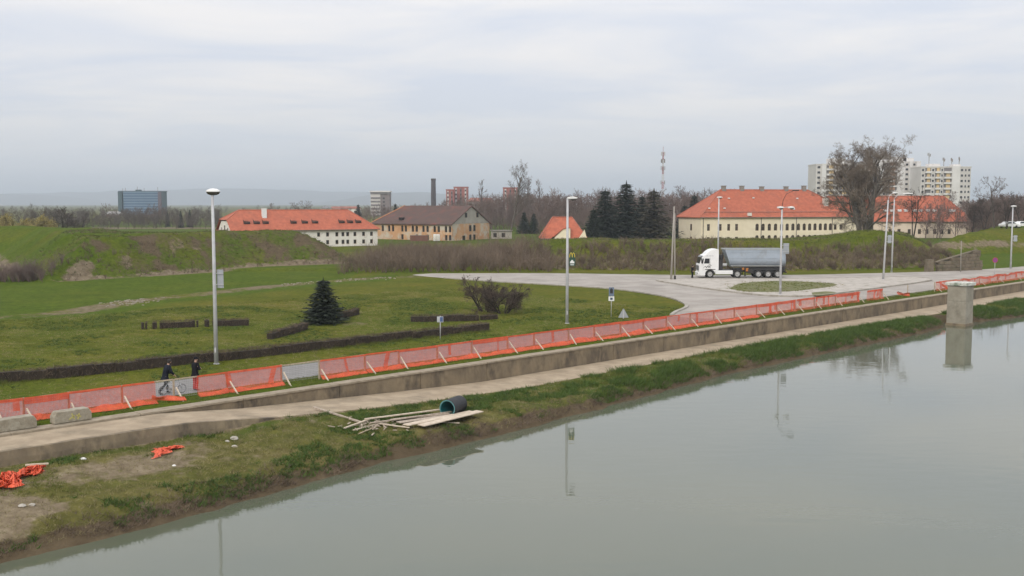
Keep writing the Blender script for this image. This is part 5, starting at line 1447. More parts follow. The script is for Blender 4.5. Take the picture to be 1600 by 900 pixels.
def far_house(px0, px1, py_e, py_r, Yd, label, mw_, mr_, nw=3):
    x0, x1 = xat(px0, Yd, 6), xat(px1, Yd, 6); Wd = x1 - x0; ze, zr = zat(py_e, Yd), zat(py_r, Yd)
    r = thing('far_house', label, 'building', (x0, Yd, 0), 0, 'low houses along the skyline')
    mb = MB(); mb.box((Wd / 2, 5, ze / 2), (Wd, 10, ze)); mb.build('wall', mw_, r)
    mb = MB(); mb.add([(-.4, -.5, ze), (Wd + .4, -.5, ze), (Wd + .4, 10.5, ze), (-.4, 10.5, ze), (1.5, 5, zr), (Wd - 1.5, 5, zr)], [(0, 1, 5, 4), (2, 3, 4, 5), (1, 2, 5), (3, 0, 4), (3, 2, 1, 0)]); mb.build('roof', mr_, r)
    for k in range(nw):
        mb = MB(); mb.box((Wd * (k + .5) / nw, -.05, ze - 2), (1.4, .2, 1.6)); mb.build('window', M_pane, r)
M_redroof2 = mat('dull_red_roof', (.30, .12, .085), (.24, .10, .075), scale=.4, rough=.9)
M_greyroof = mat('grey_roof', (.22, .21, .21), (.17, .165, .165), scale=.4, rough=.9)
far_house(731, 772, 315, 309, 620, 'long grey house with reddish roof between the chimney and the tall bare tree', M_gablegrey, M_redroof2, 5)
far_house(501, 513, 325.5, 322, 540, 'small pale house with dark flat roof above the right end of the long red roof', M_white_r, M_greyroof, 2)
far_house(513, 560, 326, 322.5, 560, 'long white house with dull red roof left of the tower block', M_white_r, M_redroof2, 5)
far_house(163, 185, 334, 330.5, 880, 'low white roofed hall beside the blue office block', M_gablegrey, M_aptw, 3)
far_house(1580, 1626, 338, 326, 330, 'house with orange brown roof and dark walls at the right edge, behind parked cars', mat('dark_blue_wall', (.05, .055, .075), None, scale=.5), M_redroof2, 3)
# lattice mast
Ym = 720; q = P(1035.5, Ym, 20); hm = zat(229, Ym)
ms = thing('radio_mast', 'slender red and white radio mast with antennas behind the spruces', 'mast', (q.x, Ym, 0))
M_mred = mat('mast_red', (.38, .10, .09), (.30, .09, .085), scale=.3); M_mwhite = mat('mast_white', (.62, .60, .60), (.52, .50, .50), scale=.3)
hsec = hm * .92 / 9
for k in range(9):
    mb = MB(); w0_, w1_ = 1.25 - k * .10, 1.25 - (k + 1) * .10
    z0_, z1_ = k * hsec, (k + 1) * hsec
    for i in range(3):
        a0, a1 = 2.1 * i + .3, 2.1 * (i + 1) + .3
        c0 = lambda w_, a: (w_ * math.cos(a), w_ * math.sin(a))
        mb.beam((*c0(w0_, a0), z0_), (*c0(w1_, a0), z1_), .22, .22)
        for j in range(3):
            za, zb = z0_ + (z1_ - z0_) * j / 3, z0_ + (z1_ - z0_) * (j + 1) / 3
            mb.beam((*c0(w0_, a0), za), (*c0(w1_, a1), zb), .12, .12)
    mb.build('mast_section', M_mred if k % 2 == 0 else M_mwhite, ms)
mb = MB(); mb.tube([(0, 0, hm * .92), (0, 0, hm)], .12, 6); mb.build('aerial', M_mred, ms)
for z_, n_ in ((hm * .90, 6), (hm * .80, 6), (hm * .70, 4), (hm * .50, 2)):
    mb = MB()
    for k in range(n_):
        a = 2 * math.pi * k / n_; mb.box((1.25 * math.cos(a), 1.25 * math.sin(a), z_), (.4, .4, 2.6))
    mb.build('antenna_ring', M_mwhite if z_ > hm * .85 else M_chim, ms)
# parked cars at the right edge
def car(px, Yd, label, colour, ang):
    p_ = P(px, Yd, 4); z_ = terr1(p_.x, p_.y)
    r = thing('parked_car', label, 'car', (p_.x, p_.y, z_), ang, 'cars parked on the embankment')
    prof = [(-2.1, .35), (-2.15, .75), (-1.95, .95), (-1.45, 1.0), (-.85, 1.42), (.6, 1.46), (1.35, 1.02), (1.95, .9), (2.12, .7), (2.1, .32)]
    mb = MB(); mb.extrude_y(prof, -.85, .85); mb.build('body', colour, r, bevel=.07)
    for yy in (-.86, .86):
        mb = MB(); mb.extrude_y([(-1.25, 1.0), (-.8, 1.34), (.5, 1.38), (1.1, 1.02)], yy - .012, yy + .012); mb.build('side_window', M_glassd, r)
    for xx in (-1.3, 1.3):
        for yy in (-.78, .78):
            mb = MB(); mb.lathe([(.01, -.1), (.31, -.1), (.31, .1), (.01, .1)], (xx, yy, .31), 14, axis='y'); mb.build('wheel', M_black, r)
car(1576, 232, 'white parked car directly left of the farthest lamp post, low over the embankment', M_white, .3)
car(1586.5, 236, 'white parked car between the other two at the right edge', M_white, 1.2)
car(1597, 240, 'white parked car farthest right, cut by the picture edge', M_cab, .1)

# ------------------------------------------------------------------ vegetation
M_bark = mat('bark', (0.135, 0.115, 0.095), (0.080, 0.066, 0.054), scale=2.5, rough=.95, bump=.5, third=((.19, .185, .165), 1.0, .55, .75))
M_darkbark = mat('dark_bark', (0.060, 0.048, 0.040), (0.038, 0.030, 0.026), scale=2.5, rough=.95)
M_twig = mat('bare_twigs', (0.165, 0.130, 0.100), (0.100, 0.078, 0.062), scale=.35, rough=.95)
M_twigdark = mat('dark_twigs', (0.085, 0.062, 0.052), (0.052, 0.040, 0.034), scale=.6, rough=.95)
M_twigred = mat('reddish_twigs', (0.200, 0.142, 0.120), (0.125, 0.092, 0.080), scale=.10, rough=.95)
M_brush = mat('dry_brush', (0.205, 0.152, 0.108), (0.105, 0.076, 0.054), scale=.32, rough=.95, lo=.38, hi=.62)
M_needle = mat('spruce_needles', (0.012, 0.020, 0.012), (0.024, 0.034, 0.018), scale=.9, rough=.85)
M_needleb = mat('browning_needles', (0.045, 0.042, 0.026), (0.070, 0.060, 0.036), scale=.8, rough=.85)
M_willow = mat('willow_buds', (0.34, 0.275, 0.085), (0.20, 0.165, 0.06), scale=.4, rough=.9)
M_gdry = mat('dry_grass', (0.30, 0.25, 0.125), (0.19, 0.17, 0.07), scale=.9, rough=.9)
M_ggreen = mat('green_grass', (0.130, 0.145, 0.022), (0.092, 0.112, 0.014), scale=.7, rough=.9)
M_gdark = mat('dark_weeds', (0.068, 0.118, 0.014), (0.046, 0.084, 0.010), scale=1.1, rough=.85)

class Tree:
    def __init__(self, seed): self.r = random.Random(seed); self.seg = []
    def branch(self, p, d, L, rad, lev, spec, up):
        r = self.r; n = (5, 4, 3, 3, 2, 2)[min(lev, 5)]
        kids, ratio, ang = spec[lev] if lev < len(spec) else (0, 0, 0)
        x, y, z = p; dx, dy, dz = d
        wob = (.055, .16, .20, .24, .28, .3)[min(lev, 5)]
        path = [(x, y, z, rad)]; dirs = []
        for i in range(n):
            dx += r.gauss(0, wob); dy += r.gauss(0, wob); dz += r.gauss(0, wob) + up
            q = math.sqrt(dx * dx + dy * dy + dz * dz) or 1; dx /= q; dy /= q; dz /= q
            x += dx * L / n; y += dy * L / n; z += dz * L / n
            path.append((x, y, z, rad * (1 - (0.62 if lev else .45) * (i + 1) / n))); dirs.append((dx, dy, dz))
            self.seg.append((lev, path[-2], path[-1]))
        for k in range(kids):
            f = (k + r.random()) / kids; f = .28 + .72 * f if lev else self.tf + (1 - self.tf) * f
            i = min(n - 1, int(f * n)); g = f * n - i
            a, b_ = path[i], path[i + 1]
            pp = tuple(a[j] + (b_[j] - a[j]) * g for j in range(3)); rr_ = a[3] + (b_[3] - a[3]) * g
            ax, ay, az = dirs[i]; vx, vy, vz = r.gauss(0, 1), r.gauss(0, 1), r.gauss(0, 1)
            q = vx * ax + vy * ay + vz * az; vx -= q * ax; vy -= q * ay; vz -= q * az
            m_ = math.sqrt(vx * vx + vy * vy + vz * vz) or 1
            t = ang * r.uniform(.65, 1.25); ct, sn = math.cos(t), math.sin(t)
            nd = tuple(ct * a_ + sn * v_ / m_ for a_, v_ in ((ax, vx), (ay, vy), (az, vz)))
            self.branch(pp, nd, L * ratio * r.uniform(.7, 1.2) * (1.15 - .45 * f), rr_ * (.54 if lev else .56), lev + 1, spec, up)
    def arrays(self, lo, hi, minr=.0):
        s_ = [q for q in self.seg if lo <= q[0] <= hi]
        if not s_: return None
        P0 = np.array([q[1][:3] for q in s_]); P1 = np.array([q[2][:3] for q in s_])
        R0 = np.maximum([q[1][3] for q in s_], minr); R1 = np.maximum([q[2][3] for q in s_], minr * .8)
        return P0, P1, R0, R1
def tree_meshes(seed, stems, Hs, rad, spec, tf=.35, up=.03, spread=.15, minr=.012, trunk_lv=1, mt=None, mc=None, base=.2):
    t = Tree(seed); t.tf = tf
    for k in range(stems):
        a = 2 * math.pi * k / max(1, stems) + t.r.random()
        sp = spread * (1 if stems > 1 else t.r.random())
        t.branch((base * math.cos(a) * (stems > 1), base * math.sin(a) * (stems > 1), -.2), (sp * math.cos(a), sp * math.sin(a), 1), Hs * t.r.uniform(.85, 1.08), rad * t.r.uniform(.8, 1.1), 0, spec, up)
    V, Fq = cones(*t.arrays(0, trunk_lv, .03), 6)
    m1 = np_mesh('trunk', V, Fq, mt or M_bark, smooth=True)
    A = t.arrays(trunk_lv + 1, 9, minr)
    V, Fq = cones(*A, 3)
    m2 = np_mesh('crown', V, Fq, mc or M_twig)
    return m1, m2
def tree(name, label, px, Yd, meshes, rz=0.0, sc=1.0, z=None, group=None, cat='tree'):
    p_ = P(px, Yd, z if z is not None else 0)
    zz = terr1(p_.x, p_.y) if z is None else z
    r = thing(name, label, cat, (p_.x, p_.y, zz), rz, group)
    r.scale = sc if isinstance(sc, tuple) else (sc, sc, sc)
    obj('trunk', meshes[0], r); obj('crown', meshes[1], r)
    return r
# the big old tree: several stems, wide crown
spec_big = [(9, .54, .72), (7, .58, .72), (7, .52, .8), (6, .52, .85), (6, .55, .9)]
M_bigtwig = mat('old_tree_twigs', (0.270, 0.212, 0.160), (0.160, 0.126, 0.098), scale=.4, rough=.95)
big = tree_meshes(17, 5, 15.0, .52, spec_big, tf=.24, up=.035, spread=.27, minr=.011, base=.5, mc=M_bigtwig)
tree('bare_tree', 'huge old bare tree with a wide crown rising in front of the apartment blocks', 1349, 226, big, .4, (1.12, 1.05, 1.08), z=1.2)
dk = tree_meshes(8, 2, 7.4, .20, [(7, .5, .8), (6, .55, .8), (5, .5, .8), (4, .5, .8)], tf=.25, up=.03, spread=.25, minr=.016, mt=M_darkbark, mc=M_twigdark, base=.3)
tree('bare_tree', 'small dark bare tree with twin stems in front of the right barracks wall', 1426, 205, dk, 1.2, (.80, .80, 1.0), z=3.4)
tall = tree_meshes(12, 1, 17, .34, [(16, .34, .62), (6, .55, .7), (6, .5, .75), (4, .5, .8)], tf=.30, up=.03, minr=.018)
tree('bare_tree', 'tall slender bare tree standing alone right of the ochre house', 797, 297, tall, 0, (1.0, 1.0, 1.06))
mid1 = tree_meshes(21, 1, 11, .24, [(12, .46, .8), (6, .55, .75), (5, .5, .8), (4, .5, .8)], tf=.22, up=.03, minr=.022, mc=M_twigred)
mid2 = tree_meshes(22, 2, 10, .20, [(10, .48, .7), (6, .5, .7), (5, .5, .8), (3, .5, .8)], tf=.22, up=.05, minr=.022, mc=M_twigdark, mt=M_darkbark, spread=.25)
pop = tree_meshes(23, 1, 13, .22, [(22, .24, .45), (6, .5, .5), (5, .5, .6)], tf=.15, up=.12, minr=.024, mc=M_twigred)
gr = 'bare trees along the skyline'
def far_tree(px, Yd, py_top, label, meshes, H0, rz, wx=1.0, name='bare_tree'):
    h_ = zat(py_top, Yd) - terr1(xat(px, Yd), Yd); s_ = h_ / H0
    return tree(name, label, px, Yd, meshes, rz, (s_ * wx, s_ * wx, s_), group=gr)
far_tree(825, 400, 292, 'left one of two narrow bare poplars right of the tall slender bare tree', pop, 13.5, .3)
far_tree(848, 405, 293, 'right one of two narrow bare poplars, nearer the second lamp post', pop, 13.5, 2.1)
far_tree(750, 430, 293, 'narrow bare poplar just left of the tall slender bare tree', pop, 13.5, 4.1, .9)
far_tree(1064, 370, 291, 'round bare tree between the spruces and the long barracks', mid1, 13.5, .5, .8)
far_tree(1553, 236, 277, 'tallest bare tree at the right, well above its dark neighbours', mid1, 13.5, 2.2)
far_tree(1519, 240, 306, 'dark bare tree touching the right end of the pale barracks roof', mid2, 12, .7)
far_tree(1536, 232, 305, 'dense dark bare tree left of the tallest right hand tree', mid2, 12, 2.7)
far_tree(1571, 228, 300, 'dark bare tree right of the tallest right hand tree', mid2, 12, 4.0)
far_tree(1594, 260, 296, 'bare tree at the right picture edge above the orange brown roof', mid2, 12, 5.0)
far_tree(1484, 330, 300, 'reddish bare tree in front of the farthest right apartment block', mid1, 13.5, 3.3, .8)
far_tree(104, 262, 319, 'dark bare tree at left, tallest beyond the bastion', mid2, 12, 1.0, 1.25)
far_tree(124, 275, 328, 'lower dark bare tree right of the tallest one beyond the bastion', mid2, 12, 2.0, 1.2)
far_tree(168, 420, 318, 'thin bare tree left of the blue office block', mid1, 13.5, 1.6, .7)
far_tree(240, 420, 318, 'reddish bare tree in front of the right side of the blue office block', mid1, 13.5, 5.0)
far_tree(462, 420, 317, 'round bare tree above the middle of the long red roof', mid1, 13.5, .9, 1.1)
far_tree(480, 425, 314, 'paler round bare tree beside it above the long red roof', mid1, 13.5, 2.9, 1.1)
far_tree(424, 430, 318, 'round bare tree just behind the white chimney of the long red roof', mid1, 13.5, 3.7, 1.0)
far_tree(1128, 330, 296, 'bare tree rising behind the left slope of the barracks roof', mid1, 13.5, 4.4, .8)
# spring-yellow shrubs at left
rng = np.random.RandomState(31)
def leafy_shrub(px, Yd, py_top, wpx, label, material, seed):
    x_, y_ = xat(px, Yd), Yd; z_ = terr1(x_, y_); h_ = zat(py_top, Yd) - z_; w_ = wpx / F * Yd
    r = thing('shrub', label, 'shrub', (x_, y_, z_), 0, 'budding shrubs beyond the bastion'); rr = np.random.RandomState(seed)
    n = 26; a = rr.rand(n) * 6.28; q = rr.rand(n) ** .5
    P0 = np.zeros((n, 3)); P0[:, 0] = .3 * np.cos(a); P0[:, 1] = .3 * np.sin(a); P0[:, 2] = -.1
    P1 = np.stack([w_ * .42 * q * np.cos(a), w_ * .42 * q * np.sin(a), h_ * (.95 - .4 * q)], -1)
    V, Fq = cones(P0, P1, np.full(n, .07), np.full(n, .02), 4); obj('stems', np_mesh('stems', V, Fq, M_darkbark), r)
    m_ = 6000; k = rr.randint(0, n, m_); u = rr.uniform(.35, 1.05, m_)[:, None]
    B = P0[k] + (P1[k] - P0[k]) * u + rr.normal(size=(m_, 3)) * np.array([w_ * .07, w_ * .07, h_ * .06])
    E_ = B + rr.normal(size=(m_, 3)) * .28 + np.array([0, 0, .05])
    V, Fq = blades(B, E_, .22, rr); obj('crown', np_mesh('crown', V, Fq, material), r)
leafy_shrub(10, 268, 334, 40, 'yellow green budding shrub at the left picture edge beyond the bastion', M_willow, 1)
leafy_shrub(46, 275, 338, 34, 'brownish yellow shrub second from the left edge beyond the bastion', M_willow, 2)
leafy_shrub(72, 270, 333, 38, 'brightest yellow budding shrub left of the tallest dark tree', M_willow, 3)

# spruces
def spruce_meshes(seed, Hs, rad, whorls, per, material, leaf, dens):
    rr = np.random.RandomState(seed)
    V, Fq = cones([[0, 0, -.2]], [[0, 0, Hs * .97]], [rad], [.02], 8); m1 = np_mesh('trunk', V, Fq, M_darkbark)
    B, E_, Wd = [], [], []
    for i in range(whorls):
        u = (i + rr.rand() * .6) / whorls; z_ = Hs * (.03 + .95 * u); L_ = Hs * .23 * (1 - u) ** .82 * (.85 + .3 * rr.rand()) + .06
        k_ = max(4, int(per * (1 - .45 * u)))
        for j in range(k_):
            a = 2 * math.pi * (j + rr.rand() * .7) / k_ + i * 1.3; l_ = L_ * rr.uniform(.72, 1.15)
            nd = max(3, int(l_ * dens))
            for q in range(nd):
                f = (q + rr.rand()) / nd; rad_ = l_ * f
                zz = z_ - .20 * l_ * math.sin(f * 2.6) + .05 * l_ * f
                b_ = np.array([math.cos(a) * rad_, math.sin(a) * rad_, zz]) + rr.normal(size=3) * .03 * l_
                a2 = a + rr.choice([-1, 1]) * rr.uniform(.3, 1.0)
                ll = leaf * rr.uniform(.6, 1.3) * (1.1 - .4 * f)
                B.append(b_); E_.append(b_ + np.array([math.cos(a2) * ll, math.sin(a2) * ll, -rr.uniform(-.05, .55) * ll])); Wd.append(leaf * .42)
        B.append(np.array([0, 0, z_])); E_.append(np.array([0, 0, z_ + leaf * 1.6])); Wd.append(leaf * .4)
    V, Fq = blades(np.array(B), np.array(E_), np.array(Wd), rr)
    return m1, np_mesh('foliage', V, Fq, material)
def spruce(label, px, Yd, py_top, meshes, H0, rz, wx=1.0, z=None, group='dark spruces in the fort'):
    p_ = P(px, Yd, 0); zz = terr1(p_.x, p_.y) if z is None else z
    h_ = zat(py_top, Yd) - zz; s_ = h_ / H0
    r = thing('spruce_tree', label, 'spruce', (p_.x, p_.y, zz), rz, group); r.scale = (s_ * wx, s_ * wx, s_)
    obj('trunk', meshes[0], r); obj('foliage', meshes[1], r)
sp1 = spruce_meshes(3, 13, .22, 46, 13, M_needle, .66, 4.6)
sp2 = spruce_meshes(4, 13, .22, 46, 13, M_needleb, .64, 4.0)
spruce('left of the three big spruces, with a bent tip', 945, 262, 296, sp1, 13, .4, 2.1)
spruce('tallest and middle one of the three big dark spruces', 978, 264, 284.5, sp1, 13, 2.0, 2.0)
spruce('brownish right one of the three big spruces', 1021, 262, 297, sp2, 13, 1.0, 2.4)
spruce('low dark spruce skirting the left foot of the three big ones', 927, 256, 326, sp1, 13, 3.0, 1.7)
spruce('dark pointed spruce between the tallest and the brownish one, half hidden', 1003, 272, 305, sp1, 13, 4.2, 1.6)
spruce('dark spruce beside the left roof corner of the barracks', 1084, 300, 304, sp1, 13, 5.1, 1.6)
spruce('small dark spruce nearest the left roof corner of the barracks', 1069, 296, 320, sp1, 13, .9, 1.7)
for i, (px_, Yd_, yt_) in enumerate(((283, 430, 329), (297, 440, 327), (262, 450, 331))):
    spruce(('left', 'tallest right', 'farthest left faint')[i] + ' small far spruce between the blue block and the first lamp post', px_, Yd_, yt_, sp1, 13, i, .9)
spruce('small far spruce left of the tower block', 560, 470, 319, sp1, 13, 2.2, 1.3)
spruce('far dark spruce at the foot of the tower block', 618, 460, 318, sp1, 13, 3.2, 1.1)
for i, (px_, yt_) in enumerate(((819, 331), (834, 333))):
    spruce('dark rounded evergreen, ' + ('left' if i == 0 else 'right') + ' of the pair on the green rampart behind the small red roof', px_, 345, yt_, sp1, 13, i, 1.7)
sp3 = spruce_meshes(9, 3.75, .10, 34, 15, M_needle, .27, 13)
p_ = G(506, 505); r = thing('spruce_tree', 'lone small dark spruce on the lawn between the clipped hedges', 'spruce', (p_.x, p_.y, terr1(p_.x, p_.y)), .5)
r.scale = (2.15, 2.15, 1.0); obj('trunk', sp3[0], r); obj('foliage', sp3[1], r)
for o in r.children: pass

# bare multi-stem shrubs on the lawn
M_shrub = mat('shrub_twigs', (0.135, 0.098, 0.078), (0.075, 0.055, 0.045), scale=1.2, rough=.95)
shA = tree_meshes(41, 8, 2.7, .075, [(7, .5, .6), (7, .55, .65), (6, .5, .7), (6, .5, .75)], tf=.25, up=.02, spread=.85, minr=.006, mt=M_darkbark, mc=M_shrub, base=.35)
shB = tree_meshes(42, 11, 2.5, .06, [(7, .48, .6), (7, .55, .65), (6, .5, .7), (5, .5, .75)], tf=.15, up=.02, spread=.9, minr=.006, mt=M_darkbark, mc=M_shrub, base=.3)
for px_, py_, ms_, lab, rz_ in ((759, 486, shA, 'taller open bare shrub with thick stems on the lawn, left of the pair', .3), (786, 489, shB, 'denser round bare shrub on the lawn, right of the pair', 1.4)):
    p_ = G(px_, py_); r = thing('bare_shrub', lab, 'shrub', (p_.x, p_.y, terr1(p_.x, p_.y)), rz_, 'bare shrubs on the lawn')
    obj('trunk', ms_[0], r); obj('crown', ms_[1], r)

# clipped leafless hedges
def hedge(pts, w_, h_, label, seed, gaps=()):
    pts = [np.array([G(*q).x, G(*q).y]) for q in pts]
    c = pts[0]; rr = np.random.RandomState(seed)
    r = thing('hedge', label, 'hedge', (c[0], c[1], 0), 0, 'clipped leafless hedges on the lawn')
    Bs, Es, core = [], [], MB()
    for a, b_ in zip(pts[:-1], pts[1:]):
        L_ = np.linalg.norm(b_ - a); d_ = (b_ - a) / L_; nn = np.array([-d_[1], d_[0]])
        n = int(L_ * 300); u = rr.rand(n)
        if gaps:
            keep = np.ones(n, bool)
            for g0, g1 in gaps: keep &= ~((u > g0) & (u < g1))
            u = u[keep]; n = len(u)
        lat = rr.uniform(-w_ / 2, w_ / 2, n)
        q = a + d_ * (u * L_)[:, None] + nn * lat[:, None] - c
        z0_ = rr.uniform(-.05, h_ * .85, n); l_ = rr.uniform(.12, .42, n)
        B = np.column_stack([q, z0_]); dr = rr.normal(size=(n, 3)) * .55; dr[:, 2] = np.abs(dr[:, 2]) + .35
        E_ = B + dr * l_[:, None]; E_[:, 2] = np.minimum(E_[:, 2], h_ * (1 + .05 * rr.normal(size=n)) + .05 * np.sin(u * L_ * 1.7))
        Bs.append(B); Es.append(E_)
        segs = [(0, 1)] if not gaps else []
        if gaps:
            e = 0
            for g0, g1 in sorted(gaps): segs.append((e, g0)); e = g1
            segs.append((e, 1))
        for s0_, s1_ in segs:
            core = MB() if gaps else core
            k = max(1, int((s1_ - s0_) * L_ / 1.2)); us = np.linspace(s0_, s1_, k + 1)
            for i in range(k):
                pa, pb = a + d_ * us[i] * L_ - c, a + d_ * us[i + 1] * L_ - c
                hh = h_ * rr.uniform(.60, .80); ww = w_ * rr.uniform(.28, .38)
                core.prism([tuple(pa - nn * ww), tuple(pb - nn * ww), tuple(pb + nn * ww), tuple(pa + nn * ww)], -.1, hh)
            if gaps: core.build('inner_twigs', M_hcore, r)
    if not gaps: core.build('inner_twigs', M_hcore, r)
    V, Fq = blades(np.concatenate(Bs), np.concatenate(Es), .030, rr)
    obj('clipped_twigs', np_mesh('clipped_twigs', V, Fq, M_htwig), r)
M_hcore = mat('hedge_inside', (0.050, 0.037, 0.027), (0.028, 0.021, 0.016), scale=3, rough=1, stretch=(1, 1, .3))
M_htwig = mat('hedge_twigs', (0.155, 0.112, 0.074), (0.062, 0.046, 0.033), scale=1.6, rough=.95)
hedge([(-40, 601), (110, 588), (400, 557), (600, 534), (762, 516)], .62, .74, 'long dark clipped hedge running across the lawn behind the orange fence', 1)
hedge([(221, 514), (300, 510.5), (389, 508)], .6, .66, 'short hedge with gaps at its left end, crossed by the first lamp post', 2, ((.11, .22), (.30, .36), (.05, .08)))
hedge([(421, 530), (449, 523), (478, 514.5)], .6, .68, 'short slanting hedge in front of the lone spruce', 3)
hedge([(530, 499), (558, 490.5)], .6, .66, 'shortest hedge, peeping out behind the lone spruce', 4)
hedge([(642, 502.5), (700, 501.5), (748, 500.5)], .6, .66, 'straight hedge in front of the bare shrubs', 5)
hedge([(752, 500), (776, 498)], .5, .48, 'thin brown hedge end below the bare shrubs', 6)

# ------------------------------------------------------------------ brush, far wood, grass: masses nobody could count
def brush(name, pts, hts, seed, stems=9, twigs=34, wst=.05, wtw=.034, spread=.5, material=None):
    rr = np.random.RandomState(seed); pts = np.asarray(pts); hts = np.asarray(hts); N = len(pts)
    B = np.repeat(pts, stems, 0); h_ = np.repeat(hts, stems)
    a = rr.rand(len(B)) * 6.28; q = rr.rand(len(B)) ** .6 * spread
    E_ = B + np.column_stack([np.cos(a) * q * h_, np.sin(a) * q * h_, h_ * rr.uniform(.7, 1.1, len(B))])
    V1, F1 = blades(B, E_, wst, rr)
    k = rr.randint(0, stems, (N, twigs)) + np.arange(N)[:, None] * stems; k = k.ravel()
    u = rr.uniform(.2, .95, len(k))[:, None]; b2 = B[k] + (E_[k] - B[k]) * u
    d_ = (E_[k] - B[k]) * .35 + rr.normal(size=b2.shape) * (.20 * h_[k])[:, None]
    V2, F2 = blades(b2, b2 + d_, wtw, rr)
    return stuff(obj(name, np_mesh(name, np.concatenate([V1, V2]), np.concatenate([F1, F2 + len(V1)]), material or M_brush)))
rr = np.random.RandomState(51)
# thicket between the bastion and the embankment
x_ = rr.uniform(-27, 10, 5000); y_ = rr.uniform(149.5, 200, 5000)
z_ = terr(x_, y_); pb_ = poly_dist(x_, y_, BASTION); left_lim = -26 + (y_ - 150) * .06
ok = (pb_ < -1.5) & (z_ < 2.6) & (x_ > left_lim) & (x_ < 6 + 0 * y_) & (y_ > 149.5 + 2.5 * vnoise(x_ / 3, x_ * 0)) & (rr.rand(5000) < .6)
pts = np.column_stack([x_, y_, z_ - .05])[ok][:900]
h_ = rr.uniform(2.0, 3.5, len(pts)) * (1 - .25 * sm(pts[:, 0], -4, 8)) * (1 - .35 * sm(pts[:, 1], 176, 196)) * (.75 + .5 * fbm(pts[:, 0] / 6, pts[:, 1] / 6))
brush('thicket', pts, h_, 1, 9, 40)
x_ = rr.uniform(-2, 70, 5200); y_ = rr.uniform(150, 175, 5200); z_ = terr(x_, y_); de = poly_dist(x_, y_, EMB)
ok = (de > -.4) & (de < 6.6 + 1.4 * (fbm(x_ / 6, y_ / 6) - .5) * 4 - 1.8 * sm(x_, 52, 66)) & (y_ < 174)
pts = np.column_stack([x_, y_, z_ - .05])[ok][:1500]
brush('slope_brush', pts, rr.uniform(.6, 1.35, len(pts)), 2, 8, 34, .045, .032, .55)
# clump of brush at the left corner of the bastion
x_ = rr.normal(-68, 3.2, 90); y_ = rr.normal(139, 1.8, 90)
ok = (x_ < -61)
br_ = brush('corner_bush', np.column_stack([x_, y_, terr(x_, y_) - .05])[ok], rr.uniform(1.4, 2.6, ok.sum()), 3, 12, 60, .05, .034, .5, M_twigred)
# low scrub along the bastion's foot and on its face
x_ = rr.uniform(-62, -22, 2600); y_ = rr.uniform(135, 190, 2600); db = poly_dist(x_, y_, BASTION)
ok = ((db > -1.2) & (db < 1.4) & (rr.rand(2600) < .5)) | ((db > 1) & (db < 7) & (fbm(x_ / 3.5, y_ / 3.5) > .57))
pts = np.column_stack([x_, y_, terr(x_, y_) - .03])[ok]
brush('bastion_scrub', pts, rr.uniform(.35, .9, len(pts)), 4, 7, 22, .04, .03, .7)

# far wood: rows of simple bare trees joined into one mass
def simple_tree(seed, kids):
    t = Tree(seed); t.tf = .12
    t.branch((0, 0, 0), (0, 0, 1), .82, .018, 0, kids, .04)
    A = t.arrays(0, 9, 0)
    return A[0], A[1], np.maximum(A[2], .0038)
protos = [simple_tree(60 + k, [(12, .5, .75), (6, .55, .75), (5, .5, .8)]) for k in range(5)]
protop = [simple_tree(70 + k, [(15, .28, .45), (5, .5, .55), (4, .5, .6)]) for k in range(2)]
def far_wood(name, bands, seed, material):
    rr = np.random.RandomState(seed); Bs, Es, Ws = [], [], []
    for px0, px1, Y0, Y1, n, ht0, ht1, frac_pop in bands:
        for i in range(n):
            Yd = rr.uniform(Y0, Y1); px_ = rr.uniform(px0, px1); x0 = xat(px_, Yd)
            top = np.interp(px_, [px0, px1], [ht0, ht1]) + rr.uniform(-1, 7)
            z0_ = terr1(x0, Yd); hh = max(3.5, zat(top, Yd) - z0_)
            A = protop[rr.randint(2)] if rr.rand() < frac_pop else protos[rr.randint(5)]
            a = rr.rand() * 6.28; ca, sa = math.cos(a), math.sin(a); wx = rr.uniform(.75, 1.15)
            M3 = np.array([[ca * hh * wx, -sa * hh * wx, 0], [sa * hh * wx, ca * hh * wx, 0], [0, 0, hh]]).T
            o_ = np.array([x0, Yd, z0_ - .2])
            Bs.append(A[0] @ M3 + o_); Es.append(A[1] @ M3 + o_); Ws.append(A[2] * hh * 2.2)
    B, E_, W2 = np.concatenate(Bs), np.concatenate(Es), np.concatenate(Ws)
    V, Fq = blades(B, B + (E_ - B) * 1.5, W2, rr)
    return stuff(obj(name, np_mesh(name, V, Fq, material)))
far_wood('far_wood', [
    (840, 1075, 330, 430, 130, 303, 304, .08), (840, 1075, 320, 350, 60, 330, 330, 0), (690, 850, 380, 520, 100, 314, 302, .15), (690, 850, 370, 420, 50, 335, 332, 0), (560, 700, 470, 600, 60, 324, 318, .05),
    (1075, 1140, 320, 400, 18, 304, 298, .1), (1440, 1640, 262, 330, 46, 318, 302, .1), (1516, 1576, 238, 300, 46, 316, 312, .1), (1500, 1640, 300, 420, 40, 312, 305, .1)], 5, M_twigred)
far_wood('distant_tree_line', [
    (-60, 100, 330, 480, 50, 326, 324, .05), (100, 345, 430, 640, 130, 326, 325, .06), (100, 345, 400, 440, 110, 336, 336, 0), (175, 262, 430, 520, 26, 331, 322, .1),
    (345, 560, 440, 600, 40, 325, 324, .05), (-60, 700, 800, 1400, 120, 323, 322, .05), (700, 1680, 700, 1200, 90, 312, 312, .05)], 6, mat('distant_twigs', (0.135, 0.108, 0.090), (0.085, 0.070, 0.060), scale=.08, rough=.95))

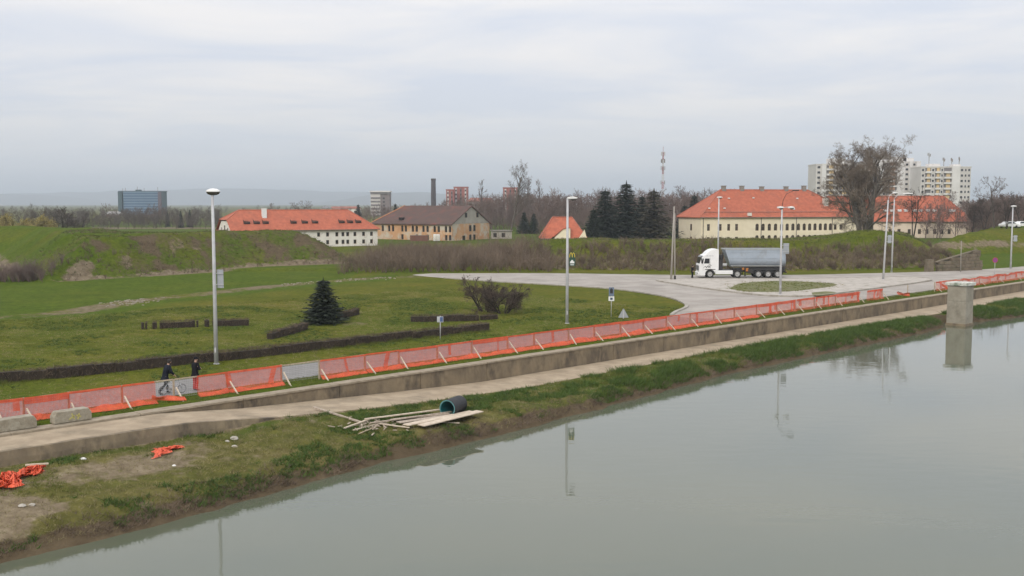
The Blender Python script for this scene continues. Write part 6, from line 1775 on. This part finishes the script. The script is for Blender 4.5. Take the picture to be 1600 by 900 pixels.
def tufts(name, pts, hts, per, spread, width, material, seed, lean=.5):
    rr = np.random.RandomState(seed); N = len(pts)
    B = np.repeat(pts, per, 0); h_ = np.repeat(hts, per) * rr.uniform(.6, 1.15, N * per)
    B = B + np.column_stack([rr.normal(size=(N * per, 2)) * spread, np.zeros(N * per)])
    d_ = rr.normal(size=B.shape) * lean; d_[:, 2] = 1
    V, Fq = blades(B, B + d_ * h_[:, None], np.repeat(width, per) if np.ndim(width) else width, rr)
    return stuff(obj(name, np_mesh(name, V, Fq, material)))
rr = np.random.RandomState(77)
n = 90000
s_ = rr.uniform(-44, 80, n) ; t_ = rr.uniform(2.8, 12.5, n)
tp_, tw_2 = path_t(s_), t_water(s_)
inb = (t_ > tp_ + .12) & (t_ < tw_2 - .25) & ~((s_ > 53.5) & (s_ < 58.5))
patch = np.exp(-(((s_ + 28.5) / 4.2) ** 2 + ((t_ - 5.9) / 1.5) ** 2))
bare_ = (np.hypot((s_ + 36.3) / 4.2, (t_ - 8.6) / 2.3) < 1) * 1.0
lushn = fbm(s_ / 1.6 + 5, t_ / 1.3)
edge = sm(t_, tw_2 - 3.2, tw_2 - 1.2)
upper = (1 - sm(t_, tp_ + .2, tp_ + 1.1))
g_dark = inb & (lushn + (.10 + .12 * (s_ < -20)) * edge + .10 * sm(s_, -5, 8) + .06 * upper - .5 * patch - .4 * bare_ > .585) & (rr.rand(n) < .8)
g_green = inb & ~g_dark & (lushn + .15 * sm(s_, -8, 8) - .35 * patch - .3 * bare_ > .46) & (rr.rand(n) < .5)
g_dry = inb & ~g_dark & ~g_green & (rr.rand(n) < .32)
def bpts(m_):
    x, y = XY(s_[m_], t_[m_]); return np.column_stack([x, y, bank_z(s_[m_], t_[m_]) - .03])
big_ = 1 + .8 * sm(s_, -5, 6)
tufts('bank_weeds', bpts(g_dark), (rr.uniform(.10, .26, n) * big_)[g_dark], 7, .06, .035, M_gdark, 1, .6)
tufts('bank_grass', bpts(g_green), (rr.uniform(.08, .20, n) * big_)[g_green], 6, .05, .022, M_ggreen, 2)
tufts('dry_bank_grass', bpts(g_dry), rr.uniform(.06, .18, n)[g_dry], 5, .06, .018, M_gdry, 3, .8)
# overhanging dead grass just above the waterline
n2 = 6500; s2 = rr.uniform(-44, 80, n2); t2 = t_water(s2) - np.abs(rr.normal(0, .5, n2)) - .12
k_ = (t2 > path_t(s2) + .2) & (fbm(s2 / 1.1, t2) > .44) & ~((s2 > 53.5) & (s2 < 58.5))
x, y = XY(s2[k_], t2[k_]); tufts('water_edge_grass', np.column_stack([x, y, bank_z(s2[k_], t2[k_]) - .03]), rr.uniform(.10, .30, k_.sum()), 5, .07, .022, M_brush, 4, .8)
# strip of grass between the fence and the wall, and along the promenade
n3 = 16000; s3 = rr.uniform(-46, 92, n3); t3 = rr.uniform(-2.95, -.5, n3)
k_ = fbm(s3 / 2, t3) > .42
x, y = XY(s3[k_], t3[k_]); tufts('verge_grass', np.column_stack([x, y, np.full(k_.sum(), -.03)]), rr.uniform(.07, .17, k_.sum()), 5, .06, .02, M_ggreen, 5)
# lawn: leafy tufts that give it its grain
n4 = 60000; s4 = rr.uniform(-48, 34, n4); t4 = -rr.uniform(7.4, 46, n4) 
x, y = XY(s4, t4); f4 = fbm(x / 3.2, y / 3.2)
inroad = poly_dist(x, y, road_poly) > -.3
k_ = (f4 > .46) & ~inroad & (y < 128) & (np.abs(x / y) < .56)
tufts('lawn_tufts', np.column_stack([x, y, terr(x, y) - .02])[k_][:26000], rr.uniform(.06, .14, k_.sum())[:26000], 4, .07, .034, M_ggreen, 6, .9)
k_ = (f4 > .57) & ~inroad & (rr.rand(n4) < .4) & (y < 110) & (np.abs(x / y) < .56)
tufts('lawn_weeds', np.column_stack([x, y, terr(x, y) - .02])[k_][:6000], rr.uniform(.08, .17, k_.sum())[:6000], 6, .07, .05, M_gdark, 7, 1.0)
k_ = (f4 < .44) & ~inroad & (y < 118) & (np.abs(x / y) < .56)
tufts('dry_lawn_grass', np.column_stack([x, y, terr(x, y) - .02])[k_][:9000], rr.uniform(.05, .12, k_.sum())[:9000], 4, .08, .028, M_gdry, 8, .9)
# grass growing through the traffic island
n7 = 4000; x = rr.uniform(22, 48, n7); y = rr.uniform(112, 142, n7); d7 = poly_dist(x, y, isl_grass)
k_ = (d7 > -.9 + 1.2 * fbm(x, y)) & (fbm(x * 1.2, y * .8) > .42)
tufts('island_tufts', np.column_stack([x, y, np.full(n7, .12)])[k_], rr.uniform(.06, .2, k_.sum()), 6, .09, .035, M_ggreen, 14, .8)
k_ = (d7 > -1.6) & (fbm(x * 1.2, y * .8) < .50) & (rr.rand(n7) < .5)
tufts('dry_island_tufts', np.column_stack([x, y, np.full(n7, .12)])[k_], rr.uniform(.05, .16, k_.sum()), 6, .09, .03, M_gdry, 15, .9)
# coarse grass on the ramparts
n6 = 22000; x = rr.uniform(-75, 75, n6); y = rr.uniform(134, 200, n6); z = terr(x, y)
k_ = (z > .25) & (fbm(x / 2.5, y / 2.0) > .40) & (np.abs(x / y) < .54)
tufts('rampart_grass', np.column_stack([x, y, z - .03])[k_], rr.uniform(.12, .34, k_.sum()), 5, .14, .05, mat('rampart_green', (.085, .098, .020), (.050, .066, .014), scale=.5, rough=.9), 11, .8)
k_ = (z > .25) & (fbm(x / 2.5, y / 2.0) < .50) & (rr.rand(n6) < .6) & (np.abs(x / y) < .54)
tufts('dead_rampart_grass', np.column_stack([x, y, z - .03])[k_], rr.uniform(.12, .36, k_.sum()), 5, .14, .05, M_brush, 12, .8)
# weeds at the foot of the long hedge
n5 = 2600; u5 = rr.rand(n5); a_ = G(-30, 601); b_ = G(762, 516.5)
x = a_.x + (b_.x - a_.x) * u5; y = a_.y + (b_.y - a_.y) * u5; off = .32 + np.abs(rr.normal(0, .16, n5))
x = x + off * .66; y = y - off * .75
tufts('hedge_foot_grass', np.column_stack([x, y, np.full(n5, -.03)]), rr.uniform(.08, .30, n5) * (fbm(x * 1.3, y * 1.3) ** 1.5) * 2.0, 5, .06, .022, M_ggreen, 9, .4)
# pale rubble on the earth strip across the meadow
mb = MB(); rr = np.random.RandomState(90)
for k in range(110):
    px_ = rr.normal(205, 24); py_ = 471 - (px_ - 205) * .06 + rr.normal(0, 2.2); p_ = G(px_, py_); z_ = terr1(p_.x, p_.y); sz = rr.uniform(.06, .24)
    mb.box((p_.x, p_.y, z_ + sz * .1), (sz * 1.3, sz * .7, sz * .4), rr.rand() * 3)
for k in range(90):
    px_ = rr.uniform(440, 620); py_ = np.interp(px_, [440, 560, 640], [444, 436, 433]) + rr.normal(0, 1.2); p_ = G(px_, py_); z_ = terr1(p_.x, p_.y); sz = rr.uniform(.05, .18)
    mb.box((p_.x, p_.y, z_ + sz * .2), (sz * 1.6, sz, sz * .6), rr.rand() * 3)
stuff(mb.build('rubble', mat('rubble_stone', (.36, .32, .26), (.26, .22, .17), scale=2, rough=.95)))

# ------------------------------------------------------------------ people and the bicycle
M_skin = mat('skin', (0.52, 0.33, 0.24), (0.47, 0.29, 0.21), scale=6, rough=.6)
M_blackcloth = mat('black_cloth', (0.010, 0.010, 0.013), (0.018, 0.018, 0.022), scale=5, rough=.95, spec=.12)
M_navycloth = mat('navy_cloth', (0.012, 0.014, 0.022), (0.020, 0.023, 0.032), scale=5, rough=.95, spec=.12)
M_redcloth = mat('red_cloth', (0.52, 0.030, 0.025), (0.42, 0.026, 0.022), scale=5, rough=.95, spec=.12)
M_darkhair = mat('dark_hair', (0.020, 0.016, 0.014), (0.03, 0.024, 0.02), scale=9, rough=.8)
M_shoe = mat('dark_shoe', (0.025, 0.024, 0.024), (0.04, 0.036, 0.034), scale=7, rough=.7)
def skin_obj(name, chains, material, par, sub=1, root=0):
    """one continuous surface grown over joints; chains = list of [(x, y, z, radius), ...]; equal first points are welded"""
    vs, rs, es, seen = [], [], [], {}
    for ch in chains:
        prev = None
        for j in ch:
            k = tuple(round(c, 4) for c in j[:3])
            if k not in seen: seen[k] = len(vs); vs.append(j[:3]); rs.append(j[3])
            i = seen[k]
            if prev is not None and prev != i: es.append((prev, i))
            prev = i
    me = bpy.data.meshes.new(name); me.from_pydata(vs, es, []); me.materials.append(material)
    o = obj(name, me, par)
    sk = o.modifiers.new('skin', 'SKIN'); sk.use_smooth_shade = True
    if not me.skin_vertices: return o
    for i, r_ in enumerate(rs):
        sv = me.skin_vertices[0].data[i]
        q = r_ if isinstance(r_, tuple) else (r_, r_)
        sv.radius = q; sv.use_root = (i == root)
    sb = o.modifiers.new('smooth', 'SUBSURF'); sb.levels = sub; sb.render_levels = sub
    return o
def person(label, loc, rz, pose, jacket, trousers, cap, group='people on the promenade'):
    """faces +x; pose holds hip height, lean, and the joints of arms and legs"""
    r = thing('person', label, 'person', loc, rz, group)
    hip = pose['hip']; ln = pose['lean']
    pel = (0, 0, hip); waist = (ln * .35, 0, hip + .22); chest = (ln * .8, 0, hip + .43); neck0 = (ln * 1.05, 0, hip + .56); 
    hx, hd = pose['head']
    neck = (ln * 1.05 + .02, 0, hip + .63); skull0 = (ln * 1.05 + .03 + hx * .3, 0, hip + .70); skull = (ln * 1.05 + .02 + hx, 0, hip + .78 - hd); crown_ = (ln * 1.05 + hx, 0, hip + .855 - hd)
    body = [[(*pel, .125), (*waist, .12), (*chest, .13), (*neck0, .075), (*neck, .052), (*skull0, .066), (*skull, .088), (*crown_, .058)]]
    nose = (skull0[0] + .115, 0, skull0[2] + .045)
    body.append([(*skull0, .066), (skull0[0] + .055, 0, skull0[2] + .0, .045)])
    body.append([(*skull, .088), (skull[0] + .085, 0, skull[2] - .03, .022), (skull[0] + .108, 0, skull[2] - .05, .014)])
    for sg in (1, -1): body.append([(*skull, .088), (skull[0] - .01, sg * .095, skull[2] - .03, .018)])
    jk = [[(pel[0], 0, hip - .16, .165), (*pel, .175), (*waist, .175), (*chest, .18), (*neck0, .10), (neck[0], 0, neck[2] - .03, .066)]]
    tr_, shoes = [[(pel[0], 0, hip + .08, .13), (*pel, .135)]], []
    for sg, key in ((1, 'l'), (-1, 'r')):
        el, wr, curl = pose['arm_' + key]
        sh_ = (ln * .95, sg * .175, hip + .50)
        body.append([(*chest, .13), (*sh_, .06), (*el, .042), (*wr, .028)])
        jk.append([(*chest, .155), (*sh_, .095), (*el, .078), (wr[0] + (el[0] - wr[0]) * .05, wr[1] + (el[1] - wr[1]) * .05, wr[2] + (el[2] - wr[2]) * .05, .062)])
        d = (Vector(wr) - Vector(el)).normalized(); side = Vector((0, -sg, 0)); 
        palm = Vector(wr) + d * .075
        body.append([(*wr, .028), (*palm, .034)])
        up_ = d.cross(Vector((0, 1, 0))).normalized()
        for f in range(4):
            off = (f - 1.5) * .020; ln_f = (.062, .072, .068, .052)[f]
            b0 = palm + d * .035 + Vector((0, 0, 0)) + Vector((0, off, 0)) * 1.0
            b1 = b0 + d * ln_f * .55 - up_ * curl * .02; b2 = b1 + (d * (1 - curl) - up_ * curl) * ln_f * .55
            body.append([(*palm, .034), (*b0, .010), (*b1, .0095), (*b2, .008)])
        th = palm - d * .03 + Vector((0, -sg * .04, 0)) ; th2 = th + d * .035 + Vector((0, -sg * .012, 0)) - up_ * curl * .02
        body.append([(*palm, .034), (*th, .012), (*th2, .009)])
        kn, an = pose['leg_' + key]
        hp = (0, sg * .095, hip - .04)
        body.append([(*pel, .125), (*hp, .085), (*kn, .056), (*an, .038)])
        tr_.append([(*pel, .135), (*hp, .102), ((hp[0] + kn[0]) / 2, (hp[1] + kn[1]) / 2, (hp[2] + kn[2]) / 2, .098), (*kn, .080), (an[0], an[1], an[2] + .03, .070), (an[0] - .005, an[1], an[2] - .03, .066)])
        toe = pose.get('toe_' + key, 0.0)
        shoes.append((an, toe)); body.append([(*an, .038), (an[0] + .10, an[1], max(.04, an[2] - .055 - toe), .030)])
    skin_obj('body', body, M_skin, r, 1)
    jb = skin_obj('jacket', jk, jacket, r, 1, 1)
    tb_ = skin_obj('trousers', tr_, trousers, r, 1, 1)
    for an, toe in shoes:
        skin_obj('shoe', [[(an[0] - .055, an[1], an[2] - .035, .046), (an[0] + .03, an[1], an[2] - .040 - toe * .4, .048), (an[0] + .15, an[1], max(.035, an[2] - .055 - toe), .036), (an[0] + .19, an[1], max(.032, an[2] - .06 - toe), .026)]], M_shoe, r, 1)
    mb = MB(); mb.lathe([(.101, -.02), (.109, .03), (.098, .085), (.06, .118), (.002, .128)], (skull[0] - .012, 0, skull[2] - .0), 14, sx=1.06, sy=.92)
    if cap == 'cap': mb.prism([(skull[0] + .07, -.07), (skull[0] + .19, -.045), (skull[0] + .19, .045), (skull[0] + .07, .07)], skull[2] + .03, skull[2] + .045)
    else: mb.lathe([(.060, -.10), (.082, -.02)], (skull[0] - .050, 0, skull[2]), 14, sx=.9, sy=1.1)
    mb.build('cap' if cap == 'cap' else 'hair', M_blackcloth if cap == 'cap' else M_darkhair, r, smooth=True)
    return r
TPR = -3.42
def on_prom(px, t=TPR):
    s = float(fence_s(px, t)); x, y = XY(s, t); return Vector((x, y, 0.004)), s
# the bicycle first: the walker's hands rest on its handlebar
pr_, s_rear = on_prom(254.5); pf_, s_front = on_prom(284.5)
RW = .235; wb = s_front - s_rear
bk_ = thing('bicycle', 'small bicycle with thin dark wheels pushed along behind the fence by the walker in dark clothes', 'bicycle', (pr_.x, pr_.y, .004), math.pi / 4)
bk_['label'] = 'small bicycle pushed along behind the fence by the walker in dark clothes'
M_bframe = mat('silver_frame', (0.42, 0.43, 0.46), (0.36, 0.37, 0.40), scale=4, rough=.35, metal=.4)
for x_ in (0, wb):
    w_o = obj('wheel', None, bk_, (x_, 0, RW))
    mb = MB(); n = 26
    ring = [(RW * .95 + .018 * math.cos(a), .018 * math.sin(a)) for a in np.linspace(0, 2 * math.pi, 7)]
    mb.lathe(ring, (0, 0, 0), n, axis='y'); mb.build('tyre', M_black, w_o, smooth=True)
    mb = MB(); mb.lathe([(RW * .88, -.012), (RW * .91, -.012), (RW * .91, .012), (RW * .88, .012), (RW * .88, -.012)], (0, 0, 0), n, axis='y')
    for k in range(14):
        a = 2 * math.pi * k / 14; mb.beam((0, .012 * (-1) ** k, 0), (RW * .89 * math.cos(a), 0, RW * .89 * math.sin(a)), .004, .004)
    mb.tube([(0, -.04, 0), (0, .04, 0)], .02, 8); mb.build('rim', M_bframe, w_o)
bb = (.40 * wb, 0, .25); seat = (.24 * wb, 0, .62); hd_ = (.84 * wb, 0, .66)
mb = MB()
for a, b_ in ((bb, seat), (seat, hd_), (bb, (.82 * wb, 0, .56)), (bb, (0, .05, RW)), (bb, (0, -.05, RW)), ((.24 * wb, 0, .56), (0, .05, RW)), ((.24 * wb, 0, .56), (0, -.05, RW)), (hd_, (.90 * wb, 0, .50)), ((.90 * wb, .04, .50), (wb, .05, RW)), ((.90 * wb, -.04, .50), (wb, -.05, RW))): mb.tube([a, b_], .016, 6)
mb.build('frame', M_bframe, bk_, smooth=True)
mb = MB(); mb.extrude_y([(.24 * wb - .13, .68), (.24 * wb + .10, .69), (.24 * wb + .13, .66), (.24 * wb - .12, .64)], -.06, .06); mb.tube([(.24 * wb, 0, .6), (.24 * wb, 0, .66)], .014, 6); mb.build('saddle', M_black, bk_, bevel=.015)
HBZ = .93; hbx = .80 * wb
mb = MB(); mb.tube([hd_, (hbx, 0, HBZ - .03)], .014, 6); mb.tube([(hbx - .02, -.28, HBZ), (hbx, -.1, HBZ), (hbx, .1, HBZ), (hbx - .02, .28, HBZ)], .013, 6); mb.build('handlebar', M_black, bk_, smooth=True)
mb = MB(); mb.lathe([(.01, -.006), (.075, -.006), (.075, .006), (.01, .006)], (bb[0], -.03, bb[2]), 14, axis='y'); mb.beam(bb, (bb[0] + .13, -.07, bb[2] - .10), .015, .02); mb.beam(bb, (bb[0] - .13, .07, bb[2] + .10), .015, .02); mb.box((bb[0] + .13, -.10, bb[2] - .10), (.09, .06, .02)); mb.box((bb[0] - .13, .10, bb[2] + .10), (.09, .06, .02)); mb.build('crankset', M_chim, bk_)
# walker: on the far side of the bicycle, leaning forward, both hands on the bar
lx = -.02 * 0 + .34 * wb - .08
xw, yw = XY(s_rear + lx, TPR - .32)
hx_rel = hbx - lx
person('person in dark jacket and trousers leaning forward to push the small bicycle', (xw, yw, .004), math.pi / 4,
       dict(hip=.93, lean=.20, head=(.07, .02), arm_l=((.24, .21, 1.16), (hx_rel - .14, .12, 1.00), .7), arm_r=((.27, -.24, 1.14), (hx_rel - .15, -.22, .99), .7),
            leg_l=((.16, .10, .50), (.20, .10, .09)), leg_r=((-.02, -.10, .49), (-.36, -.10, .16)), toe_r=.07), M_navycloth, M_blackcloth, 'hair')
# bystander in red trousers
p2, s2_ = on_prom(305.5, TPR - .1)
person('person in black cap, black jacket and red trousers standing behind the orange netting', p2, math.pi / 4 + .25,
       dict(hip=.93, lean=.03, head=(.03, .01), arm_l=((.06, .25, 1.16), (.27, .10, 1.20), .8), arm_r=((.05, -.26, 1.15), (.26, -.12, 1.16), .8),
            leg_l=((.05, .10, .50), (.02, .11, .09)), leg_r=((.05, -.10, .50), (-.03, -.11, .09))), M_blackcloth, M_redcloth, 'cap')
# somebody by the front of the lorry
p3 = P(1081.5, 139.2, 0)
person('person in dark clothes standing at the front of the white lorry', (p3.x, p3.y, .006), -.5,
       dict(hip=.92, lean=.04, head=(.03, .02), arm_l=((.02, .26, 1.14), (.16, .18, .98), .6), arm_r=((.0, -.26, 1.14), (.14, -.2, .96), .6),
            leg_l=((.05, .10, .50), (.03, .12, .09)), leg_r=((.04, -.10, .50), (-.04, -.12, .09))), M_blackcloth, M_navycloth, 'hair', 'people by the lorry')
